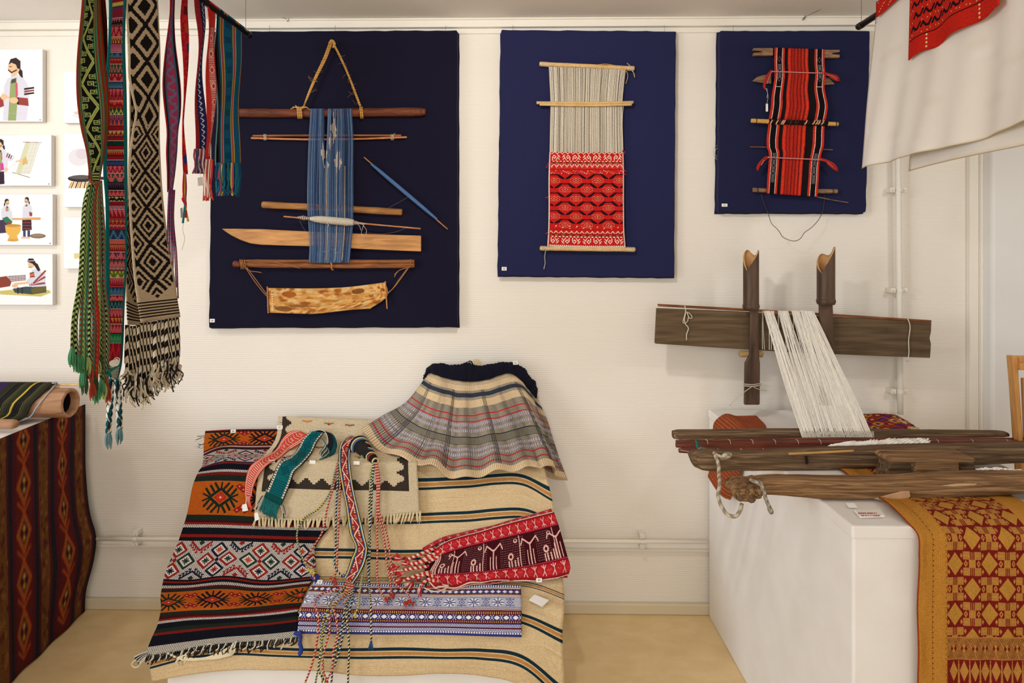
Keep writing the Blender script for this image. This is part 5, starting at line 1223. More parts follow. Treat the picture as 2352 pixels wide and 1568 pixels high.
# cards
numtag(PZ(1956, 1161, ZP + .006), fr_, V((0, 1, 0)) + V((0, 0, .25)), .022, .018, '', 'blank white number card lying on the plinth left of the text sign')
tg = numtag(PZ(2087, 1177, ZP + .010), fr_, V((0, 1, .25)), .034, .030, '37', 'number card lying on the left corner of the gold cloth')
sg = MB().prism([PZ(x, y, ZP + .002) for x, y in ((1962, 1175), (2022, 1174), (2032, 1188), (1975, 1190))], V((0, 0, .006))).done('text_sign', tag_m, None, bevel=.001, label='small white sign with two red lines of text on the plinth front', cat='sign')
for i, (x0_, x1_, y_) in enumerate(((1971, 2014, 1178.5), (1978, 2020, 1184))):
    m = MB(); x = x0_
    while x < x1_:
        w_ = rnd.uniform(1.2, 2.6); q = [PZ(x, y_ - 1.5, ZP + .0082), PZ(x + w_, y_ - 1.5, ZP + .0082), PZ(x + w_ + .4, y_ + 1.2, ZP + .0082), PZ(x + .4, y_ + 1.2, ZP + .0082)]
        m.prism(q, V((0, 0, .0004))); x += w_ + rnd.choice((.8, .8, 2.4))
    m.done('red_text', red_ink, sg, kind='stuff')

# wooden easel at the right edge
t = thing('wooden_easel', 'light orange wooden easel cut by the right edge of the picture', 'easel', PD(2350, 1010, 2.2))
w_oak = WOODD('orange_pine', (186, 128, 66), (212, 156, 92), (12, 12, 2), 4, rough=.4)
pd = lambda pts, d: [PD(x, y, d) for x, y in pts]
def leg(x0, x1, xb0, xb1, d):
    q = pd(((x0, 818), (x1, 818), (xb1, 1010), (xb0, 1010)), d); k = (q[0].z - 0) / (q[0].z - q[3].z)
    f0, f1 = q[0].lerp(q[3], k), q[1].lerp(q[2], k); MB().prism([q[0], q[1], f1, f0], FW * .03).done('leg', w_oak, t, bevel=.003)
leg(2325, 2338, 2341, 2349, 2.30); leg(2520, 2533, 2505, 2513, 2.30)
MB().prism(pd(((2338, 818), (2520, 818), (2516, 850), (2341, 850)), 2.31), FW * .02).done('crossbar', w_oak, t, bevel=.003)
MB().prism(pd(((2343, 834), (2366, 834), (2366, 850), (2344, 850)), 2.285), FW * .03).done('hinge_block', w_oak, t, bevel=.003)
MB().prism(pd(((2349, 868), (2508, 868), (2504, 1090), (2358, 1090)), 2.325), FW * .012).done('panel', w_oak, t, bevel=.003)
# ================================================================ low stepped platform in the middle, covered with textiles
prof = [(-.012, 1.30), (-.030, .84), (-.12, .728), (-.285, .728), (-.528, .40), (-.666, .36), (-.705, .20), (-.72, -.30)]
def surf(px, py, off=0.0):
    r = ray(px, py); best = None
    for (y0, z0), (y1, z1) in zip(prof[:-1], prof[1:]):
        # intersect ray (in y,z) with segment
        dy, dz = y1 - y0, z1 - z0; den = r.y * dz - r.z * dy
        if abs(den) < 1e-9: continue
        t = ((y0 - EYE.y) * dz - (z0 - EYE.z) * dy) / den
        yy, zz = EYE.y + r.y * t, EYE.z + r.z * t
        s = ((yy - y0) * dy + (zz - z0) * dz) / (dy * dy + dz * dz)
        if t > 0 and -1e-6 <= s <= 1 + 1e-6 and (best is None or t < best): best = t
    if best is None: best = 2.2
    return EYE + r * (best - off / r.length)
def sf(off): return lambda x, y: surf(x, y, off)
def rs(pts, K=9, xs=None):
    a = np.array(pts, float); t = np.linspace(0, 1, K); L = (a[:, 0] - a[0, 0]) / (a[-1, 0] - a[0, 0])
    return [tuple(p) for p in herm(L, a, t)]
x0p, x1p = -1.20, .05
m = MB(); q = [(y, z) for y, z in prof[2:7]]
pts = [(-.062, 0), (-.062, .70), (-.11, .70), (-.275, .70), (-.515, .375), (-.645, .335), (-.665, .19), (-.672, 0)]
m.prism([V((x0p, y, z)) for y, z in pts], V((x1p - x0p, 0, 0)))
m.done('display_platform', canvas_w, None, bevel=.01, label='low stepped white platform hidden under the striped blanket', cat='platform')

# --- cream striped blanket
NVY, TAN, CR = (24, 48, 58), (190, 136, 78), (216, 190, 148)
Hh = 960; c = Cv(700, Hh, CR)
for i in range(900):
    x, y = NR.rand() * 700, NR.rand() * Hh; q = [(206, 176, 128), (224, 202, 164), (212, 184, 138)][int(NR.rand() * 3)]; c.rect(x, y, x + 20 + 70 * NR.rand(), y + 1 + 2 * NR.rand(), q)
def pairb(v, s=1.0, lower=1.0):
    y = v * 2
    c.band(y - 27 * s, y - 11 * s, NVY); c.band(y - 6 * s, y + 10 * s, TAN); c.band(y + 15 * s, y + 28 * s * lower, NVY); c.band(y + 10 * s, y + 11 * s, (206, 170, 120))
pairb(38, .9); pairb(118, .9); pairb(200, .85); 
c.band(2 * 254, 2 * 255.5, NVY); c.band(2 * 257, 2 * 260, TAN); c.band(2 * 262, 2 * 263.5, NVY)
pairb(350, .85); pairb(432, .9)
for y in range(0, Hh, 3): c.a[y] *= .965
c.vary(.06, 2)
bl = [(700, 1062, 0), ]
BR = [
 (0, [(700, 1060), (960, 1066), (1100, 1064), (1200, 1060), (1250, 1072)]),
 (38, [(640, 1112), (960, 1112), (1060, 1108), (1200, 1103), (1240, 1112), (1266, 1136)]),
 (118, [(600, 1190), (960, 1190), (1060, 1186), (1200, 1179), (1235, 1182), (1276, 1205)]),
 (200, [(560, 1272), (730, 1270), (960, 1274), (1100, 1272), (1250, 1268), (1288, 1288)]),
 (258, [(480, 1330), (730, 1328), (900, 1330), (1100, 1338), (1230, 1346), (1296, 1372)]),
 (350, [(400, 1425), (700, 1418), (1000, 1418), (1200, 1420), (1250, 1432), (1292, 1460)]),
 (432, [(345, 1525), (400, 1508), (740, 1500), (1000, 1500), (1150, 1508), (1230, 1532), (1298, 1600)]),
 (480, [(348, 1566), (420, 1550), (740, 1542), (900, 1552), (1000, 1546), (1150, 1562), (1240, 1600), (1300, 1680)])]
spatch('striped_blanket', BR, .008, woven('cream_striped_wool', c, 260, 320, bs=.6, bd=.002, fz=.1), nu=120, nv=130, disp=lambda U, Vv: .0025 * np.sin(U * 17 + 2 * Vv) * np.sin(Vv * 11) + .002 * np.sin(U * 31 + Vv * 5), solid=.004,
      label='cream wool blanket with navy and tan stripes covering the stepped platform', cat='blanket')

# --- orange, black and white kilim on the left
OR, RDK, KB, GNK, WK = (190, 92, 26), (134, 30, 26), (20, 20, 26), (30, 40, 32), (206, 198, 188)
kw, kh = 720, 1370; c = Cv(kw, kh, KB)
def stripe(v0, v1, q): c.band(v0 * 2, v1 * 2, q)
def dotted(v0, v1):
    stripe(v0, v1, KB)
    for x in range(0, kw, 9): c.poly([(x, v1 * 2), (x + 6, v1 * 2), (x + 9, v0 * 2), (x + 3, v0 * 2)], (222, 216, 206))
def comb(cx, cy, s, q, n=4, L=26, w=6, rot=0):
    """stepped star: diamond ring with comb teeth on four diagonals"""
    for sx in (-1, 1):
        for sy in (-1, 1):
            for i in range(n):
                a = 20 + i * 15; px_, py_ = cx + sx * a * 1.15 * s, cy + sy * (62 - a * .72) * s
                c.line([(px_, py_), (px_ + sx * 2, py_ + sy * L * .62 * s)], w * s, q); 
            for i in range(2): c.line([(cx + sx * (60 + i * 0) * s, cy + sy * (10 + i * 18) * s), (cx + sx * 88 * s, cy + sy * (14 + i * 20) * s)], w * s, q)
def orange(v0, v1, step=220, ph=110):
    y0, y1 = v0 * 2, v1 * 2; c.band(y0, y1, OR); h = y1 - y0; cy = (y0 + y1) / 2
    for y in range(int(y0), int(y1), 4): c.a[y] *= .90
    for k, x in enumerate(range(ph, kw + 160, step)):
        q = (GNK, (24, 18, 34), (24, 22, 22))[k % 3]; 
        c.line([(x - 54, cy), (x, cy - 40), (x + 54, cy), (x, cy + 40), (x - 54, cy)], 13, q)
        for sx in (-1, 1):
            for sy in (-1, 1):
                for i, (a, b_) in enumerate(((14, 40), (34, 28), (54, 14))):
                    c.line([(x + sx * a, cy + sy * b_), (x + sx * (a + 20), cy + sy * (b_ + 26))], 11, q)
                c.line([(x + sx * 54, cy + sy * 2), (x + sx * 84, cy + sy * 16)], 8, q)
        c.line([(x, cy - 44), (x, cy - 68)], 9, q); c.line([(x, cy + 44), (x, cy + 68)], 9, q)
        c.dia(x, cy, 32, 26, (170, 44, 30)); c.dia(x, cy, 22, 18, (196, 56, 36)); c.disc(x, cy, 5, (236, 206, 190), 4)
        xx = x + step / 2
        for dy in (-54, 54):
            for (ax, ay) in ((-20, 0), (20, 0), (0, -14 if dy > 0 else 14)):
                c.dia(xx + ax, cy + dy + ay, 19, 14, (134, 26, 24)); c.dia(xx + ax, cy + dy + ay, 12, 9, (168, 40, 32)); c.disc(xx + ax, cy + dy + ay, 3, (236, 190, 180))
def white(v0, v1):
    y0, y1 = v0 * 2, v1 * 2; c.band(y0, y1, WK); cy = (y0 + y1) / 2
    for y in range(int(y0), int(y1), 6):
        for x in range((y // 6 % 2) * 5, kw, 10): c.rect(x, y, x + 5, y + 3, (84, 78, 82))
    A_, G_, N_ = (150, 36, 34), (38, 54, 44), (28, 30, 50); O_ = (190, 70, 44)
    for k in range(-1, 5):
        x = 20 + k * 212; q = [(A_, G_), (N_, O_)][k % 2]
        for dx, dy, ring, cr_ in ((-56, 2, A_ if k % 2 else G_, G_ if k % 2 else O_), (56, 2, A_ if k % 2 else G_, G_), (0, -46, q[0], O_ if k % 2 else G_), (0, 50, N_ if k % 2 else A_, A_ if k % 2 else N_)):
            xx, yy = x + dx, cy + dy; c.dia(xx, yy, 44, 36, (216, 208, 198)); c.dring(xx, yy, 40, 33, 10, ring)
            c.line([(xx - 16, yy), (xx + 16, yy)], 6, cr_); c.line([(xx, yy - 14), (xx, yy + 14)], 6, cr_); c.line([(xx - 10, yy - 9), (xx + 10, yy + 9)], 5, cr_); c.line([(xx - 10, yy + 9), (xx + 10, yy - 9)], 5, cr_)
        c.disc(x, cy + 2, 9, q[0])
        for s, qq in ((-1, (A_, N_)[k % 2]), (1, (N_, A_)[k % 2])):
            X_ = x + 106
            for sx in (-1, 1):
                c.line([(X_, cy + s * 46), (X_ + sx * 52, cy + s * 84)], 8, qq)
                for i in range(4):
                    bx_, by_ = X_ + sx * (14 + i * 13), cy + s * (52 + i * 10)
                    c.line([(bx_, by_), (bx_ - sx * 3, by_ - s * 16), (bx_ + sx * 5, by_ - s * 14)], 6, qq)
            c.dia(X_, cy + s * 80, 15, 12, (G_, A_)[k % 2])
stripe(0, 4, RDK); stripe(4, 10, KB); orange(10, 70)
stripe(70, 76, (60, 30, 36)); stripe(76, 79, (206, 196, 186)); stripe(79, 84, RDK); stripe(84, 90, KB); white(90, 180)
stripe(180, 186, (40, 34, 60)); stripe(186, 192, RDK); stripe(192, 214, (18, 20, 30)); dotted(214, 221); stripe(221, 229, (110, 26, 26)); stripe(229, 243, GNK)
orange(243, 322, 220, 146); stripe(322, 334, GNK); stripe(334, 339, (60, 18, 20)); stripe(339, 344, RDK); dotted(344, 351); stripe(351, 366, (18, 22, 30)); stripe(366, 373, RDK); stripe(373, 381, KB)
white(381, 469); stripe(469, 473, KB); stripe(473, 477, RDK); stripe(477, 482, KB); dotted(482, 488); stripe(488, 492, (90, 20, 22)); stripe(492, 497, GNK)
orange(497, 577, 220, 40); stripe(577, 585, GNK); stripe(585, 592, (60, 18, 20)); stripe(592, 596, RDK); dotted(596, 602); stripe(602, 618, (18, 20, 30)); stripe(618, 630, GNK); stripe(630, 638, (120, 30, 26)); stripe(638, 664, (18, 20, 30))
c.band(1328, kh, (196, 190, 178))
for y in range(1330, kh, 6):
    for x in range((y // 6 % 2) * 5, kw, 10): c.rect(x, y, x + 4, y + 3, (50, 46, 48))
for y in range(0, kh, 5): c.a[y] *= .90
c.vary(.12, 2)
KR = [
 (0, [(472, 990), (560, 986), (660, 985), (770, 990)]), (40, [(470, 1013), (560, 1008), (660, 1006), (770, 1008)]),
 (70, [(468, 1040), (500, 1026), (580, 1021), (770, 1022)]), (90, [(467, 1050), (502, 1037), (580, 1033), (770, 1034)]),
 (180, [(463, 1074), (505, 1060), (580, 1061), (770, 1066)]), (214, [(456, 1085), (505, 1078), (580, 1080), (770, 1086)]),
 (243, [(447, 1107), (500, 1104), (590, 1107), (770, 1112)]), (322, [(430, 1182), (500, 1182), (590, 1187), (770, 1190)]),
 (381, [(410, 1241), (500, 1242), (600, 1245), (728, 1248)]), (469, [(376, 1331), (440, 1333), (520, 1323), (600, 1331), (722, 1326)]),
 (497, [(370, 1362), (430, 1360), (520, 1354), (600, 1357), (708, 1350)]), (577, [(368, 1407), (430, 1402), (520, 1399), (600, 1394), (692, 1385)]),
 (602, [(362, 1433), (430, 1424), (520, 1419), (600, 1413), (684, 1404)]), (640, [(350, 1462), (430, 1452), (520, 1443), (600, 1437), (684, 1428)]),
 (685, [(333, 1506), (430, 1490), (520, 1480), (600, 1474), (684, 1466)])]
km = woven('kilim_weave', c, 200, 380, bs=.8, bd=.0025, fz=.22)
t = thing('kilim_rug', 'orange black and white kilim rug draped over the left of the platform', 'rug', surf(550, 1240))
spatch('rug', KR, .022, km, parent=t, nu=90, nv=170, disp=lambda U, Vv: .002 * np.sin(U * 10 + Vv * 6) + .0025 * np.sin(U * 6 + 1) * np.sin(Vv * 20), solid=.006)
ks = sf(.026)
mm = [MB(), MB()]
for i in range(84):
    u = i / 83; x = 336 + 346 * u; y = float(np.interp(x, [333, 430, 520, 600, 684], [1504, 1489, 1479, 1473, 1464])); L = rnd.uniform(10, 26)
    mm[i % 4 == 0].tube(curve([ks(x, y - 2), ks(x - 3 + rnd.uniform(-3, 3), y + L * .5), ks(x - 7 + rnd.uniform(-7, 5), y + L)], 7), .0024, 5)
for i in range(14):
    a = rnd.uniform(-1, 1); mm[i % 3 == 0].tube(curve([ks(340, 1500 + a * 4), ks(325, 1508 + a * 8), ks(314 + a * 6, 1518 + a * 10)], 7), .0024, 5)
for i in range(10):
    y = 1000 + i * 2 if i < 4 else 1008 + i * 2; mm[i % 2].tube(curve([ks(472, y), ks(462, y + 4 + rnd.uniform(-3, 3)), ks(449 + rnd.uniform(-2, 8), y + rnd.uniform(-2, 12))], 6), .0013, 5)
mm[0].done('fringe', plain('black_wool_fringe', (24, 24, 26), .95), t, True, kind='stuff'); mm[1].done('fringe', plain('white_wool_fringe', (206, 200, 186), .95), t, True, kind='stuff')
cfm = plain('cream_yarn', (226, 212, 180), .9)
for i in range(7):
    o = i * 1.6
    MB().tube(curve([ks(376 + o, 1490 + o * .3), ks(390 + o, 1503 + o * .5), ks(415, 1508 + o * .6), ks(440, 1511 + o * .5), ks(470, 1510 + o * .4), ks(500 + o, 1500 + o), ks(525 + o * 1.5, 1486 + o), ks(545 - o * .5, 1472 + o)], 30), .0019, 6).done('cream_yarn', cfm, t, True)
strings('cream_loop', [[ks(418, 1504), ks(424, 1488), ks(440, 1484), ks(447, 1492), ks(470, 1490), ks(480, 1478), ks(492, 1480)]], .0012, cfm, t)
strings('cream_knot', [[ks(404, 1520), ks(416, 1508), ks(428, 1504), ks(424, 1514), ks(408, 1510)]], .0032, cfm, t)
for pts in ([(412, 1508), (406, 1520), (410, 1530)], [(425, 1512), (424, 1522)], [(302, 1524), (310, 1516), (322, 1520), (318, 1530), (306, 1531), (302, 1524)]):
    strings('cream_end', [[ks(*p) for p in pts]], .0020, cfm, t)

# --- cream rug with dark stepped border
c = Cv(760, 480, (206, 188, 156)); DB = (58, 50, 44)
for i in range(500):
    x, y = NR.rand() * 760, NR.rand() * 480; q = [(196, 176, 142), (214, 198, 168)][int(NR.rand() * 2)]; c.rect(x, y, x + 10 + 50 * NR.rand(), y + 2, q)
def steps(x0, y0, x1, y1, side, n, w=26, h=22):
    for i in range(n):
        t_ = (i + .5) / n; x, y = x0 + (x1 - x0) * t_, y0 + (y1 - y0) * t_
        for k in range(3):
            a = w * (1 - k / 3)
            if x0 == x1: c.rect(x, y - a, x + side * (h * (k + 1) / 3), y + a, DB)
            else: c.rect(x - a, y, x + a, y + side * (h * (k + 1) / 3), DB)
c.rect(24, 0, 44, 380, DB); steps(40, 0, 40, 380, 1, 6, 22, 34); c.rect(24, 340, 715, 362, DB); steps(40, 342, 720, 342, -1, 9, 30, 30)
c.rect(694, 150, 716, 362, DB); steps(700, 160, 700, 360, -1, 3, 22, 40); c.rect(24, 362, 28, 366, DB)
def bird(x, y, q1, q2, s=1.0):
    for dx in (-26, -13, 0, 13, 26): c.line([(x, y + 4 * s), (x + dx * s, y - 8 * s - (dx == 0) * 4)], 3, q1 if dx else q2)
    c.dia(x, y, 12 * s, 7 * s, q2); c.line([(x - 28 * s, y - 2), (x + 28 * s, y - 2)], 3, q1)
bird(160, 24, (196, 90, 50), (214, 150, 80)); bird(280, 30, (40, 120, 80), (190, 40, 44)); bird(396, 34, (60, 50, 44), (196, 120, 90), .9); bird(250, 150, (60, 50, 44), (196, 120, 70), .8)
bird(470, 190, (206, 130, 60), (70, 120, 60), .9); bird(240, 220, (60, 120, 70), (206, 90, 60), .9); bird(640, 120, (60, 50, 44), (196, 120, 60), .8)
c.rect(8, 30, 26, 32, DB); c.vary(.08, 2)
RR = [(0, [(640, 957), (700, 958), (800, 963), (880, 968), (956, 974)]), (60, [(632, 1012), (700, 1014), (860, 1020), (956, 1026)]), (100, [(607, 1050), (700, 1052), (860, 1058), (958, 1064)]), (170, [(592, 1106), (700, 1112), (860, 1116), (961, 1120)]), (240, [(584, 1190), (700, 1195), (860, 1188), (964, 1178)])]
t = thing('cream_rug', 'cream wool rug with dark stepped border and knotted fringe', 'rug', surf(780, 1100))
spatch('rug', RR, .038, woven('cream_wool_rug', c, 160, 110, bs=.7, bd=.003), parent=t, nu=80, nv=90, disp=lambda U, Vv: .0015 * np.sin(U * 13 + Vv * 5), solid=.007)
kr = sf(.042); cw = plain('cream_wool', (206, 188, 150), .95)
m = MB()
for i in range(52):
    x = 588 + 376 * i / 51; y = float(np.interp(x, [584, 700, 860, 964], [1188, 1193, 1186, 1176])); s = rnd.uniform(-12, 2)
    for k in range(3): m.tube(curve([kr(x + k * 1.4, y - 3), kr(x + s * .4 + k, y + 9), kr(x + s + k * 1.8, y + 21 + rnd.uniform(-4, 3))], 7), [.0026] * 5 + [.0018, .0012], 5)
m.done('fringe', cw, t, True, kind='stuff')
strings('hanging_strand', [[kr(965, 1180), kr(963, 1205), kr(963, 1236)]], .0011, cw, t)

# --- striped cloth tags
def ctag(px, py, off, w, h, txt, label, tilt=0): 
    p = surf(px, py, off); n = (EYE - p).normalized(); r = V((math.cos(tilt), 0, math.sin(tilt))); u = n.cross(r)
    if u.z < 0: u = -u
    return numtag(p, r, u, w, h, txt, label)
ctag(536, 990, .03, .022, .014, '26', 'number card on the top edge of the kilim rug')
ctag(643, 981, .045, .024, .015, '27', 'number card on the top left of the cream rug')
ctag(624, 1060, .05, .024, .012, '', 'blank number card between the coral and the teal sash')
ctag(718, 1061, .05, .024, .013, '', 'blank number card right of the teal sash')
ctag(819, 1063, .05, .024, .013, '', 'blank number card under the rolled sash on the cream rug')

# --- blue and white patterned runner
c = Cv(1040, 244, (206, 208, 220)); BLU, MRN, YL2, WH2 = (50, 58, 130), (92, 26, 42), (190, 166, 80), (232, 230, 232)
def bnd(a, b_, q): c.band(a * 2, b_ * 2, q)
bnd(0, 7, BLU); c.dash(2, 12, WH2, 12, 7); bnd(7, 9, WH2); bnd(9, 13, MRN); c.dash(20, 24, YL2, 8, 3); bnd(13, 20, BLU)
for x in range(0, 1040, 30): c.dia(x, 33, 13, 7, WH2)
bnd(20, 24, MRN); c.dash(42, 46, YL2, 8, 3); bnd(24, 26, WH2); bnd(26, 27, MRN); bnd(27, 29, WH2); bnd(29, 30, MRN); bnd(30, 52, (188, 190, 208))
for k, x in enumerate(range(0, 1040, 58)):
    if k % 2 == 0:
        for a in range(8): th_ = a * math.pi / 4 + .39; c.poly([(x, 82), (x + 26 * math.cos(th_ - .3), 82 + 15 * math.sin(th_ - .3)), (x + 30 * math.cos(th_), 82 + 18 * math.sin(th_)), (x + 26 * math.cos(th_ + .3), 82 + 15 * math.sin(th_ + .3))], (238, 238, 240))
        for a in range(8): th_ = a * math.pi / 4; c.line([(x + 5 * math.cos(th_), 82 + 4 * math.sin(th_)), (x + 27 * math.cos(th_), 82 + 19 * math.sin(th_))], 3.2, BLU)
    else:
        c.dring(x, 82, 14, 12, 3, (84, 92, 150)); c.dia(x, 82, 5, 4, (84, 92, 150))
        for sx in (-1, 1):
            for sy in (-1, 1): c.line([(x + sx * 8, 82 + sy * 16), (x + sx * 16, 82 + sy * 12), (x + sx * 20, 82 + sy * 18)], 3, BLU); c.line([(x, 82 + sy * 18), (x + sx * 5, 82 + sy * 14)], 3, BLU)
for a in (52, 55, 57): bnd(a, a + 1, MRN); bnd(a + 1, a + 2, WH2)
bnd(59, 69, MRN); c.dash(124, 134, YL2, 10, 4); bnd(69, 82, BLU)
for k, x in enumerate(range(0, 1040, 44)):
    for (dx, dy) in ((0, 0), (-9, 0), (9, 0), (0, -7), (0, 7), (-5, -4), (5, -4), (-5, 4), (5, 4)): c.dia(x + dx, 151 + dy, 5.5, 4.5, WH2)
    for sx in (-1, 1):
        for i in range(4): c.dia(x + 22 + sx * (-6 + i * 4), 140 + i * 7, 3, 3, WH2)
bnd(82, 90, MRN); c.dash(168, 176, YL2, 10, 4); bnd(90, 92, BLU); bnd(92, 100, BLU)
for x in range(-10, 1040, 8): c.line([(x, 200), (x + 9, 186)], 3.2, WH2)
bnd(100, 103, MRN); bnd(103, 112, BLU); c.dash(208, 214, WH2, 8, 5); c.dash(216, 222, WH2, 8, 5, 4); bnd(112, 114, MRN); bnd(114, 122, BLU); c.dash(224, 232, WH2, 12, 8)
c.vary(.08, 2)
RU = [(0, [(722, 1336), (800, 1338), (1000, 1343), (1196, 1344)]), (30, [(705, 1365), (800, 1369), (1000, 1372), (1197, 1373)]), (60, [(692, 1396), (800, 1399), (1000, 1402), (1198, 1403)]), (122, [(683, 1454), (800, 1456), (1000, 1457), (1198, 1463)])]
t = thing('patterned_runner', 'blue and white patterned runner lying across the lower platform step', 'runner', surf(940, 1400))
spatch('runner', RU, .024, woven('blue_white_runner', c, 260, 90, bs=.4), parent=t, nu=90, nv=40, disp=lambda U, Vv: .0012 * np.sin(U * 16 + Vv), solid=.003)
bt = plain('blue_wool', (44, 62, 140), .95)
kf = sf(.036)
MB().tube(curve([kf(684, 1450), kf(690, 1462), kf(689, 1478), kf(692, 1490), kf(688, 1504)], 20), [.006, .007, .005, .007, .005, .007, .006, .005, .007, .005, .007, .006, .006, .007, .006, .007, .007, .008, .007, .005], 8).done('blue_tie', bt, t, True)
MB().tube(curve([kf(676, 1452), kf(684, 1456), kf(692, 1450)], 8), .006, 8).done('blue_tie', bt, t, True)
MB().tube(curve([kf(716, 1324), kf(722, 1330), kf(732, 1326), kf(724, 1320)], 8), .006, 8).done('blue_tie', bt, t, True)
ctag(735, 1336, .035, .018, .012, '32', 'number card on the top left corner of the patterned runner')

# --- folded red sash
RS, PKS, MRS, DOT = (166, 26, 36), (226, 176, 166), (62, 16, 22), (222, 190, 186)
c = Cv(640, 230, RS); c.band(0, 4, (226, 196, 176)); c.band(4, 8, (110, 16, 24)); c.band(52, 56, (190, 50, 70)); c.band(56, 60, (100, 14, 24)); c.band(60, 172, MRS); c.band(172, 175, (190, 50, 70)); c.band(175, 178, (110, 16, 24)); c.band(222, 226, (110, 16, 24)); c.band(226, 230, (226, 196, 176))
for yy, s in ((30, 1), (200, -1)):
    for k, x in enumerate(range(20, 640, 44)):
        c.disc(x, yy, 15, (186, 40, 46), 15); c.line([(x + 22, yy + 20 * s), (x + 22, yy), (x + 14, yy - 14 * s)], 4, PKS); c.line([(x + 22, yy), (x + 30, yy - 16 * s)], 4, PKS); c.line([(x + 12, yy + 18 * s), (x + 22, yy + 8 * s), (x + 32, yy + 18 * s)], 3.5, PKS)
        for dx in (-6, 0, 6): c.disc(x + dx, yy - abs(dx) * .5, 1.5, PKS)
for x in range(40, 640, 8):
    for y in range(66, 170, 8): c.rect(x, y, x + 2.5, y + 2.5, DOT)
for k, x in enumerate((120, 300, 480, 610)):
    c.rect(x - 30, 64, x + 30, 168, MRS); c.line([(x, 168), (x, 96)], 7, PKS); c.line([(x, 100), (x - 34, 76)], 6, PKS); c.line([(x, 100), (x + 34, 76)], 6, PKS); c.line([(x - 34, 76), (x - 44, 96)], 5, PKS); c.line([(x + 34, 76), (x + 44, 96)], 5, PKS)
    c.line([(x - 14, 168), (x - 14, 120)], 5, PKS); c.line([(x + 14, 168), (x + 14, 120)], 5, PKS)
for k, x in enumerate((60, 210, 390, 560)):
    for dx in (-18, -6, 10, 24): c.rect(x + dx, 136 + (dx % 4) * 4, x + dx + 6, 170, PKS)
    c.disc(x - 6, 130, 13, PKS); c.disc(x - 6, 130, 6, MRS); c.line([(x + 40, 62), (x + 40, 170)], 4, PKS)
    c.disc(x + 20, 78, 10, PKS, 8); c.disc(x + 20, 76, 4, MRS)
for x in (4, 14, 26): c.rect(x, 56, x + 5, 176, PKS)
for y in range(60, 172, 10): c.rect(8, y, 26, y + 4, PKS)
c.vary(.14, 2)
TP = [(995, 1262), (1020, 1247), (1100, 1220), (1180, 1198), (1250, 1179), (1272, 1174)]
M1_ = [(1000, 1282), (1040, 1266), (1100, 1250), (1180, 1232), (1250, 1214), (1283, 1206)]
M2_ = [(985, 1318), (1030, 1316), (1100, 1312), (1180, 1302), (1250, 1290), (1303, 1277)]
M3_ = [(985, 1334), (1030, 1334), (1100, 1326), (1180, 1318), (1250, 1314), (1310, 1302)]
BT = [(1000, 1352), (1040, 1348), (1100, 1338), (1160, 1333), (1240, 1334), (1306, 1320)]
t = thing('folded_red_belt', 'folded red and maroon sash with white figures and red tassels', 'sash', surf(1150, 1260))
sm_ = woven('red_figured_weave', c, 150, 60, bs=.6)
patch('sash', [[surf(x, y, o) for x, y in rs(p, 9)] for p, o in ((TP, .050), (M1_, .055), (M2_, .050), (M3_, .048), (BT, .042))], sm_, vs=[0, .26, .74, .88, 1], parent=t, nu=80, nv=40, disp=lambda U, Vv: .003 * np.sin(U * 12 + Vv * 3) + .006 * np.sin(U * 30) * (Vv > .85), solid=.005)
patch('under_fold', [[surf(x, y, .030) for x, y in rs(p, 7)] for p in ([(970, 1258), (1010, 1236), (1100, 1214), (1180, 1192), (1266, 1168)], [(985, 1290), (1040, 1262), (1100, 1242), (1180, 1222), (1276, 1196)])], sm_, parent=t, nu=60, nv=10, disp=lambda U, Vv: .003 * np.sin(U * 20), solid=.004)
patch('under_fold', [[surf(x, y, .030) for x, y in rs(p, 7)] for p in ([(985, 1330), (1100, 1322), (1200, 1316), (1300, 1300)], [(975, 1352), (1012, 1356), (1100, 1342), (1180, 1336), (1304, 1326)])], sm_, parent=t, nu=60, nv=10, disp=lambda U, Vv: .004 * np.sin(U * 24), solid=.004)
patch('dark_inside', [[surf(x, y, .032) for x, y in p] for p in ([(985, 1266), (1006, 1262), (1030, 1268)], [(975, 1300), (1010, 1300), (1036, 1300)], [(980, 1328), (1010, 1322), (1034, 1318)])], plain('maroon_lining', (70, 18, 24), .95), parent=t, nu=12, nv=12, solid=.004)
redw, pkw = plain('red_tassel_wool', (176, 30, 38), .95), plain('pink_cream_cord', (226, 190, 166), .95); twp = cord_mat('pink_red_twist', [(226, 192, 170), (180, 40, 44)], 60)
for (xa, ya, xb, yb, xc, yc) in [(1000, 1258, 965, 1272, 935, 1285), (1006, 1272, 970, 1290, 930, 1296), (1014, 1264, 980, 1280, 948, 1300), (985, 1300, 955, 1304, 922, 1310), (990, 1312, 955, 1322, 926, 1334), (1000, 1326, 980, 1318, 955, 1330), (1004, 1338, 985, 1330, 965, 1345), (1020, 1268, 1000, 1282, 985, 1290)]:
    MB().tube(curve([surf(xa, ya, .05), surf(xb, yb, .06), surf(xc, yc, .045)], 16), .0056, 7).done('twisted_cord', twp, t, True)
mm = [MB(), MB()]
for (x, y, a) in [(925, 1284, 200), (918, 1300, 180), (912, 1308, 170), (925, 1328, 150), (945, 1296, 210), (950, 1334, 130), (968, 1344, 110), (980, 1290, 190), (930, 1312, 165), (975, 1316, 150), (1000, 1276, 185)]:
    for k in range(16):
        th_ = math.radians(a + rnd.uniform(-28, 28)); L = rnd.uniform(12, 26)
        mm[(k % 4 == 0)].tube(curve([surf(x, y, .05), surf(x + math.cos(th_) * L * .5, y + math.sin(th_) * L * .5 + 1, .055), surf(x + math.cos(th_) * L + rnd.uniform(-3, 3), y + math.sin(th_) * L + rnd.uniform(-2, 3), .04)], 6), [.0024] * 4 + [.0018, .001], 5)
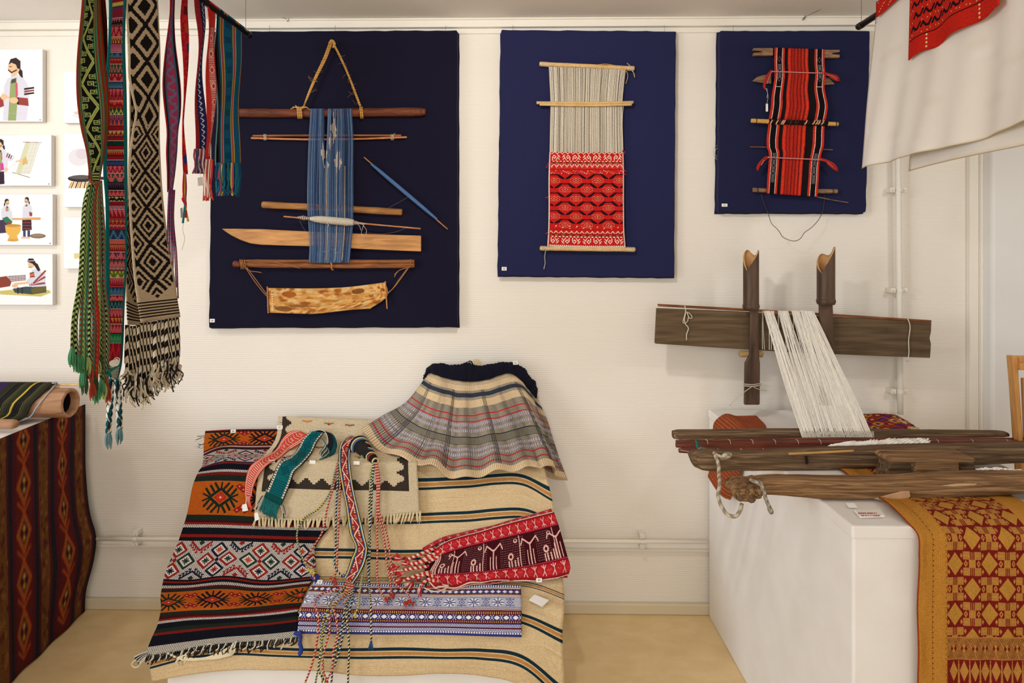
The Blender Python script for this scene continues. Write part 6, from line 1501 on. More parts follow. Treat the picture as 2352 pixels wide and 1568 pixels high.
mm[0].done('tassel', redw, t, True, kind='stuff'); mm[1].done('tassel', pkw, t, True, kind='stuff')
for pts in ([(1010, 1342), (1030, 1346), (1018, 1354), (998, 1358), (975, 1350)], [(986, 1336), (1004, 1350), (1012, 1338)]):
    strings('edge_cord', [[surf(x, y, .05) for x, y in pts]], .0026, pkw, t)
ctag(1238, 1332, .055, .020, .013, '33', 'number card on the lower edge of the folded red sash')
p = surf(1237, 1381, .02); w1, w2 = surf(1228, 1367, .02), surf(1261, 1380, .02); w3, w4 = surf(1246, 1394, .02), surf(1215, 1379, .02)
MB().prism([w1, w2, w3, w4], V((0, -.004, .006))).done('blank_card', tag_m, None, bevel=.001, label='blank white card tilted on the blanket right of the runner', cat='card')
# ================================================================ pleated skirt hung above the platform
CRM, GRY, DKN, RDL, PUR = (222, 196, 158), (128, 122, 112), (50, 56, 70), (196, 44, 56), (106, 96, 136)
H_ = 460; W_ = 1600; c = Cv(W_, H_, CRM)
def ln(v, w, q): c.band(v * H_, v * H_ + w, q)
for v in (.02, .035, .05): ln(v, 2, (120, 118, 112))
def plaid(v0, v1, q=(108, 104, 98), dens=.5):
    for y in range(int(v0 * H_), int(v1 * H_)):
        if y % 4 < 2: c.band(y, y + 1, q)
        else: c.band(y, y + 1, (206, 190, 162))
plaid(.12, .145); c.band(.145 * H_, .195 * H_, DKN); plaid(.195, .225)
for x in range(0, W_, 7): c.rect(x, .145 * H_, x + 2, .195 * H_, (74, 80, 92))
plaid(.30, .93)
for x in range(0, W_, 12): c.rect(x, .30 * H_, x + 3, .93 * H_, (96, 92, 88))
for a, b_ in ((.455, .49), (.52, .55), (.71, .735), (.76, .79)):
    c.band(a * H_, b_ * H_, (206, 196, 186)); c.dash(a * H_, b_ * H_, (122, 114, 146), 8, 4)
c.band(.60 * H_, .665 * H_, (124, 118, 106)); ln(.595, 3, (40, 38, 40)); ln(.668, 3, (40, 38, 40))
for v in (.375, .435, .815, .885): ln(v, 5, RDL)
for x0 in range(120, W_, 210):
    for k in range(3): c.rect(x0 + k * 14, .12 * H_, x0 + k * 14 + 4, .93 * H_, (60, 56, 58))
for x in range(0, W_, 14): c.a[:, x:x + 3] *= .74  # crease shade of the pleats darkened into the colour
c.vary(.07, 2)
# control columns from waist to hem (px), with wall distance (m) of each point
CO = [
 [(986, 852, .05), (966, 885, .07), (935, 925, .08), (885, 955, .08), (832, 988, .07)],
 [(996, 857, .07), (980, 895, .11), (955, 940, .13), (910, 985, .13), (858, 1022, .12)],
 [(1012, 864, .09), (1004, 905, .14), (985, 955, .17), (958, 1010, .19), (925, 1052, .20)],
 [(1032, 869, .10), (1028, 912, .16), (1018, 965, .21), (1004, 1025, .25), (988, 1074, .28)],
 [(1056, 873, .11), (1055, 918, .17), (1052, 972, .23), (1050, 1035, .29), (1046, 1095, .33)],
 [(1082, 874, .11), (1084, 918, .17), (1090, 972, .23), (1098, 1035, .29), (1104, 1092, .33)],
 [(1110, 872, .11), (1118, 914, .17), (1132, 965, .22), (1148, 1028, .28), (1160, 1082, .31)],
 [(1138, 864, .10), (1150, 905, .15), (1172, 955, .20), (1196, 1018, .25), (1214, 1072, .28)],
 [(1165, 857, .09), (1182, 895, .13), (1206, 945, .17), (1232, 1012, .22), (1254, 1070, .24)],
 [(1190, 862, .07), (1206, 900, .10), (1228, 955, .13), (1254, 1025, .16), (1272, 1088, .18)],
 [(1212, 886, .05), (1226, 920, .07), (1246, 970, .09), (1272, 1040, .10), (1302, 1100, .11)]]
t = thing('pleated_skirt', 'grey pleated skirt with red lines and dark waistband hung above the platform', 'skirt', P(1080, 1090, -.3))
def skd(x, y, d):
    q = surf(x, y, 0); return P(x, y, -max(d, -q.y + .065 if (y > 985 and x < 1262) else d))
g = [[skd(*CO[k][r]) for k in range(len(CO))] for r in range(5)]
def pleat(U, Vv):
    big = .012 * np.sin(U * 2 * math.pi * 7 + .6) * Vv + .008 * np.sin(U * 2 * math.pi * 3.3 + 2) * Vv
    return big + (.0012 + .0028 * Vv) * (np.abs(((U * 118) % 1) - .5) * 2 - .5) 
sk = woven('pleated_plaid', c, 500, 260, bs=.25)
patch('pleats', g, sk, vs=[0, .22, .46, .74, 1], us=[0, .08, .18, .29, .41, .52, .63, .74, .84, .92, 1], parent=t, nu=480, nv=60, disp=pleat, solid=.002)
# back layer seen at the right and lower right
g2 = [[P(x, y, -d) for x, y, d in r] for r in ([(1205, 880, .03), (1222, 898, .03), (1233, 915, .03)], [(1222, 950, .04), (1240, 955, .04), (1256, 962, .04)], [(1240, 1020, .05), (1262, 1030, .06), (1280, 1038, .06)], [(1238, 1085, .07), (1270, 1100, .08), (1304, 1103, .08)])]
patch('back_pleats', g2, sk, parent=t, nu=80, nv=30, disp=lambda U, Vv: .003 * (np.abs(((U * 18) % 1) - .5)), solid=.002)
# navy waistband
WT = [(974, 870, .045), (980, 850, .05), (992, 838, .06), (1012, 835, .07), (1040, 839, .08), (1066, 835, .09), (1080, 829, .09), (1092, 840, .09), (1120, 838, .09), (1150, 833, .08), (1180, 834, .07), (1205, 848, .06), (1216, 866, .05), (1228, 876, .045), (1232, 894, .04)]
WB = [(975, 872, .05), (984, 856, .06), (996, 858, .075), (1014, 865, .095), (1036, 871, .105), (1062, 875, .115), (1080, 876, .115), (1098, 875, .115), (1124, 870, .11), (1148, 861, .10), (1172, 857, .09), (1196, 872, .07), (1210, 890, .06), (1222, 904, .05), (1232, 914, .045)]
g3 = [[P(x, y, -d) for x, y, d in WT], [P((a[0] + b_[0]) / 2, (a[1] + b_[1]) / 2, -(a[2] + b_[2]) / 2 - .012) for a, b_ in zip(WT, WB)], [P(x, y, -d - .004) for x, y, d in WB]]
patch('waistband', g3, felt('dark_waistband_cloth', (20, 20, 34)), parent=t, nu=150, nv=12, disp=lambda U, Vv: .002 * np.sin(U * 300) + .002 * np.sin(U * 90), solid=.008)
patch('lining', [[P(1088, 826, -.06), P(1096, 824, -.06), P(1104, 832, -.06)], [P(1090, 842, -.07), P(1098, 842, -.07), P(1108, 842, -.07)]], plain('cream_lining', (206, 186, 146), .9), parent=t, nu=8, nv=6)
numtag(P(1184, 833, -.085), RX, UZ, .020, .015, '31', 'number card on the top right of the skirt waistband')
strings('pin_thread', [[P(1074, 833, -.10), P(1080, 831, -.105), P(1083, 836, -.105)]], .0010, whitec, t)

# ================================================================ three sashes lying on the cream rug
def lay(name, label, L, R, offs, cv, tu, tv, cat='sash', nu=12, nv=70, group=None, wob=.001, parent=None):
    t = parent or thing(name, label, cat, surf(*L[len(L) // 2]), group)
    arr = np.array([(*a, *b_, o) for a, b_, o in zip(L, R, offs)], float); tt = np.linspace(0, len(L) - 1, 34); arr = herm(np.arange(len(L)), arr, tt)
    L = [(q[0], q[1]) for q in arr]; R = [(q[2], q[3]) for q in arr]; offs = [q[4] + .006 for q in arr]
    ctrl = [[surf(a[0], a[1], o), surf((a[0] + b_[0]) / 2, (a[1] + b_[1]) / 2, o + .002), surf(b_[0], b_[1], o)] for a, b_, o in zip(L, R, offs)]
    mt = woven(name + '_pattern', cv, tu, tv, bs=.4)
    dist = [0]
    for a, b_ in zip(zip(L[:-1], R[:-1]), zip(L[1:], R[1:])): dist.append(dist[-1] + math.hypot((b_[0][0] + b_[1][0] - a[0][0] - a[1][0]) / 2, (b_[0][1] + b_[1][1] - a[0][1] - a[1][1]) / 2))
    patch('band', ctrl, mt, vs=dist, parent=t, nu=nu, nv=nv, wob=wob, solid=.003); return t, mt
CO1, CW1 = (196, 70, 54), (232, 206, 190)
c = Cv(50, 420, CO1)
for x in (3, 8, 40, 45): c.rect(x, 0, x + 2, 420, CW1)
for y in range(250, 420, 10): c.rect(13, y, 37, y + 3, CW1)
for y in range(10, 240, 16):
    c.line([(14, y), (24, y + 8), (36, y)], 2, CW1)
    if y % 48 == 10: c.rect(14, y, 36, y + 12, CO1); c.rect(18, y + 3, 32, y + 5, CW1); c.rect(18, y + 8, 32, y + 10, CW1)
c.vary(.1)
L = [(684, 988), (664, 992), (648, 1008), (632, 1034), (600, 1052), (574, 1072), (564, 1105), (563, 1138)]
R = [(712, 1000), (694, 1016), (664, 1034), (642, 1052), (614, 1068), (594, 1092), (582, 1118), (578, 1140)]
t, _ = lay('coral_belt', 'narrow coral and white sash curving down the left of the cream rug', L, R, [.045, .048, .05, .052, .055, .05, .046, .046], c, 25, 160, group='sashes lying on the cream rug')
yk = plain('coral_yarn', (206, 84, 66), .95)
for i in range(9):
    MB().tube(curve([surf(565 + i * 1.5, 1136, .05), surf(566 + i, 1146, .055), surf(561 + i * 2.2, 1166 + rnd.uniform(-4, 8), .05)], 8), .0022, 5).done('fringe_strand', (yk, whitec)[i % 3 == 0], t, True)
ctl = MB().prism([surf(x, y, .06) for x, y in ((556, 1159), (566, 1156), (570, 1172), (557, 1174))], V((0, -.001, 0))).done('paper_label', tag_m, None, label='white paper label at the fringe of the coral sash', cat='label')
TE = (14, 92, 98); c = Cv(100, 460, TE); c.rect(0, 0, 4, 460, BLK); c.rect(96, 0, 100, 460, BLK); c.rect(4, 0, 14, 460, (226, 220, 206)); c.rect(86, 0, 96, 460, (226, 220, 206)); c.rect(14, 0, 16, 460, BLK); c.rect(84, 0, 86, 460, BLK)
for y in range(4, 460, 14): c.rect(6, y, 12, y + 7, BLK); c.rect(88, y, 94, y + 7, BLK)
for y in range(30, 330, 62):
    c.dring(50, y, 26, 26, 3, (8, 50, 56)); c.dring(50, y, 15, 15, 3, (8, 50, 56)); c.dia(50, y, 6, 6, (8, 50, 56))
    c.band(y + 29, y + 31, (8, 54, 60))
for y in range(340, 440, 12):
    for x in range(18, 84, 10): c.poly([(x, y + 6), (x + 5, y), (x + 10, y + 6)], (8, 56, 62))
c.rect(0, 430, 100, 460, (14, 70, 66)); c.rect(4, 0, 14, 460, (226, 220, 206)) if 0 else None
c.vary(.1)
L = [(714, 990), (696, 1008), (684, 1030), (668, 1048), (642, 1062), (626, 1095), (607, 1140)]
R = [(744, 994), (728, 1014), (716, 1040), (694, 1066), (676, 1084), (666, 1112), (646, 1160)]
t, tm = lay('teal_belt', 'teal sash with black and white edges ending in a teal fringe', L, R, [.060, .062, .062, .064, .062, .058, .054], c, 50, 180, group='sashes lying on the cream rug')
# its rolled end
arc = [(716, 989, 746, 993, .060), (732, 986, 762, 996, .074), (744, 990, 771, 1008, .085), (750, 1000, 774, 1024, .085), (752, 1012, 768, 1040, .075), (748, 1024, 756, 1048, .062)]
patch('rolled_end', [[surf(a, b_, o), surf((a + c_) / 2, (b_ + d_) / 2, o + .004), surf(c_, d_, o)] for a, b_, c_, d_, o in arc], woven('dark_roll', Cv(20, 60, (30, 30, 34)).rect(0, 0, 3, 60, (200, 196, 186)).rect(14, 0, 20, 60, (18, 70, 74)), 20, 60), parent=t, nu=10, nv=40, solid=.003)
for i in range(10):
    MB().tube(curve([surf(738 + i * 1.5, 1006 + i * 2, .072), surf(748 + i, 1020 + i * 2, .08), surf(736 + i * 1.5, 1036 + i * 1.6, .07), surf(742 - i, 1050 + i * .6, .06)], 10), .0018, 5).done('inner_strand', (plain('teal_strand', (18, 96, 92), .9), whitec, plain('dark_strand', (26, 26, 28), .9))[i % 3], t, True)
ty = plain('teal_fringe', (18, 98, 98), .95)
m = MB()
for i in range(46):
    u = i / 45; x, y = 608 + 34 * u, 1140 + 18 * u; m.tube(curve([surf(x, y, .056), surf(x - 5 + rnd.uniform(-3, 3), y + 16, .062), surf(x - 9 + rnd.uniform(-5, 5), y + 34 + rnd.uniform(-8, 4), .054)], 7), .0019, 5)
m.done('fringe', ty, t, True, kind='stuff')
for i in range(12):
    x, y = (606 - (i % 6), 1138 + i % 3) if i < 6 else (645 + i % 6, 1160); dx = (-16, 8)[i >= 6]
    MB().tube(curve([surf(x, y, .058), surf(x + dx * .5, y + 14, .062), surf(x + dx + rnd.uniform(-4, 4), y + 30, .054)], 7), .0018, 5).done('fringe_strand', (whitec, plain('black_strand', (24, 24, 24), .9))[i % 2], t, True)
MB().prism([surf(x, y, .075) for x, y in ((584, 1178), (592, 1176), (596, 1192), (586, 1196))], V((0, -.001, 0))).done('paper_label', tag_m, None, label='white paper label under the fringe of the teal sash', cat='label')
# red and white meander sash with blue and yellow edges
c = Cv(80, 760, (150, 44, 36))
for x0, w, q in ((0, 4, BLK), (4, 7, (206, 186, 96)), (11, 6, (56, 96, 150)), (17, 3, BLK), (60, 3, BLK), (63, 6, (56, 96, 150)), (69, 7, (214, 200, 140)), (76, 4, BLK)): c.rect(x0, 0, x0 + w, 760, q)
for k, y in enumerate(range(0, 760, 58)):
    s = 1 if k % 2 else -1; X_ = lambda a: 40 + s * a
    c.line([(X_(-19), y), (X_(19), y + 58)], 5, (232, 214, 196)); c.line([(X_(-13), y - 4), (X_(20), y + 44)], 1.6, (150, 44, 36))
    c.line([(X_(6), y + 4), (X_(16), y + 4), (X_(16), y + 20), (X_(8), y + 20), (X_(8), y + 12)], 3, (232, 214, 196))
    for i in range(3): c.poly([(X_(-18), y + 26 + i * 11), (X_(-6), y + 26 + i * 11), (X_(-12), y + 17 + i * 11)], (232, 214, 196))
c.vary(.1)
L = [(792, 1008), (783, 1016), (778, 1035), (778, 1070), (787, 1125), (795, 1165), (803, 1222), (816, 1256), (806, 1284), (797, 1312), (790, 1326)]
R = [(822, 1004), (812, 1016), (805, 1036), (805, 1070), (812, 1120), (822, 1165), (838, 1232), (844, 1262), (838, 1294), (824, 1322), (812, 1340)]
t, msm = lay('meander_belt', 'long red and white sash with blue and yellow edges and many cords', L, R, [.085, .085, .075, .066, .062, .060, .056, .054, .056, .054, .05], c, 40, 380, nv=110, group='sashes lying on the cream rug')
strips = [(792, 1008, 822, 1004, .085), (802, 1001, 832, 1006, .092), (812, 1002, 838, 1018, .085), (822, 1008, 842, 1032, .07)]
patch('turned_loop', [[surf(a, b_, o), surf(c_, d_, o)] for a, b_, c_, d_, o in strips], msm, parent=t, nu=8, nv=20, solid=.003)
rollm = cord_mat('roll_edge', [(30, 26, 24)], 10)
cone = [(826, 1024, 20), (834, 1030, 18.5), (842, 1036, 17), (849, 1042, 15), (855, 1048, 12.5), (859, 1054, 10), (862, 1059, 7)]
cmats = [plain('roll_black', (24, 22, 22), .9), plain('roll_cream', (214, 200, 146), .9), plain('roll_blue', (60, 104, 160), .9), plain('roll_red', (160, 50, 40), .9)]
ax = (surf(862, 1059, .06) - surf(826, 1024, .075)).normalized(); ua = ax.cross(V((0, 1, 0))).normalized(); ub = ax.cross(ua)
for i in range(16):
    tt = i / 15; x = 824 + 38 * tt; y = 1022 + 37 * tt; r_ = (21 - 14.5 * tt) * 2.75 / F; ctr = surf(x, y, .078 - .01 * tt)
    ring = [ctr + (ua * math.cos(a) + ub * math.sin(a)) * r_ for a in np.linspace(0, 6.283, 25)]
    MB().tube(ring, .0034, 6, cap=False).done('roll_ring', cmats[(0, 1, 2, 0, 1, 3, 0)[i % 7]], t, True)
m = MB(); m.tube([surf(824, 1022, .072), surf(862, 1060, .062)], [.030, .008], 20); m.done('rolled_end', cmats[0], t, True)
CM = {'yb': cord_mat('yellow_blue_cord', [(206, 186, 70), (50, 84, 130)], 110), 'rw': cord_mat('red_white_thin_cord', [(170, 56, 42), (222, 200, 180), (176, 62, 46)], 90), 'bd': cord_mat('blue_dotted_cord', [(44, 84, 130), (226, 216, 170), (26, 26, 30)], 80), 'bk': cord_mat('black_cream_cord', [(28, 30, 30), (214, 206, 160)], 90), 'cy': cord_mat('cream_yellow_cord', [(214, 200, 140), (120, 130, 90)], 110)}
cords = [
 ('yb', [(777, 1055), (768, 1090), (758, 1130), (732, 1168), (697, 1192), (683, 1220), (688, 1262), (703, 1298), (712, 1312)]),
 ('rw', [(776, 1060), (765, 1120), (752, 1165), (740, 1222), (716, 1262), (702, 1296), (712, 1310), (724, 1330)]),
 ('bd', [(778, 1062), (775, 1110), (772, 1180), (771, 1250), (772, 1306), (786, 1324)]),
 ('rw', [(780, 1066), (781, 1110), (779, 1180), (775, 1260), (772, 1312), (764, 1334)]),
 ('cy', [(857, 1062), (851, 1085), (850, 1130), (853, 1190), (845, 1250), (834, 1310), (826, 1362), (820, 1400), (815, 1410)]),
 ('bk', [(859, 1062), (853, 1100), (848, 1160), (850, 1230), (848, 1330), (852, 1400), (853, 1470)]),
 ('bd', [(860, 1062), (856, 1100), (853, 1170), (848, 1240), (845, 1280), (848, 1340)]),
 ('rw', [(862, 1062), (866, 1110), (866, 1180), (867, 1260), (867, 1330), (876, 1362), (887, 1378)]),
 ('rw', [(864, 1062), (869, 1110), (868, 1170), (881, 1230), (890, 1300), (897, 1336), (899, 1368)]),
 ('rw', [(866, 1062), (872, 1110), (870, 1170), (888, 1225), (898, 1290), (906, 1335), (938, 1366), (944, 1384)]),
 ('yb', [(804, 1330), (790, 1350), (768, 1372), (752, 1400), (741, 1430), (737, 1470), (742, 1520), (738, 1590)]),
 ('yb', [(806, 1334), (792, 1362), (775, 1382), (758, 1410), (744, 1440), (738, 1500), (726, 1560), (720, 1600)]),
 ('rw', [(800, 1336), (775, 1354), (742, 1362), (725, 1378), (724, 1392), (731, 1410), (731, 1440), (727, 1480), (718, 1520), (696, 1580)]),
 ('rw', [(808, 1340), (790, 1370), (768, 1386), (758, 1410), (757, 1450), (746, 1490), (741, 1530), (752, 1565), (765, 1590)]),
 ('rw', [(764, 1392), (772, 1420), (776, 1450), (765, 1500), (764, 1530), (745, 1575), (738, 1600)]),
 ('bd', [(812, 1338), (806, 1365), (792, 1400), (786, 1440), (775, 1480), (765, 1520), (762, 1560), (755, 1600)]),
 ('bk', [(804, 1342), (800, 1376), (796, 1410), (800, 1450), (802, 1490), (800, 1540), (799, 1600)]),
 ('bk', [(756, 1440), (742, 1462), (736, 1500), (733, 1540), (752, 1572)]),
 ('bd', [(812, 1344), (806, 1390), (790, 1450), (778, 1500), (768, 1530)]),
 ('rw', [(788, 1346), (800, 1350), (806, 1362), (798, 1376), (792, 1386)])]
for q, pts in cords:
    MB().tube(curve([surf(x, y, .068 if y < 1190 else .050) for x, y in pts], 70), .0032, 6).done('cord', CM[q], t, True)
rdk = plain('red_pompon', (176, 60, 44), .95); blk_ = plain('blue_pompon', (36, 74, 130), .95); ylk = plain('yellow_pompon', (206, 186, 90), .95)
def pomp(pts, mat_, L=16, n=14, ang=90, spd=30, r=.0018):
    m = MB()
    for (x, y) in pts:
        for k in range(n):
            th_ = math.radians(ang + rnd.uniform(-spd, spd)); l = L * rnd.uniform(.6, 1)
            m.tube(curve([surf(x, y, .046), surf(x + math.cos(th_) * l * .5, y + math.sin(th_) * l * .5, .056), surf(x + math.cos(th_) * l, y + math.sin(th_) * l, .044)], 6), r, 5)
    m.done('cord_end', mat_, t, True, kind='stuff')
pomp([(888, 1376), (899, 1368), (944, 1384), (934, 1386), (764, 1330), (770, 1336)], rdk, 9, 12, 90, 180)
pomp([(853, 1468)], blk_, 24, 16, 92, 16); pomp([(796, 1322), (806, 1326)], blk_, 12, 16, 20, 180); pomp([(815, 1408)], ylk, 10, 10, 100, 60); pomp([(713, 1308), (718, 1314)], ylk, 10, 12, 60, 180)
m = MB()
for i in range(24):
    a = rnd.uniform(-1, 1); m.tube(curve([surf(800 + a * 8, 1330, .05), surf(806 + a * 6, 1342, .056), surf(800 + a * 12, 1360, .05)], 6), .0016, 5)
m.done('gathered_warp', CM['rw'], t, True, kind='stuff')

# ================================================================ left table with ikat cover and bamboo loom
T0, T1 = PZ(192, 931, .89), PZ(0, 1009, .89); B0, B1 = PZ(199, 1401, 0), PZ(25, 1568, 0)
T0.y = max(min(T0.y, -.02), -.06); dT = (T1 - T0).normalized(); 
dB_ = (B1 - B0).normalized(); LT = 1.1
t = thing('left_table', 'white display table covered at the side by a striped ikat textile', 'table', V((T0.x - .5, -.6, 0)))
back = V((-1, 0, 0))
m = MB(); a0 = V((T0.x - .012, -.03, 0)); a1 = a0 + dT * LT
m.prism([V((a0.x, a0.y, 0)), V((a1.x, a1.y, 0)), V((-3.0, a1.y, 0)), V((-3.0, a0.y, 0))], V((0, 0, .882))); m.done('body', canvas_w, t, bevel=.006)
W_, H_ = 1000, 760; c = Cv(W_, H_, (92, 32, 30)) ; MAR, OCH, DGR, ORG = (84, 26, 30), (128, 88, 40), (30, 36, 38), (186, 82, 34)
# u: 0 at wall -> 1 at LT ; 1 m = W_/LT px
mpx = W_ / LT
def colb(d0, d1, q): c.rect(d0 * mpx, 0, d1 * mpx, H_, q)
def ikat(d0, d1, kind):
    colb(d0, d1, (98, 34, 32)); x0, x1 = d0 * mpx, d1 * mpx; cx = (x0 + x1) / 2; w = (x1 - x0) / 2
    colb(d0, d0 + .018, (84, 30, 44)); colb(d1 - .018, d1, (84, 30, 44))
    if kind:
        for j, y in enumerate(range(40, H_, 150)):
            c.dia(cx, y, w * .62, 74, (150, 104, 44)); c.dring(cx, y, w * .55, 62, 9, ORG); c.dia(cx, y, w * .34, 40, (70, 26, 28)); c.dia(cx, y - 14, w * .16, 14, (196, 156, 80)); c.dia(cx, y + 16, w * .16, 14, (180, 140, 60))
            c.line([(cx - w * .5, y + 50), (cx, y + 84), (cx + w * .5, y + 50)], 9, ORG)
    else:
        c.rect(x0 + w * .35, 0, x1 - w * .35, H_, (120, 78, 38))
        for j in range(70): c.disc(x0 + w * .4 + NR.rand() * w * 1.2, NR.rand() * H_, 6, [(146, 100, 50), (104, 58, 34), (90, 40, 32)][j % 3], 9)
    c.speck(0, H_, (140, 60, 60), .04, int(x0), max(int(x0) + 1, int(x1)))
d = .0; seq = [(.012, .0, 'd'), (.07, 0, 0), (.016, 0, 'd'), (.118, 0, 1), (.016, 0, 'd'), (.082, 0, 0), (.016, 0, 'd'), (.118, 0, 1), (.016, 0, 'd'), (.082, 0, 0), (.016, 0, 'd'), (.118, 0, 1), (.016, 0, 'd'), (.082, 0, 0), (.016, 0, 'd'), (.118, 0, 1), (.016, 0, 'd'), (.1, 0, 0)]
for w_, _, q in seq:
    if q == 'd': colb(d, d + w_, DGR); colb(d + w_ * .4, d + w_ * .55, (52, 62, 62))
    else: ikat(d, d + w_, q)
    d += w_
c.a = c.a * .86
c.a = (c.a + np.roll(c.a, 2, 1) + np.roll(c.a, -2, 1)) / 3
c.a = (c.a + np.roll(c.a, 3, 0) + np.roll(c.a, -3, 0) + np.roll(c.a, 5, 0) + np.roll(c.a, -6, 0)) / 5
c.vary(.12, 2)
rowsT = []
for v, z in ((0, .895), (.1, .82), (.35, .6), (.55, .42), (.65, .33), (.75, .24), (.9, .09), (1, .008)):
    r = []
    for i in range(9):
        s = LT * i / 8; a = T0 + dT * s; b_ = V((B0.x, T0.y, 0)) + dB_ * s; p = a.lerp(b_, v); p.z = z
        bul = .048 * math.exp(-((z - .30) / .13) ** 2) * math.exp(-(s / .20) ** 2); p.x += bul + .006; r.append(p)
    rowsT.append(r)
patch('ikat_cover', rowsT, woven('striped_ikat', c, 300, 230, bs=.5, fz=.25), parent=t, vs=[0, .1, .35, .55, .65, .75, .9, 1], nu=70, nv=60, disp=lambda U, Vv: .006 * np.sin(U * 40 + Vv * 3) * np.minimum(1, Vv * 4) * .6, solid=.004)
# bamboo tube with dark warp
R_ = .058; ctr = PD(163, 930, 2.72); ctr.z = .89 + R_ + .002
t = thing('bamboo_tube', 'wide hollow bamboo tube carrying dark yarn on the left table', 'tube', V((ctr.x - .4, ctr.y, .89)))
bm_ = noisy('pale_bamboo', (150, 106, 76), (196, 152, 116), (2, 14, 14), 4, 6, .45, .3, .1)
n = 40; vs = []; X0 = ctr.x - .95
for x, r in ((X0, R_), (ctr.x - .004, R_), (ctr.x, R_ - .003), (ctr.x, R_ - .012), (ctr.x - .006, R_ - .015), (ctr.x - .35, R_ - .015)):
    for k in range(n): a = 2 * math.pi * k / n; vs.append((x, ctr.y + math.sin(a) * r, ctr.z + math.cos(a) * r))
fs = [(i * n + k, i * n + (k + 1) % n, (i + 1) * n + (k + 1) % n, (i + 1) * n + k) for i in range(5) for k in range(n)] + [tuple(range(n)), tuple(5 * n + k for k in range(n))[::-1]]
mesh('culm', vs, fs, bm_, t)
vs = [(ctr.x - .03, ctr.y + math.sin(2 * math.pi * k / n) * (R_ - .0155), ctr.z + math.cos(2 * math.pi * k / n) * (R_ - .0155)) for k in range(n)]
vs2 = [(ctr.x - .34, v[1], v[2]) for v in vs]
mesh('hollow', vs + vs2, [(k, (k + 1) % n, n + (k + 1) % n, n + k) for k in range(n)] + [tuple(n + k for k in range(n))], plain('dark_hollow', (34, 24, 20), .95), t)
topz = ctr.z + R_ + .010
st_ = V((PD(178, 893, ctr.y + 2.94).x, ctr.y + .01, topz))
rod('stick', [st_, st_ + V((-.55, 0, .006))], .0042, w_pale, t)
rod('stick', [st_ + V((-.10, -.004, -.008)), st_ + V((-.55, -.004, -.002))], .005, w_pale, t)
yc = [(42, 42, 28), (28, 26, 24), (60, 58, 34), (56, 34, 76), (50, 52, 32), (30, 28, 26), (196, 170, 60), (46, 46, 30), (24, 22, 22), (74, 70, 40)]
yms = [plain('warp_yarn', q, .95) for q in yc]
nS = 64
for i in range(nS):
    u = i / (nS - 1); x = st_.x - .115 - .60 * u; q = 6 if i in (7, 26, 27, 50) else (3 if 18 <= i <= 23 or i in (44, 45) else [0, 1, 2, 4, 5, 7, 8, 9][(i * 5) % 8])
    sh = -.085
    pts = [V((x, ctr.y + .012, topz + .008)), V((x - .004, ctr.y - .010, topz + .006)), V((x - .02, ctr.y - R_ * .7 - .006, ctr.z + R_ * .75)), V((x - .045, ctr.y - R_ - .010, ctr.z + .01)), V((x - .065, ctr.y - R_ * .9 - .016, ctr.z - R_ * .6)), V((x + sh, ctr.y - R_ - .05, .90))]
    MB().tube(curve(pts, 12), .0052, 5).done('warp_yarn', yms[q], t, True)
strings('white_cord', [[V((st_.x - .105, ctr.y, topz + .008)), V((st_.x - .112, ctr.y - R_ * .8, ctr.z + R_ * .7)), V((st_.x - .135, ctr.y - R_ - .008, ctr.z)), V((st_.x - .165, ctr.y - R_ * .9 - .012, ctr.z - R_ * .7)), V((st_.x - .20, ctr.y - R_ - .04, .895))]], .0026, plain('blue_grey_cord', (170, 176, 186), .8), t)
strings('knot', [[V((st_.x - .10, ctr.y - .008, topz + .012)), V((st_.x - .108, ctr.y - .014, topz + .014)), V((st_.x - .112, ctr.y - .006, topz + .012)), V((st_.x - .10, ctr.y, topz + .010))]], .0045, plain('blue_grey_cord_two', (150, 158, 170), .8), t)
e = PZ(38, 985, .895); 
t = thing('wooden_bar', 'rounded light wooden loom bar lying at the front of the left table', 'loom bar', e + V((-.3, 0, 0)))
m = MB(); m.tube([e + V((.002, 0, .018)), e + V((-.012, 0, .018)), e + V((-.65, .03, .018))], [.014, .021, .022], 14, flat=.85); m.done('bar', bm_, t, True)

# ================================================================ printed pictures on the wall, far left
SK, HR, WC, RC, YB2 = (226, 190, 150), (62, 50, 50), (214, 212, 224), (150, 70, 66), (206, 160, 84)
def picture(x0, y0, x1, y1, painter, label, wd=150):
    w = int((x1 - x0) * 2); h = int((y1 - y0) * 2); c = Cv(w, h, (246, 245, 246)); painter(c, w, h)
    c.a = (c.a * 2 + np.roll(c.a, 1, 0) + np.roll(c.a, -1, 0) + np.roll(c.a, 1, 1) + np.roll(c.a, -1, 1)) / 6
    t = thing('picture_canvas', label, 'picture', P((x0 + x1) / 2, y1, 0), 'printed drawings on the left wall')
    a, b_ = P(x0, y1, -.022), P(x1, y0, -.022)
    MB().box((a.x, -.022, a.z), (b_.x, -.002, b_.z)).done('frame', plain('canvas_edge', (226, 222, 216), .8), t, bevel=.002)
    patch('print', [[V((a.x + .001, -.0235, b_.z - .001)), V((b_.x - .001, -.0235, b_.z - .001))], [V((a.x + .001, -.0235, a.z + .001)), V((b_.x - .001, -.0235, a.z + .001))]], woven('print', c, 200, 200, bs=.05, fz=.02), parent=t, nu=2, nv=2, solid=.0008, smooth=False)
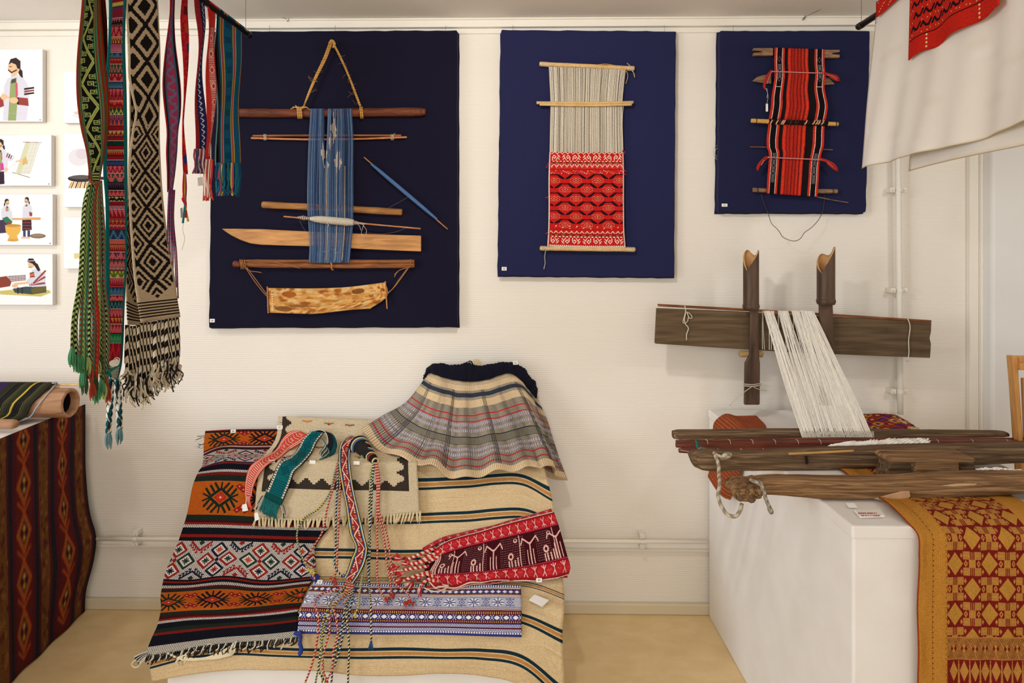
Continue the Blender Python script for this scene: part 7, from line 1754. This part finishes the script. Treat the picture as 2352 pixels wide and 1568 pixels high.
def woman(c, x, y, s, side=1):
    """seen from the side: dark hair with ponytail, white jacket with red and black sleeve bands"""
    P_ = lambda pts: [(x + a * s * side, y + b_ * s) for a, b_ in pts]
    c.poly(P_([(16, -20), (34, 0), (36, 30), (24, 20), (14, 0)]), HR)
    c.disc(x, y - 16 * s, 24 * s, SK, 30 * s); c.poly(P_([(-22, -26), (-14, -48), (8, -54), (26, -40), (26, -8), (14, -10), (8, -26), (-10, -34)]), HR)
    c.line(P_([(-22, -4), (-10, 6), (10, -4)]), 5 * s, (90, 50, 50)); c.line(P_([(-18, -18), (-10, -18)]), 2.5 * s, (60, 40, 40)); c.poly(P_([(-26, -12), (-22, -16), (-22, -8)]), SK)
    c.poly(P_([(-12, 14), (12, 8), (14, 30), (-10, 40)]), SK)
    c.poly(P_([(10, 16), (40, 30), (62, 66), (60, 130), (50, 200), (-44, 200), (-40, 60), (-26, 30)]), WC)
    c.poly(P_([(-14, 40), (10, 26), (14, 120), (8, 200), (-24, 200)]), (150, 164, 110)); c.poly(P_([(6, 50), (14, 46), (16, 100), (8, 110)]), (206, 90, 110)); c.poly(P_([(-10, 34), (8, 28), (8, 46), (-12, 50)]), (84, 84, 70))
def pic1(c, w, h):
    woman(c, 66, 100, 1.15)
    for (x, y) in ((112, 180), (112, 192), (112, 204)): c.poly([(x, y), (158, y - 6), (160, y + 1), (x + 2, y + 8)], [(40, 36, 40), RC, (60, 40, 40)][(y // 12) % 3])
    c.poly([(84, 222), (130, 226), (134, 262), (84, 256)], RC); c.poly([(80, 222), (88, 222), (88, 256), (80, 254)], (44, 36, 40)); c.poly([(0, 220), (14, 222), (20, 262), (0, 270)], RC)
    c.disc(66, 236, 20, SK, 14); c.disc(20, 220, 16, SK, 14); c.line([(30, 214), (54, 236)], 8, SK); c.line([(14, 200), (20, 246)], 4, SK)
    c.speck(h - 40, h - 36, (190, 190, 196), .2); c.rect(w - 14, h - 10, w - 8, h - 5, (120, 120, 120))
def pic2(c, w, h):
    woman(c, 2, 50, .62); c.poly([(20, 72), (44, 84), (60, 116), (48, 122), (24, 104)], WC)
    for i in range(4): c.line([(38 + i * 9, 84 + i * 5), (32 + i * 9, 100 + i * 4)], 5, [RC, (44, 36, 44), RC, (180, 200, 206)][i])
    c.line([(76, 122), (92, 118)], 8, SK); c.line([(10, 160), (40, 158), (72, 130)], 5, (226, 222, 206)); c.poly([(2, 130), (16, 128), (20, 160), (4, 164)], (206, 70, 150)); c.disc(30, 158, 9, SK)
    c.line([(108, 32), (192, 34)], 2.4, (110, 80, 66)); c.line([(58, 172), (138, 196)], 2.4, (110, 80, 66))
    for i in range(14): c.line([(120 + i * 5, 34), (74 + i * 5, 180)], 3, [(206, 200, 190), (196, 196, 160), (186, 190, 170)][i % 3])
    c.poly([(120, 34), (140, 34), (92, 180), (76, 178)], (206, 206, 170)); c.poly([(108, 108), (122, 100), (130, 130), (104, 140)], (206, 176, 110)); c.disc(98, 118, 8, SK)
    c.poly([(0, 170), (20, 168), (22, 226), (0, 228)], (60, 46, 60)); c.rect(w - 14, h - 10, w - 8, h - 5, (120, 120, 120))
def pic3(c, w, h):
    woman(c, 34, 42, .42, -1); c.poly([(6, 80), (56, 76), (60, 120), (10, 124)], WC); c.poly([(0, 118), (50, 116), (44, 176), (0, 180)], (74, 62, 84))
    woman(c, 124, 34, .42); c.poly([(106, 56), (146, 54), (150, 112), (104, 114)], WC); c.poly([(104, 116), (146, 114), (148, 164), (104, 168)], (64, 50, 58))
    for y in (128, 142, 156): c.band(0, 0, WC); c.rect(106, y, 146, y + 4, RC)
    for x in (108, 128): c.rect(x, 166, x + 12, 196, (70, 74, 110)); c.disc(x + 2, 200, 12, SK, 5)
    c.line([(60, 114), (184, 112)], 9, (214, 166, 110)); c.line([(150, 112), (184, 112)], 12, (214, 166, 110))
    c.poly([(12, 110), (34, 102), (60, 126), (50, 140), (26, 132)], (60, 120, 90)); c.line([(36, 128), (60, 142)], 6, (170, 60, 60)); c.poly([(136, 80), (150, 84), (150, 100), (138, 100)], RC)
    c.poly([(24, 142), (98, 142), (96, 172), (82, 190), (40, 190), (28, 172)], (226, 178, 90)); c.poly([(46, 188), (78, 188), (88, 212), (36, 212)], (226, 178, 90)); c.disc(61, 144, 37, (196, 146, 70), 7); c.disc(61, 212, 26, (206, 160, 84), 6)
    c.disc(176, 192, 36, (120, 100, 84), 11); c.disc(176, 190, 30, (150, 130, 108), 8); c.rect(w - 14, h - 10, w - 8, h - 5, (120, 120, 120))
def pic4(c, w, h):
    c.poly([(0, 170), (60, 164), (230, 166), (236, 178), (190, 196), (0, 186)], (206, 190, 110))
    c.poly([(0, 106), (40, 100), (58, 116), (48, 148), (0, 156)], (140, 70, 60)); c.poly([(30, 100), (120, 96), (122, 120), (56, 130)], (206, 200, 200)); 
    for i in range(4): c.line([(40, 104 + i * 7), (120, 98 + i * 7)], 2.5, [(84, 70, 80), RC][i % 2])
    c.poly([(60, 160), (120, 150), (206, 150), (216, 176), (150, 186), (70, 178)], (70, 84, 84)); c.poly([(144, 160), (214, 142), (216, 170), (150, 184)], (110, 100, 60)); c.line([(84, 156), (84, 180)], 6, (60, 46, 56)); c.line([(104, 156), (104, 180)], 6, (60, 46, 56))
    c.poly([(150, 72), (180, 66), (210, 104), (214, 148), (150, 152), (134, 140), (120, 128), (140, 104)], WC)
    for i in range(5): c.line([(140 + i * 4, 142 - i * 2 + 0), (206 + i, 134 - i * 14)], 8, [RC, WC][i % 2])
    c.poly([(138, 88), (158, 84), (162, 104), (140, 106)], (206, 110, 60)); c.line([(139, 88), (158, 84)], 3, (40, 30, 40)); c.line([(140, 106), (162, 104)], 3, (40, 30, 40))
    c.disc(146, 46, 15, SK, 19); c.poly([(126, 34), (134, 20), (154, 20), (164, 34), (162, 56), (152, 44), (132, 36)], HR); c.poly([(158, 34), (176, 46), (188, 74), (178, 80), (164, 60)], HR); c.line([(128, 32), (160, 30)], 3, (226, 222, 220)); c.line([(132, 60), (146, 60)], 3, (90, 50, 50))
    c.line([(72, 138), (130, 132)], 10, SK); c.disc(70, 146, 14, SK, 9)
def blank1(c, w, h): c.disc(62, 190, 16, (206, 196, 196), 8); c.line([(40, 200), (70, 210), (90, 196)], 2, (180, 170, 176)); c.poly([(180, 176), (210, 170), (214, 230), (186, 230)], (186, 90, 80))
def blank2(c, w, h):
    c.disc(70, 110, 50, (222, 218, 222), 40); c.disc(86, 94, 30, (212, 206, 212), 24); c.disc(80, 208, 62, (60, 54, 56), 16); c.disc(80, 202, 54, (96, 90, 90), 9); c.rect(120, 200, 210, 214, (60, 50, 50)); c.line([(150, 60), (196, 130)], 12, (90, 90, 96))
    for i in range(12): c.line([(24 + i * 10, 250), (36 + i * 9, 226)], 6, [(206, 160, 70), (150, 100, 60), (226, 190, 120), (90, 66, 56)][i % 4])
def blank3(c, w, h): c.poly([(46, 168), (90, 166), (92, 190), (48, 192)], (222, 206, 150)); c.disc(90, 150, 20, (232, 226, 226), 12)
def sh(fn, dx):
    def g_(c, w, h):
        s = Cv(w - dx, h, (246, 245, 246)); fn(s, w - dx, h); c.a[:, dx:] = s.a
    return g_
picture(-60, 113, 99, 280, sh(pic1, 120), 'printed drawing of a dark-haired woman threading yarn with her hands')
picture(-60, 310, 119, 427, sh(pic2, 120), 'printed drawing of a woman holding up a frame of pale warp')
picture(-60, 446, 122, 563, sh(pic3, 120), 'printed drawing of two women pounding in a yellow mortar')
picture(-60, 583, 122, 700, sh(pic4, 120), 'printed drawing of a woman seated on a mat weaving')
picture(147, 165, 262, 283, blank1, 'nearly blank printed picture behind the lime green sash, highest of its column')
picture(147, 306, 262, 476, blank2, 'printed picture of a cooking pot over fire behind the lime green sash')
picture(147, 498, 262, 617, blank3, 'nearly blank printed picture behind the green cords, lowest of its column')
